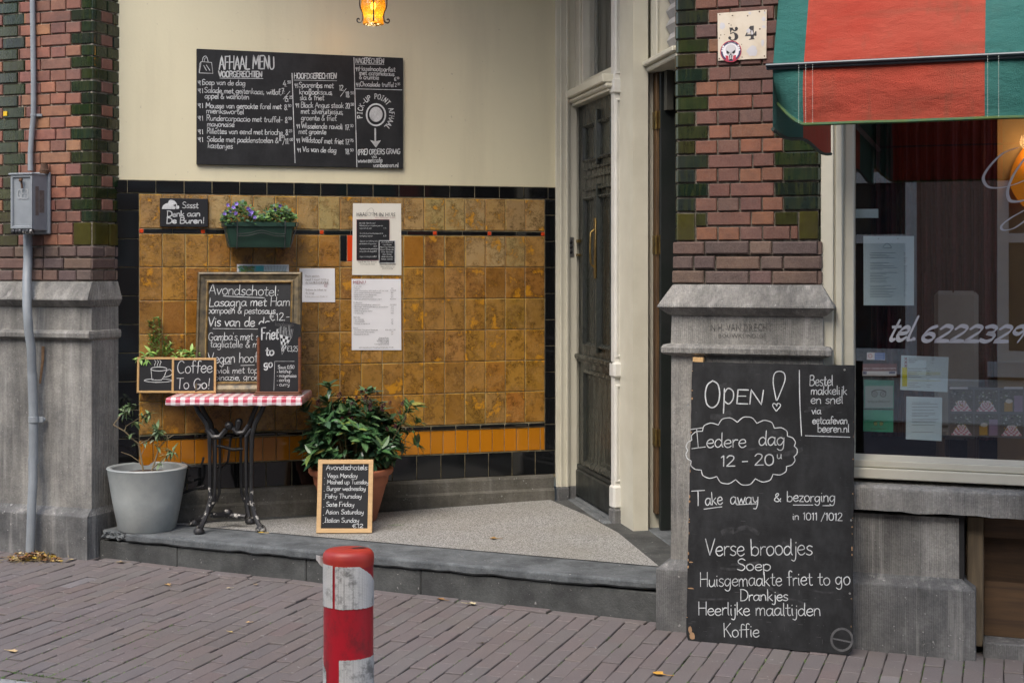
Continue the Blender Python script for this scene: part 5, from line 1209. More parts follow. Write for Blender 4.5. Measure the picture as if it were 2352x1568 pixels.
def z8(x, y, dy=0): return atY(688.8+x*.2562, 861+y*.2562, ty_+dy)
DG = [(.045, .105, .04), (.06, .14, .05), (.036, .085, .042), (.085, .18, .07), (.055, .12, .066), (.115, .21, .08)]
tips = []
for i in range(125):
    an = r.uniform(0, 6.283); v_ = r.random()
    # dome over the pot, flattened against the wall behind
    ex = math.cos(an)*(.55+.45*v_**.5); ey = math.sin(an)*(.55+.45*v_**.5); zz = r.uniform(.0, 1)
    sc = math.sqrt(max(0, 1-max(0, zz)**2*.85))
    x = ex*sc*.31; y = ey*sc*.27
    if y > .13: y = .13*r.random()
    tips.append(V((x, y, .12+.29*zz+r.uniform(-.03, .03)+(.04 if r.random() < .12 else 0))))
for x, y in ((265, 80), (620, 130), (720, 240), (40, 290), (120, 350), (1000, 260), (1070, 400), (1060, 590), (960, 300), (930, 400), (180, 400)): tips.append(z8(x, y, r.uniform(-.15, .05))-SKP)
for tp in tips:
    base = V((tp.x*.12, tp.y*.12, 0)); mid = V((tp.x*.65, tp.y*.65, tp.z*.42)); P3 = [SKP+base, SKP+base.lerp(mid, .6)+V((0, 0, .01)), SKP+mid, SKP+tp]
    st.tube(P3, [.0045, .0035, .003, .002], 5)
    ax = (tp-mid).normalized()
    for k in range(r.randint(7, 10)):
        an = k*2.4+r.random(); o = ax.orthogonal().normalized(); o2 = ax.cross(o); dd = (o*math.cos(an)+o2*math.sin(an))*1+ax*r.uniform(.1, .9)
        Lf = r.uniform(.06, .105); c = var(r.choice(DG), .2)
        if r.random() < .04: c = r.choice(((.20, .28, .07, 1), (.26, .24, .06, 1), (.16, .22, .06, 1)))
        leaf(m, SKP+tp-ax*r.uniform(0, .035), dd, Lf, Lf*.42, c, up=ax, bend=r.uniform(-.05, .3), fold=.22)
    for k in range(4):
        c = P3[2].lerp(P3[3], r.random()); Lf = r.uniform(.06, .095); leaf(m, c, rv(r)+V((0, 0, .15)), Lf, Lf*.38, var(r.choice(DG[:3]), .2), bend=.4)
m.build('foliage', LEAF, t, WORLD, fix=False); st.build('stems', STEM, t, WORLD)
BUD = mat('maroon_bud', (.075, .014, .022), (.04, .009, .013), .6, 60); BO = None
for x, y in ((165, 250), (95, 390), (188, 380), (235, 420), (268, 480), (395, 220), (355, 180), (450, 430), (465, 400), (383, 395), (440, 350), (465, 260), (510, 205), (555, 155), (595, 145), (652, 140), (695, 160), (630, 240), (632, 295), (740, 300), (755, 270), (810, 250), (920, 255), (940, 395), (858, 460), (783, 485), (895, 340), (355, 340), (590, 210)):
    q0 = z8(x, y, -.20+r.uniform(0, .06)+abs(x-560)/560*.14)
    if BO is None:
        m = MB()
        for k in range(46): v_ = rv(r); m.ball((v_.x*.011, v_.y*.011, v_.z*.020), .0036, 5, 4)
        BO = m.build('bud_cluster', BUD, t, Matrix.Translation(q0), smooth=True)
    else:
        o = BO.copy(); COL.objects.link(o); o.parent = t; s_ = r.uniform(.6, 1.0); o.matrix_basis = WM[t.name].inverted() @ Matrix.Translation(q0) @ Matrix.Rotation(r.uniform(-.5, .5), 4, 'Y') @ Matrix.Scale(s_, 4)
# small menu slate leaning on the terracotta pot
yb_ = F*(H-.207)/(1224-CY); a = atY(726.6, 1223, yb_); b = atY(854.6, 1225, yb_); a.z = b.z = .208; c = atY(735.4, 1054, yb_+.085); p = lean(a, b, V((a.x+.022, c.y, c.z)))
bw, bh = (b-a).length, p.uw(735, 1055)[1]
t = thing('menu_slate', 'pale wood framed slate listing Avondschotels, leaning on the terracotta pot', 'chalkboard', p.mat())
m = MB(); m.frame(0, bw, 0, bh, [(0, .012), (0, -.006), (.002, -.008), (.024, -.008), (.026, -.006), (.026, .002)]); m.frame(0, bw, 0, bh, [(0, .012), (.03, .012)]); m.build('frame', PALEPINE, t, p.mat())
m = MB(); m.box(.024, bw-.024, -.002, .008, .024, bh-.024); m.build('slate', SLATE3, t, p.mat())
m = MB(); D_ = .0026
for s, x0, y, x1, c in (('Avondschotels:', 748.6, 1078.3, 846.7, 12), ('Vega Monday', 751, 1096.5, 821, 10), ('Mashed up Tuesday', 751, 1111, 846.7, 10), ('Burger wednesday', 750, 1126, 840, 10), ('Fishy Thursday', 746.5, 1143.4, 830.6, 10), ('Sate Friday', 748.6, 1162.4, 813.6, 10.5), ('Asian Saturday', 748, 1180, 835.5, 10.5), ('Italian Sunday', 745, 1199, 824.7, 10.5), ('€12', 809, 1211.6, 834.4, 9)): w(s, x0, y, x1, y, c, .0036)
for y in (1097, 1112, 1127, 1146, 1164, 1182, 1201): line(m, p, [(745-(y-1097)*.03, y), (746-(y-1097)*.03, y)], .003, D_)
m.build('lettering', CHALK, t, p.mat(), fix=False)
# ================================================================== pavement things
# big chalkboard against the right pier
zB = zg(1.0); a = onz(1575, 1511, zB-.002); b0 = onz(1963, 1513, zB-.012); yT = FAC.P(0, 0, .0)
TLp = FAC.P(FAC.uw(1575, 830, -.0040)[0], 0, -.0040); c = atY(1575, 830, TLp.y); TRp = FAC.P(FAC.uw(1956, 838, -.0040)[0], 0, -.0040)
b = V((atY(1963, 1513, b0.y).x, b0.y, a.z)); a2 = a.lerp(V((a.x, a.y+.12, a.z)), 1); b2 = V((atY(1963, 1513, TRp.y-.14).x, TRp.y-.14, a.z)); a2 = V((atY(1575, 1511, TLp.y-.14).x, TLp.y-.14, a.z))
p = lean(a2, b2, V((a2.x, c.y, c.z))); bw = p.uw(1960, 1200)[0]; bh = p.uw(1575, 830)[1]
t = thing('pavement_chalkboard', 'tall black painted board headed Open leaning on the right brick pier', 'chalkboard', p.mat())
m = MB(); r = random.Random(6); n = 40; poly = []
cr = .018
for i in range(n+1): s = i/n; poly.append((.012+(bw-.03)*s, r.uniform(-.001, .0015)))
for i in range(n+1): s = i/n; poly.append((bw-r.uniform(0, .0022), cr+(bh-cr)*s))
for i in range(n): s = i/n; poly.append((bw-bw*s, bh+r.uniform(-.0015, .001)))
for i in range(n+1): s = i/n; poly.append((r.uniform(0, .0022), bh-(bh-.03)*s))
m.prism(poly, 0, .015); m.mi = 1
for i in range(18):
    u, z = r.uniform(.1, bw-.12), r.uniform(.1, bh-.1); l = r.uniform(.05, .18); an = r.uniform(-.5, .5)
    m.ribbon(smooth([(u-l/2, z), (u, z+r.uniform(-.015, .02)), (u+l/2*math.cos(an), z+l/2*math.sin(an))], 6), r.uniform(.008, .03), -.0005)
m.build('panel', [SLATE2, mat('chalk_haze', (.030, .031, .032), (.012, .0125, .013), .85, 30, lo=.4, hi=.6)], t, p.mat())
m = MB()
def chipm(cx, cz, w_, h_): m.face([(cx+w_*math.cos(k)*r.uniform(.5, 1), -.0006, cz+h_*math.sin(k)*r.uniform(.5, 1)) for k in [i*.785 for i in range(8)]])
for i in range(26): chipm(r.choice((.003, .004, bw-.004)), r.uniform(.03, bh), r.uniform(.002, .008), r.uniform(.002, .010))
chipm(.03, .025, .018, .02); chipm(.016, .36, .014, .004); chipm(.02, .24, .022, .0040); chipm(.02, .05, .012, .02)
m.build('bare_wood_chips', mat('raw_ply', (.33, .20, .10), (.22, .13, .07), .8), t, p.mat(), fix=False)
m = MB(); m.box(0, .05, .016, .045, bh-.3, bh+.022); m.box(0, .05, .016, .045, .05, .4); m.build('batten', PINE, t, p.mat())
m = MB(); m2 = MB(); D_ = .0012
def w(s, x0, y0, x1, y1, cap=12, wd=.0044, mb=None, jit=.7): pen(mb or m, p, s, x0, y0, x1, y1, cap, wd, D_, jit)
w('O', 1616, 936, 1656, 936, 62, .0060, jit=.1); w('p', 1660, 927, 1688, 927, 64, .0058, jit=.1); w('EN', 1689, 926, 1756, 929, 33, .0058, jit=.3)
line(m, p, [(1783, 919), (1776, 880), (1779, 858), (1790, 852.5), (1801, 857), (1803, 872), (1795, 895), (1785, 919)], .0047, D_)
line(m, p, [(1783, 944), (1775, 932), (1777, 926), (1783, 929), (1784, 933), (1786, 926), (1792, 928), (1792, 933), (1783, 944)], .0040, D_)
line(m, p, [(1836, 850), (1837, 920), (1841, 1000)], .0045, D_); line(m, p, [(1850, 1000), (1952, 1003.5)], .0045, D_)
for s, x0, y, x1, c in (('Bestel', 1859, 885.5, 1914, 24), ('makkelijk', 1862, 905.5, 1946, 20), ('en snel', 1862, 926.6, 1937, 20), ('via', 1864, 950.4, 1886, 17), ('eetcafevan', 1866, 972.7, 1947, 17), ('beeren.nl', 1877.7, 992, 1951, 18)): w(s, x0, y, x1, y, c, .0040)
nb = 17; cp = []
for i in range(nb+1): an = 2*math.pi*i/nb+.2; cp.append((1703+123*math.cos(an), 1035+66*math.sin(an)))
for i in range(nb):
    A, B = V(cp[i]), V(cp[i+1]); mdd = (A+B)/2; o = (mdd-V((1703, 1035))); o = V((o.x*.54, o.y)).normalized(); bl = (B-A).length*.30
    line(m, p, [tuple(A), tuple(A.lerp(B, .25)+o*bl*.85), tuple(mdd+o*bl), tuple(A.lerp(B, .75)+o*bl*.85), tuple(B)], .0038, D_)
w('I', 1588, 1030, 1622, 1026, 44, .0047, jit=.1); w('edere', 1622, 1027, 1715, 1026.6, 33, .0047); w('dag', 1742, 1022.7, 1804, 1022.7, 34, .0047); w('12 - 20', 1654, 1070.8, 1779, 1067, 25, .0052); w('u', 1784, 1052.7, 1796, 1052.7, 18, .0040)
w('T', 1588, 1161, 1620, 1160, 34, .0050, jit=.1); w('ake', 1620, 1160, 1661, 1157, 30, .0045); w('away', 1677, 1157, 1743, 1157, 30, .0045); line(m, p, [(1617, 1168.5), (1658, 1163)], .0045, D_); line(m, p, [(1692, 1158.5), (1737, 1156)], .0045, D_)
w('&', 1777.7, 1151, 1795, 1151, 19, .0040); w('bezorging', 1807, 1151, 1919.6, 1152, 24, .0040); line(m, p, [(1822, 1159), (1867, 1159)], .0045, D_); line(m, p, [(1890, 1160.5), (1907, 1160.5)], .0045, D_)
w('in 1011 /1012', 1820.3, 1192.5, 1935.4, 1195, 17, .0038); w('Verse broodjes', 1619, 1275.5, 1867.5, 1273.6, 38, .0044); w('Soep', 1692, 1309.5, 1772.4, 1309.5, 26, .0044)
w('Huisgemaakte friet to go', 1607, 1346.5, 1954, 1341.6, 31, .0042); w('Drankjes', 1699.6, 1378.6, 1811, 1378.6, 25, .0044); w('Heerlijke maaltijden', 1603, 1411.4, 1887, 1413.3, 29, .0044); w('Koffie', 1661.8, 1461.6, 1745, 1461.6, 30, .0044)
for i in range(90):                                     # scuffs
    u, z = r.uniform(.01, bw-.02), r.choice((r.uniform(.01, .25), r.uniform(.01, bh))); l = r.choice((.003, .0047, .02)); an = r.choice((0, 1.57, .1)); m2.ribbon([(u, z), (u+l*math.cos(an), z+l*math.sin(an))], r.uniform(.0008, .0022), -.0009)
line(m2, p, ell(1933.6, 1468, 24, 25), .010, D_); line(m2, p, [(1911, 1465), (1955, 1474)], .010, D_)
m.build('lettering', CHALK, t, p.mat(), fix=False); m2.build('scuffs', FAINT, t, p.mat(), fix=False)
m = MB()
for x, y in ((1580, 1163), (1580, 931), (1955, 1194), (1952, 1362), (1581, 1510), (1948, 849)): u, z = p.uw(x, min(y, 1500)); m.lathe([(.001, -.001), (.0045, -.001), (.0040, .0005)], 10, (u, 0, z)); 
m2 = MB()
for x, y in ((1580, 1170), (1580, 931), (1955, 1194), (1952, 1362), (1940, 849)): u, z = p.uw(x, y); m2.face([(u+.005*math.cos(k), -.0014, z+.005*math.sin(k)) for k in [i*.628 for i in range(10)]])
m2.build('screws', STEEL, t, p.mat(), fix=False)
# bollard
by = 5.05; bc = atY(800.5, 1262, by); bz = bc.z; BP = V((bc.x, by, zg(bc.x)-.11)); hb = bz-BP.z; rx = 57*by/F; ry = rx*.86
t = thing('bollard', 'red bollard with peeling white reflective bands by the kerb', 'bollard', BP)
M_ = Matrix.Translation(BP) @ Matrix.Rotation(.12, 4, 'Z')
def zpx(y): return H-(y-CY)*(by-ry*.9)/F-BP.z
zt_ = hb
m = MB(); m.lathe([(rx, 0), (rx, zt_-.03)], 56, sx=1, sy=ry/rx); m.build('post', RED, t, M_, smooth=True)
m = MB(); m.lathe([(rx+.001, zt_-.052), (rx+.003, zt_-.03), (rx+.001, zt_-.012), (rx*.93, zt_-.002), (rx*.84, zt_+.002), (rx*.4, zt_+.004), (.001, zt_+.004)], 56, sy=ry/rx)
CAP = m.build('cap', REDTOP, t, M_, smooth=True)
m = MB(); m.face([(.005, .008, zt_+.0055), (.018, -.006, zt_+.0055), (.05, -.002, zt_+.0055), (.066, .012, zt_+.0055), (.045, .022, zt_+.0055), (.02, .014, zt_+.0055)]); m.build('split', DARK, CAP, M_, fix=False)
def band(z0f, z1f, a0, a1, name='reflective_band'):
    m = MB(); n = 60; rows = []
    r_ = random.Random(int(a0*10)+3)
    lo = []; hi = []
    for i in range(n+1):
        a = math.radians(a0+(a1-a0)*i/n); s = i/n; j = r_.uniform(-.0015, .0015)
        lo.append((a, z0f(s)+j)); hi.append((a, z1f(s)+r_.uniform(-.0012, .0012)))
    for o in (.0012, .0022): rows.append([((rx+o)*math.cos(a), (ry+o)*math.sin(a), z) for a, z in lo]); rows.append([((rx+o)*math.cos(a), (ry+o)*math.sin(a), z) for a, z in hi])
    m.grid([rows[2], rows[3]]); m.grid([rows[3], rows[1]]); m.grid([rows[0], rows[2]]); return m.build(name, TAPE, t, M_, smooth=True)
zA, zB_, zC_, zD_ = zpx(1301), zpx(1398), zpx(1515), zpx(1700)
# camera looks along +y: the front of the post is at -90 degrees
band(lambda s: zB_, lambda s: zA-.07*max(0, min(1, (s-.30)/.36))**1.15, -122, 60); band(lambda s: zB_+.002, lambda s: zA+.003, -215, -128)
band(lambda s: zD_, lambda s: zC_+.004*s, -112, 60); band(lambda s: zD_, lambda s: zC_-.002-.10*max(0, s-.55), -230, -150)
m = MB(); a_ = math.radians(-186); x_, y_ = rx*math.cos(a_), ry*math.sin(a_); zz = zpx(1292)
m.grid([[(x_, y_-.004, zz-.03+.02*k), (x_-.012, y_-.012, zz-.018+.016*k), (x_-.026, y_-.014, zz+.002+.008*k)] for k in range(3)]); m.build('peeling_tape', TAPE, t, M_, fix=False)
# ================================================================== things on the walls
# house number plate and sticker
p0 = FAC.sub(*FAC.uw(1650, 140, -.066), -.066); t = thing('number_plate', 'rusty cream house number plate 54 on the right brick pier', 'house number', p0.mat()); p = p0
m = MB(); q4 = [p.uw(*c, .004) for c in ((1649.5, 139.5), (1760, 134.5), (1761, 22.5), (1648, 31))]; m.prism(q4, -.004, 0); m.build('plate', mat('enamel', (.62, .57, .46), (.52, .45, .33), .45, 9, .1, 40, lo=.45, hi=.75), t, p.mat())
def z2(x, y): return (2820+x*.17857)*.574, y*.17857*.574
m = MB(); D_ = .0046
def pz(pts, nm=m, d=None, sm=False, col=None): blob(nm, p, [z2(*c) for c in pts], d or D_, col, sm)
pz([(552, 622), (640, 625), (600, 700), (575, 765)]); line(m, p, [z2(*c) for c in ((600, 640), (660, 690), (705, 680), (715, 645))], .007, D_)
pz(ell(708, 648, 36, 42, n=12)); line(m, p, [z2(*c) for c in ((575, 762), (640, 735), (690, 770), (705, 820), (690, 880), (620, 905), (560, 880), (545, 855))], .005, D_); pz([(650, 745), (700, 745), (745, 790), (750, 850), (710, 900), (650, 910), (670, 850), (665, 790)], sm=True); pz(ell(560, 855, 34, 36, n=12))
pz([(1015, 590), (1100, 578), (1100, 870), (1030, 870), (1030, 760), (1020, 700)]); pz([(1015, 590), (1040, 640), (940, 780), (1155, 770), (1155, 805), (895, 820)]); pz([(1135, 705), (1160, 705), (1160, 808), (1125, 812), (1100, 760)]); pz([(985, 900), (1010, 870), (1110, 862), (1118, 884)])
m.build('number', INK, t, p.mat(), fix=False)
m = MB(); r = random.Random(9)
for cx, cy, rx_, ry_ in ((400, 590, 75, 90), (1320, 430, 60, 60), (1325, 605, 45, 40), (1080, 1160, 150, 130), (1300, 960, 35, 110), (1010, 300, 35, 35), (1060, 740, 30, 60), (975, 700, 50, 60), (1345, 290, 25, 25)): pz([(cx+rx_*math.cos(a)*r.uniform(.6, 1.1), cy+ry_*math.sin(a)*r.uniform(.6, 1.1)) for a in [i*.4 for i in range(16)]], m, .0049)
m.build('flaked_patches', mat('bare_zinc', (.55, .56, .58), (.48, .49, .51), .5), t, p.mat(), fix=False)
m = MB()
for cx, cy in ((338, 335), (1343, 250), (325, 1320), (1335, 1262), (835, 1285), (620, 355), (540, 535), (590, 570), (440, 780), (825, 1000), (1225, 265), (960, 360), (1235, 655), (360, 790), (330, 860)): pz(ell(cx, cy, r.uniform(8, 22), r.uniform(8, 22), n=9), m, .0050)
m.build('rust_spots', RUST, t, p.mat(), fix=False)
c = p0.uw(*z2(590, 1160)); ps = p0.sub(*c, .005); t = thing('round_sticker', 'round red and blue skull sticker on the corner of the house number plate', 'sticker', ps.mat()); rr = abs(p0.uw(*z2(830, 1160))[0]-c[0]); p = ps
m = MB(); D_ = .001
def disc(rad, col, d, cx=0, cz=0, sz=1, n=28): m.face([(cx+rad*math.cos(2*math.pi*k/n), -d, cz+rad*sz*math.sin(2*math.pi*k/n)) for k in range(n)], col)
RD, NV, WH, BKc = (.45, .03, .06, 1), (.04, .04, .10, 1), (.72, .72, .74, 1), (.015, .015, .02, 1)
m.lathe([(rr, 0), (rr, .0008)], 28); m.v = [(a, -c_, b) for a, b, c_ in m.v]
disc(rr, RD, .0008); disc(rr*.93, NV, .001); disc(rr*.76, WH, .0012)
for k in range(3): disc(rr*.09, WH, .0012, -rr*.80+rr*.05*k, rr*(.1+.2*k)); disc(rr*.09, WH, .0012, rr*.80-rr*.05*k, rr*(.1+.2*k))
for s in (-1, 1): m.face([(s*rr*.5, -.0013, -rr*.35), (s*rr*.22, -.0013, -rr*.4), (s*rr*.18, -.0013, -rr*.88), (s*rr*.45, -.0013, -rr*.8)], RD)
disc(rr*.47, BKc, .0013, 0, rr*.18, 1.0); disc(rr*.45, (.55, .55, .56, 1), .0014, 0, rr*.2); m.face([(-rr*.46, -.0014, -.1*rr), (rr*.46, -.0014, -.1*rr), (rr*.3, -.0014, -.35*rr), (-rr*.3, -.0014, -.35*rr)], (.55, .55, .56, 1))
for s in (-1, 1): m.face([(s*rr*.1, -.0016, -.1*rr), (s*rr*.38, -.0016, .12*rr), (s*rr*.42, -.0016, -.12*rr), (s*rr*.25, -.0016, -.25*rr)], BKc)
m.face([(0, -.0016, -.18*rr), (rr*.09, -.0016, -.34*rr), (-rr*.09, -.0016, -.34*rr)], BKc); m.face([(-rr*.16, -.0015, -.36*rr), (rr*.16, -.0015, -.36*rr), (rr*.13, -.0015, -.85*rr), (-rr*.13, -.0015, -.85*rr)], BKc)
for z in (-.5, -.68): m.face([(-rr*.06, -.0017, z*rr), (rr*.06, -.0017, z*rr), (rr*.06, -.0017, (z+.11)*rr), (-rr*.06, -.0017, (z+.11)*rr)], WH)
typed(m, p, '2010 2', *z2(530, 992), z2(690, 992)[0], .0018, WH); m.build('disc', PRINT, t, p.mat(), fix=False)
# inscription cut in the pier stone
p = FAC; m = MB()
typed(m, p, 'N.H. VAN DRECHT', 1632, 760, 1773, -.0565, cap=17); typed(m, p, 'BOUWKUNDIGE', 1650, 776, 1760, -.0565, cap=10); m.build('inscription', mat('worn_letters', (.05, .048, .045), (.16, .155, .145), .9, 60), PLR, WORLD @ FAC.mat(), fix=False)
# door bell plate
pb = TIL.sub(*TIL.uw(1303.5, 590, .0205), .0205); t = thing('doorbell_panel', 'steel plate with three doorbell buttons beside the dark door', 'doorbell', pb.mat()); p = pb
u1, h1 = p.uw(1317.5, 545); u1 = p.uw(1317.5, 590)[0]; m = MB(); m.wbox(0, u1, 0, h1, 0, .006, .0015); m.build('plate', STEEL, t, p.mat())
for k in (.25, .5, .75): 
    m = MB(); m.lathe([(.001, .006), (.006, .006), (.010, .003), (.013, .0)], 18, (0, 0, 0)); m.v = [(u1/2+a, -.006-c_, h1*k+b) for a, b, c_ in m.v]; m.build('button', IRON, t, p.mat(), smooth=True)
# spyhole-like slot plate on the pilaster
ps = PIL.sub(*PIL.uw(1437.5, 488, .034), .034); t = thing('slot_plate', 'small dark slotted metal plate on the white casing between the doors', 'lock plate', ps.mat()); m = MB(); m.wbox(0, .021, 0, PIL.uw(1440, 457)[1]-PIL.uw(1440, 488)[1], 0, .006, .001); m.build('plate', IRON, t, ps.mat())
# junction box and conduit
def lq(x, y, d): u, z = LFT.uw(x, y, d); return LFT.P(u, z, d)
dB = -.07
t = thing('conduit_pipe', 'grey painted steel pipe running down the left brick pier to the pavement', 'pipe', lq(70, 1270, .03)); m = MB()
m.tube([lq(74, -60, -.05), lq(75, 30, -.05), lq(77, 180, -.05), lq(77, 265, -.048), lq(73, 305, -.045), lq(70, 350, -.045), lq(70, 392, -.045)], .0155, 14)
m.tube([lq(64, 530, -.035), lq(64, 600, -.035), lq(62, 640, .0), lq(62, 700, .06), lq(66, 760, .055), lq(72, 800, .03), lq(74, 860, .01)], .026, 16)
m.tube([lq(74, 855, .01), lq(77, 950, .0), lq(77, 1060, .0)], .027, 16); m.tube([lq(75, 1055, .02), lq(76, 1100, .03), lq(73, 1160, .055), lq(69, 1275, .065)], .0255, 16)
m.lathe([(.028, -.02), (.030, 0), (.028, .02)], 16, lq(76.5, 1057, .01)); m.build('tube', GREYM, t, WORLD, smooth=True)
m = MB(); c = lq(78, 963, .0); m.lathe([(.030, -.018), (.0315, -.016), (.0315, .016), (.030, .018)], 18, c); e = lq(103, 963, -.045); m.box(c.x, e.x, c.y-.004, c.y+.004, c.z-.017, c.z+.017, .002); m.ball(lq(100, 963, -.03), .014, 8, 6); m.build('clamp', GREYM, t, WORLD); m = MB(); c = lq(77, 265, -.05); m.lathe([(.018, -.008), (.019, .0), (.018, .008)], 14, c); m.box(c.x, c.x+.05, c.y-.003, c.y+.012, c.z-.008, c.z+.008, .002); m.build('clamp', GREYM, t, WORLD)
pb = LFT.sub(*LFT.uw(27, 538, .07), .07)
bx = Pl(LFT.P(LFT.uw(30, 530, .02)[0], LFT.uw(30, 530, .02)[1], -.066), LFT.U)
u1, h1 = bx.uw(80, 530, .16)[0], 0; wB = bx.uw(76, 530, .15)[0]-bx.uw(27, 530, .15)[0]; off = bx.uw(27, 530, .15)[0]; z0 = bx.uw(27, 537, .15)[1]; z1 = bx.uw(27, 398, .15)[1]
t = thing('fuse_box', 'old grey cast iron electricity box with raised lettering on the left pier pipe', 'fuse box', bx.sub(off, z0).mat()); p = bx
m = MB(); m.wbox(off, off+wB, z0+.02, z1-.008, .02, .15, .004); m.wbox(off-.012, off+wB+.004, z1-.012, z1, .04, .168, .003); m.frame(off, off+wB, z0+.03, z1-.012, [(0, -.15), (0, -.16), (.012, -.16), (.016, -.152)])
m.wbox(off-.006, off+wB+.012, z0+.0, z1+.012, .0, .022, .006)
m.build('case', GREYM, t, p.mat())
m = MB(); a, b = p.uw(41, 455, .1525)[0], p.uw(66, 455, .1525)[0]; zz = p.uw(41, 455, .15)[1]
pen(m, p, 'GEB', 39, 456, 65, 456, 21, .008, .1535, 0, 0); m.build('raised_letters', mat('grey_relief', (.30, .32, .33), (.25, .27, .28), .5), t, p.mat(), fix=False)
m = MB()
for k in range(6): u = off+.01+k*wB/6; m.tube([(u, -.155, z0+.012), (u+wB/6-.006, -.155, z0+.012)], .014 if k % 2 else .016, 10)
m.build('hinge', CHIP, t, p.mat(), smooth=True)
m = MB(); u = off+wB*.55; m.tube([(u, -.17, z1-.035), (u, -.176, z1-.05)], .011, 10); m.tube([(u, -.168, z1-.05), (u+.004, -.166, z1-.09)], .006, 8); m.lathe([(.026, 0), (.03, .02), (.022, .03), (.020, .06)], 14, (off+wB*.9, -.03, z1+.0)); m.build('clasp', RUST, t, p.mat(), smooth=True)
m = MB(); U2 = off+wB+.0008
for y0_, y1_, a0, a1 in ((.05, .095, .35, .72), (.1, .13, .30, .78)): m.face([(U2, -y1_, z0+(z1-z0)*a0), (U2, -y0_, z0+(z1-z0)*a0), (U2, -y0_, z0+(z1-z0)*a1), (U2, -y1_, z0+(z1-z0)*a1)])
m.build('rating_plate', mat('tin_plate', (.17, .145, .125), (.11, .09, .08), .6, 60), t, p.mat(), fix=False)
py = LFT.sub(*LFT.uw(8, 267, -.066), -.066); t = thing('yellow_tag', 'tiny square yellow survey tag on the far left glazed brick', 'tag', py.mat()); m = MB(); m.wbox(0, .028, 0, .028, 0, .003, .0008); m.build('tag_plate', mat('yellow_plastic', (.65, .42, .01), (.6, .38, .01), .4), t, py.mat())
t = thing('rusty_rod', 'short rusty rod fixed to the left stone plinth beside the pipe', 'rod', lq(92, 850, -.03)); m = MB(); m.tube([lq(99, 795, -.04), lq(98, 830, -.035), lq(92, 880, -.03)], [.010, .009, .006], 8); m.build('rod', mat('rusty_rod', (.20, .12, .06), (.12, .07, .035), .9, 40), t, WORLD)
# ---- lantern
LY = TIL.P(TIL.uw(857, 100)[0], 0).y-.62; LC = atY(857.3, 0, LY); sc = LY/F
t = thing('hanging_lantern', 'lit amber glass lantern with black iron scrolls hanging in the recess', 'lantern', V((LC.x, LY, ZTOP-.02)))
def lz(y): return LC.z-y*sc
MT = Matrix.Translation((LC.x, LY, 0))
prof = [(23, 57), (23.6, 54), (22.5, 48), (20.5, 43), (20.8, 38), (24, 30), (27, 20), (27.6, 12), (27, 2), (25, -8), (21, -18), (17, -26), (14, -32)]
m = MB(); m.lathe([(x*sc*(1), lz(y)) for x, y in prof], 48)
for i, v_ in enumerate(m.v):
    a_ = math.atan2(v_[1], v_[0]); k = 1+.03*math.sin(a_*12+v_[2]*60)+.012*math.sin(a_*25-v_[2]*130); m.v[i] = (v_[0]*k, v_[1]*k, v_[2])
def m_amber():
    t = NT('amber_glass'); out = t.t.nodes['Material Output']; t.t.nodes.remove(t.b); n = t.noise(t.coord(), 60, 4, lo=.3, hi=.7)
    tr = t.n('BsdfTransparent'); t.l(t.mix(n, (.80, .42, .035), (.45, .14, .004)), tr.inputs[0]); tl = t.n('BsdfTranslucent'); tl.inputs[0].default_value = (.75, .36, .02, 1); gl = t.n('BsdfGlossy'); gl.inputs['Roughness'].default_value = .08
    bp = t.n('Bump'); t.l(t.noise(t.coord(), 45, 3), bp.inputs['Height']); bp.inputs['Strength'].default_value = .6; bp.inputs['Distance'].default_value = .01; t.l(bp.outputs[0], gl.inputs['Normal'])
    a = t.n('MixShader'); a.inputs[0].default_value = .16; t.l(tr.outputs[0], a.inputs[1]); t.l(tl.outputs[0], a.inputs[2]); b = t.n('MixShader'); b.inputs[0].default_value = .10; t.l(a.outputs[0], b.inputs[1]); t.l(gl.outputs[0], b.inputs[2]); t.l(b.outputs[0], out.inputs[0]); return t.m
AMB = m_amber(); m.build('glass_shade', AMB, t, MT, smooth=True)
for k in range(4):
    m = MB(); ca, sa = math.cos(k*math.pi/2+.12), math.sin(k*math.pi/2+.12)
    ptz = [(15, -36), (24, -24), (30, -6), (31, 10), (29, 20), (24, 32), (24, 42), (25, 48), (29, 52), (34, 52.5), (37, 49), (36, 44.5), (33, 44), (31.5, 46.5)]
    m.tube([(x*sc*ca, x*sc*sa, lz(y)) for x, y in smooth(ptz, 3)], .0042, 6); m.build('scroll', IRON, t, MT, smooth=True)
m = MB(); m.lathe([(.001, lz(-52)), (6*sc, lz(-50)), (8*sc, lz(-44)), (16*sc, lz(-38)), (17*sc, lz(-34)), (12*sc, lz(-32))], 24); m.lathe([(.006, lz(-50)), (.006, ZTOP-.03)], 8); m.lathe([(.001, ZTOP-.055), (.03, ZTOP-.05), (.05, ZTOP-.021)], 20); m.build('cap', IRON, t, MT, smooth=True)
m = MB(); m.ball((0, 0, lz(14)), .016, 12, 8, sz=1.4); m.build('bulb', emit('bulb', (1, .80, .45), 9), t, MT, smooth=True)
ll = bpy.data.lights.new('lantern_light', 'POINT'); ll.energy = 1.0; ll.color = (1, .72, .38); ll.shadow_soft_size = .03; lo_ = bpy.data.objects.new('lantern_light', ll); COL.objects.link(lo_); lo_.parent = t; lo_.matrix_basis = Matrix.Translation((0, 0, lz(34)-(ZTOP-.02)))
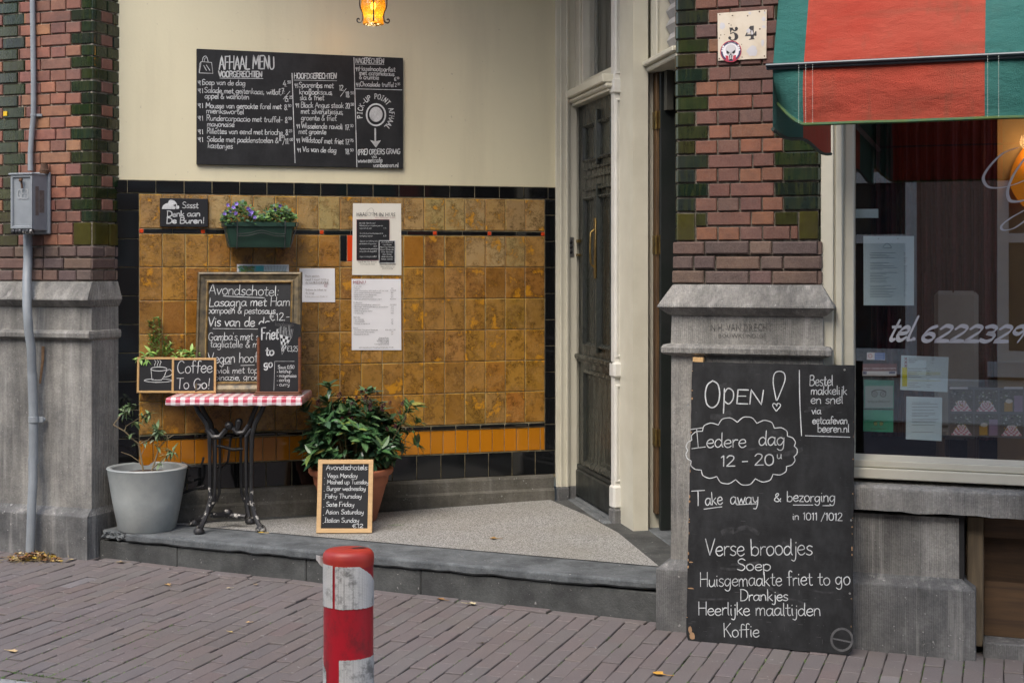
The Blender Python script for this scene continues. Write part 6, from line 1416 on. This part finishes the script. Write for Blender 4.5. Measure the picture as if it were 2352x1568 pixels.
# ---- awning
ua = FAC.uw(1915, 355, -.1)[0]; lo, hi = .2, 3.5
for _ in range(40):
    md = (lo+hi)/2
    if FAC.uw(1775, 250, md)[0] < ua: lo = md
    else: hi = md
DA = lo
AP = FAC; zbar = AP.uw(1790, 154, DA)[1]; zval = AP.uw(1860, 286, DA)[1]; AW = Pl(FAC.P(ua, zbar, DA), FAC.U)
print('awning depth', DA, 'bar', zbar, 'val', zval, 'ua', ua)
t = thing('awning', 'red and green striped canvas awning over the shop window', 'awning', AW.mat())
def au(x): return FAC.uw(x, 200, DA)[0]-ua
s1, s2 = au(1846), au(2262); wr = s2-s1; UE = s2+wr*1.25
GR, RDc = (.028, .155, .13, 1), (.47, .058, .030, 1)
def stripe(u):
    if u < s1: return GR
    return RDc if int((u-s1)/wr) % 2 == 0 else GR
r = random.Random(12)
def nz(a, b): return math.sin(a*3.1+b*1.7)*.5+math.sin(a*7.3-b*2.9+1)*.3+math.sin(a*1.3+b*5.1+2)*.4
ul = sorted(set([round(UE*i/70, 4) for i in range(71)]+[s1, s2])); hv = zbar-zval
m = MB(); dz_top = 3.4
rows = []
for j in range(31):                                     # slope from the wall down to the bar
    v_ = j/30; rows.append([(u, DA*.98*(1-v_)*1.0-.012*nz(u*2, v_*3)*math.sin(math.pi*v_)-.0, dz_top*(1-v_)+.02*nz(u*1.5, v_*2)*math.sin(math.pi*v_)-.03*math.sin(math.pi*v_)) for u in ul])
def addgrid(rows):
    for j in range(len(rows)-1):
        for i in range(len(ul)-1): m.face([rows[j][i], rows[j][i+1], rows[j+1][i+1], rows[j+1][i]], stripe((ul[i]+ul[i+1])/2))
addgrid(rows)
rows = []
def cornerlift(u): return max(0, 1-u/.11)
for j in range(15):
    v_ = j/14; rows.append([(u+.008*v_*cornerlift(u), -.004-.018*math.sin(math.pi*min(1, v_*1.1))*(.6+.4*nz(u*3, 1))-.012*v_*nz(u*4, 3)+.05*cornerlift(u)**2*v_, -v_*(hv-.085*cornerlift(u)**1.4)) for u in ul])
addgrid(rows); VAL = rows[-1]
m.build('canopy', CANVAS, t, AW.mat(), smooth=True, fix=False)
m = MB(); m.tube([(x, y-.002, z) for x, y, z in VAL], .0065, 6); m.build('hem_binding', mat('green_hem', (.04, .11, .055), (.07, .11, .02), .8, 30), t, AW.mat(), smooth=True)
m = MB(); m.mi = 0                                      # end panel, seen from inside under the valance
def side(y): return dz_top*min(1, y/(DA*.98))
ys = [DA*i/24 for i in range(25)]; zlow = FAC.uw(1915, 357, -.07)[1]-zbar; zl0 = VAL[0][2]+.0
def low(y): return -hv-.012+(zlow+hv+.012)*(y/DA)-.012*math.sin(y*6)
for i in range(24):
    a, b = ys[i], ys[i+1]; c = GR if (a+b)/2 < DA*.46 else RDc; m.face([(0, a, low(a)), (0, b, low(b)), (0, b, max(side(b), low(b)+.02)), (0, a, max(side(a), low(a)+.02))], c)
m.build('end_panel', CANVAS, t, AW.mat(), fix=False)
m = MB(); m.tube([(.0, y, low(y)) for y in ys], .007, 6); m.build('end_hem', mat('dark_hem', (.02, .045, .035), (.015, .03, .025), .8), t, AW.mat(), smooth=True)
m = MB(); m.box(-.02, UE, -.020, -.004, -.011, .011, .003); m.tube([(-.02, -.024, .004), (UE, -.024, .004)], .006, 8); m.build('front_bar', mat('bar_metal', (.05, .065, .075), (.035, .045, .055), .35, metal=.3), t, AW.mat())
m = MB()
for u in (s1+.012, s1+.036, s2+.010, s2+.045, s1-.012):
    if u > UE: continue
    for k in range(0, 26): z = -hv*(k+.2)/26; m.ribbon([(u, z), (u, z-hv/48)], .0016, -.036)
m.build('stitching', mat('thread', (.5, .55, .5), (.45, .5, .45), .9), t, AW.mat(), fix=False)
m = MB(); m.tube([(.03, .0, -.02), (.03, DA-.02, .02)], .012, 8); m.tube([(UE-.05, .0, -.02), (UE-.05, DA-.02, .02)], .012, 8); m.build('side_arm', STEEL, t, AW.mat())
# ================================================================== the window: lettering and papers
GD = -.164; p = FAC; D_ = GD
LET = mat('window_letters', (.62, .60, .60), (.55, .54, .54), .5)
m = MB()
pen(m, p, 'tel.', 2036, 781, 2100, 781, 54, .017, D_, 0, .48, .9); pen(m, p, '6222329', 2112, 783, 2350, 785, 35, .0165, D_, 0, .42, .9)
blob(m, p, ell(2099, 778, 4.2, 4.2, n=12), D_); m.build('phone_number', LET, WIN, FAC.mat(), fix=False); m = MB()
def zf3(pts): return [(2066.4+x*.3843, 229.6+y*.3843) for x, y in pts]
line(m, p, zf3([(708, 285), (620, 318), (548, 385), (502, 455), (510, 500), (545, 524), (620, 522), (700, 500), (770, 470)]), .0105, D_, nib=.3); line(m, p, zf3([(790, 300), (741, 358), (680, 450), (648, 530), (648, 580), (672, 606), (741, 600), (800, 560)]), .012, D_, nib=.6); line(m, p, zf3([(800, 630), (741, 662), (660, 708), (610, 750), (614, 775), (650, 776), (700, 757), (790, 690)]), .009, D_, nib=.3)
m.build('painted_flourish', LET, WIN, FAC.mat(), fix=False)
def wsheet(name, label, cat, px, m_, d=-.175):
    u, z = FAC.uw(*px[3], d); sp = FAC.sub(u, z, d); t = thing(name, label, cat, sp.mat()); mm = MB(); q4 = [sp.uw(*c) for c in px]; mm.prism([q4[3], q4[2], q4[1], q4[0]], 0, .001); mm.build('sheet', m_, t, sp.mat()); return t, sp
def lines(m, p, x0, x1, y0, y1, n, d=.0008, seed=1, wd=.0016):
    r = random.Random(seed)
    for i in range(n):
        if r.random() < .12: continue
        y = y0+(y1-y0)*i/(n-1); line(m, p, [(x0, y), (x0+(x1-x0)*r.uniform(.45, 1), y)], wd, d)
t, p = wsheet('window_menu', 'pale blue printed menu sheet hung high inside the shop window', 'menu', [(1983, 542), (2099.4, 542), (2099.4, 701.5), (1983.5, 701)], PAPERB)
m = MB(); lines(m, p, 1999, 2062, 581, 682, 28); lines(m, p, 2076, 2084, 581, 680, 28, seed=4)
line(m, p, [(2027, 569), (2036, 559), (2043, 562), (2047, 569), (2030, 570)], .0016, .0008)
for x in (2017, 2062): line(m, p, [(x, 548), (x+.8, 548)], .005, .0008)
m.build('printed_text', INK, t, p.mat(), fix=False)
wsheet('paper_strip', 'narrow blank paper strip stuck at the left edge of the window', 'paper', [(1965, 480.3), (2017.5, 480), (2017.5, 500.5), (1965, 500.8)], PAPERB)
t, p = wsheet('permit_sheet', 'permit sheet with yellow block and three red crosses in the shop window', 'permit', [(2070, 815.7), (2179, 820), (2176, 900.3), (2067.5, 895)], PAPERB)
m = MB(); R1 = MB(); Y1 = MB()
for i in range(3): 
    y = 823.5+i*8; line(R1, p, [(2078, y-2.5), (2083, y+2.5)], .004, .0009); line(R1, p, [(2083, y-2.5), (2078, y+2.5)], .004, .0009)
rectpx(Y1, p, 2072, 843.5, 2083.5, 887, .0009)
for y in (855, 859, 873.5): line(Y1, p, [(2086, y), (2160, y+.6)], .002, .0009)
typed(m, p, 'Gemeente', 2087, 824, 2106, .0009, cap=3.2); typed(m, p, 'Amsterdam', 2087, 828.4, 2107, .0009, cap=3.2); typed(m, p, 'Centrum', 2087, 832.6, 2102, .0009, cap=3.2); typed(m, p, 'Exploitatievergunning art. 3.8 APV', 2086, 847.5, 2128, .0009, cap=3)
lines(m, p, 2086, 2120, 852, 888, 9, wd=.0014); lines(m, p, 2128, 2142, 852, 888, 9, seed=7, wd=.0014); lines(m, p, 2140, 2148, 822, 833, 5, seed=3, wd=.0014)
m.build('printed_text', INK, t, p.mat(), fix=False); R1.build('crosses', INKR, t, p.mat(), fix=False); Y1.build('yellow_block', mat('yellow_ink', (.62, .60, .02), (.58, .55, .02), .6), t, p.mat(), fix=False)
t, p = wsheet('info_sheet', 'white closely printed letter below the permit in the shop window', 'letter', [(2081.5, 910), (2164, 912.5), (2162.8, 1012.5), (2080.5, 1008)], PAPERB); m = MB(); lines(m, p, 2095, 2158, 924, 976, 16, seed=9); lines(m, p, 2095, 2145, 992, 997, 2, seed=2); m.build('printed_text', INK, t, p.mat(), fix=False)
def sticker(name, label, px, parts):
    u, z = FAC.uw(*px[3], -.1745); sp = FAC.sub(u, z, -.1745); t = thing(name, label, 'sticker', sp.mat()); mm = MB(); global p; p = sp
    blob(mm, sp, px, .0006, parts[0]); parts[1](mm); mm.build('print', PRINT, t, sp.mat(), fix=False); bk = MB(); q4 = [sp.uw(*c) for c in px]; bk.prism([q4[3], q4[2], q4[1], q4[0]], 0, .0005); bk.build('backing', PAPER, t, sp.mat())
def vid(mm):
    rectpx(mm, p, 1981, 852, 2059, 863, .0008, (.55, .55, .52, 1)); typed(mm, p, 'VIDEO-OBSERVATIESYSTEEM', 1982.5, 848, 2057, .0009, (.75, .72, .68, 1), cap=4); rectpx(mm, p, 1982, 853, 1991, 859, .001, (.04, .05, .12, 1)); rectpx(mm, p, 2042, 853, 2056, 858, .001, (.04, .05, .12, 1))
sticker('warning_sticker', 'dark red video surveillance sticker low in the shop window', [(1981, 835), (2060, 835), (2059.5, 864), (1980, 863)], ((.15, .035, .025, 1), vid))
def owl(cx, cy, s, c1, c2):
    def f(mm):
        for k in (-1, 1):
            blob(mm, p, ell(cx+k*10*s, cy, 7.2*s, 7.2*s, n=16), .0009, c1); blob(mm, p, ell(cx+k*10*s, cy, 5.2*s, 5.2*s, n=16), .0011, c2); blob(mm, p, ell(cx+k*10*s, cy, 2.8*s, 2.8*s, n=12), .0013, c1); blob(mm, p, ell(cx+k*10*s, cy, 1.2*s, 1.2*s, n=8), .0015, c2)
        line(mm, p, [(cx-17*s, cy-5*s), (cx-8*s, cy-9*s), (cx, cy-9.6*s), (cx+8*s, cy-9*s), (cx+17*s, cy-5*s)], .004*s, .0012, col=c1)
        typed(mm, p, 'tripadvisor', cx-26*s, cy+20*s, cx+26*s, .0009, c1, cap=7*s)
    return f
def ow1(mm): rectpx(mm, p, 1987, 886, 2051, 936, .0007, (.24, .30, .28, 1)); owl(2018.6, 904.5, 1, (.025, .03, .03, 1), (.28, .33, .31, 1))(mm)
sticker('travel_sticker', 'grey and green owl eyed travel sticker, upper of the two', [(1984.5, 872), (2053.5, 873), (2053, 938.8), (1984, 937.5)], ((.03, .22, .16, 1), ow1))
sticker('travel_sticker', 'bright green owl eyed travel sticker, lower of the two', [(1983, 940.5), (2052, 941.5), (2051.6, 992.5), (1982.4, 990)], ((.02, .30, .17, 1), owl(2017.6, 972.7, .66, (.05, .06, .03, 1), (.36, .40, .14, 1))))
def card(mm): rectpx(mm, p, 2009, 810, 2032.5, 826, .0008, (.05, .12, .36, 1)); line(mm, p, ell(1999, 817, 4, 4), .003, .001, col=(.5, .12, .08, 1)); [line(mm, p, [(2011, y), (2028, y)], .0016, .001, col=(.6, .62, .68, 1)) for y in (813, 816.5, 820, 823.5)]
sticker('card_sticker', 'tiny white and blue payment card sticker above the video sticker', [(1991, 809), (2033, 810), (2033, 827), (1991, 825.8)], ((.6, .58, .56, 1), card))
# photo collage
t, p = wsheet('photo_collage', 'grid of terrace photographs in a clear sleeve at the window edge', 'photographs', [(2178, 887), (2352+60, 893), (2352+60, 1010), (2178, 999)], mat('sleeve', (.16, .165, .165), (.13, .135, .135), .3))
m = MB(); r = random.Random(31); rr_ = random.Random(5)
def photo(x0, y0, x1, y1, kd):
    rectpx(m, p, x0, y0, x1, y1, .0016, (.12, .11, .095, 1)); W_, H_ = x1-x0, y1-y0
    for i in range(34):
        cx, cy = x0+W_*r.uniform(.06, .94), y0+H_*r.uniform(.05, .5); c = r.choice([(.05, .08, .03, 1), (.18, .22, .09, 1), (.08, .06, .04, 1), (.45, .48, .40, 1), (.02, .02, .02, 1), (.3, .3, .28, 1)]); s_ = r.uniform(.02, .055)*W_; blob(m, p, ell(cx, cy, s_, s_*.7, n=6), .0018+i*1e-5, c)
    if kd:
        blob(m, p, [(x0+W_*.08, y1-1), (x1-W_*.05, y1-1), (x0+W_*.65, y0+H_*.5), (x0+W_*.36, y0+H_*.5)], .0023, (.70, .69, .66, 1))
        for j in range(6):
            f0 = .25+.12*j; ya = y0+H_*(.55+j*.07)
            for i in range(7):
                if (i+j) % 2: rectpx(m, p, x0+W_*(.5+(i/7-.5)*f0), ya, x0+W_*(.5+((i+1)/7-.5)*f0), ya+H_*.07, .0024, (.55, .22, .26, 1))
        for i in range(10):
            cx, cy = x0+W_*r.uniform(.2, .8), y0+H_*r.uniform(.5, .75); blob(m, p, ell(cx, cy, W_*.03, H_*.04, n=7), .0026+i*1e-5, r.choice([(.6, .6, .55, 1), (.45, .28, .05, 1), (.1, .16, .06, 1)]))
    else:
        rectpx(m, p, x0+W_*.2, y0+H_*.55, x0+W_*.55, y1-2, .0023, (.42, .25, .03, 1)); rectpx(m, p, x0+W_*.62, y0+H_*.25, x1-1, y1-1, .0024, (.30, .22, .30, 1)); blob(m, p, ell(x0+W_*.4, y0+H_*.5, W_*.16, H_*.1, n=8), .0025, (.6, .58, .5, 1))
for i in range(5):
    for j in range(2): x0 = 2181+i*57.5; y0 = 894+j*55+i*.8; photo(x0, y0, x0+54, y0+51, (i+j) % 3 != 2)
rectpx(m, p, 2181, 888.5, 2223, 893, .0026, (.6, .6, .6, 1)); rectpx(m, p, 2306, 888, 2350, 893, .0026, (.6, .6, .6, 1)); m.build('pictures', PRINT, t, p.mat(), fix=False)
# room things behind the glass
def cur(name, label, x0, x1, d, A, zlo, zhi):
    a, b = FAC.uw(x0, 600, d)[0], FAC.uw(x1, 600, d)[0]; sp = FAC.sub(a, zlo, d); t = thing(name, label, 'curtain', sp.mat()); m = MB(); n = 120
    rows = [[((b-a)*i/n, A*math.sin(i*.55+1.5*math.sin(i*.13))+A*.5*math.sin(i*1.3+k), (zhi-zlo)*k/6) for i in range(n+1)] for k in range(7)]; m.grid(rows); m.build('cloth', CURT, t, sp.mat(), smooth=True)
cur('curtain', 'dark red curtain hanging behind the left half of the shop window', 2000, 2290, -.55, .028, .9, 3.3)
# wall lamp
wl = FAC.sub(*FAC.uw(2362, 405, -.75), -.75); t = thing('wall_lamp', 'glowing amber leaf shaped wall lamp inside the shop window', 'lamp', wl.mat())
m = MB(); n = 20; hp = [(0, .17), (.055, .09), (.085, .0), (.07, -.08), (.0, -.16), (-.07, -.08), (-.085, 0), (-.055, .09)]; hp = smooth(hp+[hp[0]], 3)[:-1]; rows = [[(x*k, -(.09*(1-k*k)), z*k) for x, z in hp] for k in (1, .8, .55, .3, .05)]; m.grid(rows, None, True); m.build('shade', emit('lamp_shade', (.50, .16, .008), .22), t, wl.mat(), smooth=True)
m = MB(); m.wbox(-.03, .03, -.06, .06, -.04, -.02, .004); m.build('bracket', IRON, t, wl.mat())
bk_ = FAC.sub(FAC.uw(2291, 400, -.8)[0], .5, -.8); m = MB(); m.wbox(0, 1.2, 0, 2.9, -.06, 0); part(m, 'inner_wall', mat('ochre_wall', (.30, .20, .09), (.26, .17, .08), .8), M=bk_.mat())
ll = bpy.data.lights.new('wall_lamp_light', 'POINT'); ll.energy = .9; ll.color = (1, .6, .25); ll.shadow_soft_size = .04; lo_ = bpy.data.objects.new('wall_lamp_light', ll); COL.objects.link(lo_); lo_.parent = t; lo_.matrix_basis = Matrix.Translation((0, -.10, .16))
# chair inside
ch = FAC.sub(FAC.uw(2145, 750, -.5)[0], .5, -.5); t = thing('dining_chair', 'pale upholstered chair back just inside the shop window', 'chair', ch.mat()); wC = FAC.uw(2247, 700, -.5)[0]-FAC.uw(2145, 700, -.5)[0]; zt_ = FAC.uw(2200, 668, -.5)[1]-.5
m = MB(); m.wbox(0, wC, .45, zt_, -.06, 0, .02); m.build('backrest', mat('pale_fabric', (.36, .35, .30), (.32, .31, .27), .9), t, ch.mat()); m = MB(); m.wbox(0, wC, .40, .46, -.46, 0, .02); m.build('seat', mat('pale_fabric_seat', (.36, .35, .30), (.32, .31, .27), .9), t, ch.mat())
for a in (.01, wC-.05):
    for b in (-.44, -.05): m = MB(); m.wbox(a, a+.04, 0, .42, b, b+.04); m.build('leg', BROWN, t, ch.mat())
# ================================================================== fallen leaves
LC_ = [(.30, .17, .05), (.22, .11, .045), (.38, .25, .08), (.26, .15, .07), (.42, .33, .18), (.18, .08, .03)]
def leafmesh(mb, c, s, an, col, r, curl=.3, zb=None):
    n = 12; ctr = V(c); rim_ = []
    for k in range(n):
        a = 2*math.pi*k/n; rad = s*(.55+.45*abs(math.cos(a*2.5)))*(1.25 if k == 0 else 1)*r.uniform(.85, 1.1); x, y = rad*math.cos(a), rad*.7*math.sin(a); X = x*math.cos(an)-y*math.sin(an); Y = x*math.sin(an)+y*math.cos(an)
        rim_.append(ctr+V((X, Y, .003+curl*abs(y)*r.uniform(.5, 1.2)+.15*curl*abs(x))))
    b = len(mb.v); mb.v += [tuple(ctr+V((0, 0, .003)))]+[tuple(v) for v in rim_]
    for k in range(n): mb.addf((b, b+1+k, b+1+(k+1) % n), col)
r = random.Random(44)
def onground(x, y): 
    q_ = onz(x, y, .0)
    for _ in range(4): q_ = onz(x, y, zg(q_.x)+.002)
    return q_
GL = [('curled tan leaf lying at the bottom left of the pavement', 30, 1497, .030, (.50, .36, .19), 'g'), ('brown leaf just in front of the left end of the step', 276, 1292, .028, (.25, .19, .12), 'g'), ('tan leaf on the clinkers below the iron table', 385, 1343, .028, (.42, .26, .11), 'g'), ('grey brown leaf on the clinkers left of the bollard', 587, 1343, .024, (.22, .17, .12), 'g'), ('tiny pale leaf scrap left of the bollard', 525, 1351, .014, (.5, .40, .26), 'g'), ('small orange leaf bit standing beside the bollard', 570, 1430, .013, (.50, .32, .15), 'g'),
      ('rust brown curled leaf at the foot of the step', 1088, 1387, .026, (.30, .15, .05), 'g'), ('cream coloured leaf with long stalk at the foot of the step', 1082+0, 1391, .032, (.52, .44, .27), 'g2'), ('bright orange oak leaf on the pavement left of the tall board', 1512, 1549, .034, (.55, .28, .04), 'g'), ('thin yellowed leaf left of the tall board', 530, 1452, .016, (.45, .33, .12), 'g'),
      ('brown leaf in the middle of the terrazzo floor', 1133, 1237, .026, (.30, .17, .05), 'f'), ('small brown leaf below the wall skirting', 1030, 1163, .020, (.28, .17, .09), 'f'), ('small tan leaf near the dark door corner', 1183, 1149, .018, (.30, .19, .11), 'f'), ('long green leaf blade on the terrazzo floor', 910, 1208, .03, (.12, .20, .04), 'f'), ('yellow leaf beside the right table foot', 600, 1222, .022, (.55, .36, .03), 'f'), ('dark shrivelled leaf on the pavement right of the bollard', 1107, 1453+0, .014, (.05, .035, .02), 'g')]
for lab, x, y, s, c, kd in GL:
    if kd == 'g2': x, y = 1082, 1388; x = 1083
    q0 = onz(x, y, .21) if kd == 'f' else onground(x, y)
    if kd == 'f': q0.z = FLZ(q0)+.001
    if lab.startswith('rust brown'): q0 = onground(1012, 1377)
    if lab.startswith('dark shriv'): q0 = onground(1107, 1478)
    t = thing('fallen_leaf', lab, 'leaf', q0, 'leaves fallen on the ground'); m = MB(); an = r.uniform(0, 6.28) if kd != 'f' else r.uniform(-.3, .3)
    if 'blade' in lab: leaf(m, q0+V((-.05, 0, .006)), (1, .1, .02), .11, .014, (*c, 1), bend=.02)
    else: leafmesh(m, q0, s, an, (*c, 1), r, r.uniform(.25, .6)); m.tube([q0+V((math.cos(an)*s*.8, math.sin(an)*s*.8, .004)), q0+V((math.cos(an)*s*2, math.sin(an)*s*2, .004))], .0012, 4, col=(*c, 1))
    m.build('blade', DEAD, t, WORLD, fix=False)
m = MB(); c0 = onground(75, 1283)
for i in range(150):
    x = r.gauss(75, 32); y = 1290-abs(r.gauss(0, 8))+abs(x-75)*.02; q0 = onground(x, y); q0.z += r.random()*.03*max(0, 1-abs(x-75)/60); leafmesh(m, q0, r.uniform(.008, .026), r.uniform(0, 6.28), (*r.choice(LC_+[(.45, .30, .03), (.10, .05, .03)]), 1), r, r.uniform(.2, 1.2))
for i in range(60): q0 = onground(r.gauss(75, 36), 1288+r.uniform(-8, 6)); an = r.uniform(0, 6.28); l = r.uniform(.03, .09); m.tube([q0+V((0, 0, .006)), q0+V((l*.5*math.cos(an), l*.5*math.sin(an), .016)), q0+V((l*math.cos(an), l*math.sin(an), .008))], .0011, 4, col=(.30, .22, .10, 1))
o = m.build('leaf_litter', DEAD, fix=False); tag(o, 'heap of dead leaves and twigs at the foot of the grey pipe', 'leaves'); o['kind'] = 'stuff'
m = MB()
MOSSC = [(.07, .14, .02), (.05, .11, .02), (.10, .17, .03)]
for i in range(260):
    x, y = (r.uniform(0, 460), 0) if r.random() < .4 else (r.uniform(100, 2300), 0)
    y = r.uniform(1380, 1567) if x < 1500 else r.uniform(1500, 1567)
    q0 = onground(x, y); cc = (q0.xy).dot(C2)/PW; cc = round(cc)*PW; q0 = V((*(A2*q0.xy.dot(A2)+C2*cc), 0)); q0.z = zg(q0.x)-.005
    for k in range(7): o_ = A2*r.gauss(0, .02); leaf(m, q0+V((o_.x, o_.y, 0)), rv(r)+V((0, 0, .8)), r.uniform(.006, .013), .005, (*r.choice(MOSSC), 1), bend=.3)
for i in range(300):
    u_ = r.uniform(-4.2, -1.6); p_ = FAC.P(u_, 0, DK-.078+r.gauss(0, .004)+(.078 if r.random() < .35 else 0)); q0 = V((p_.x, p_.y, zg(p_.x)-.004))
    for k in range(5): leaf(m, q0+V((r.gauss(0, .012), r.gauss(0, .003), 0)), rv(r)+V((0, 0, .9)), r.uniform(.006, .012), .005, (*r.choice(MOSSC), 1), bend=.3)
o = m.build('moss', LEAFM, fix=False); tag(o, 'green moss tufts growing in the pavement joints', 'moss'); o['kind'] = 'stuff'
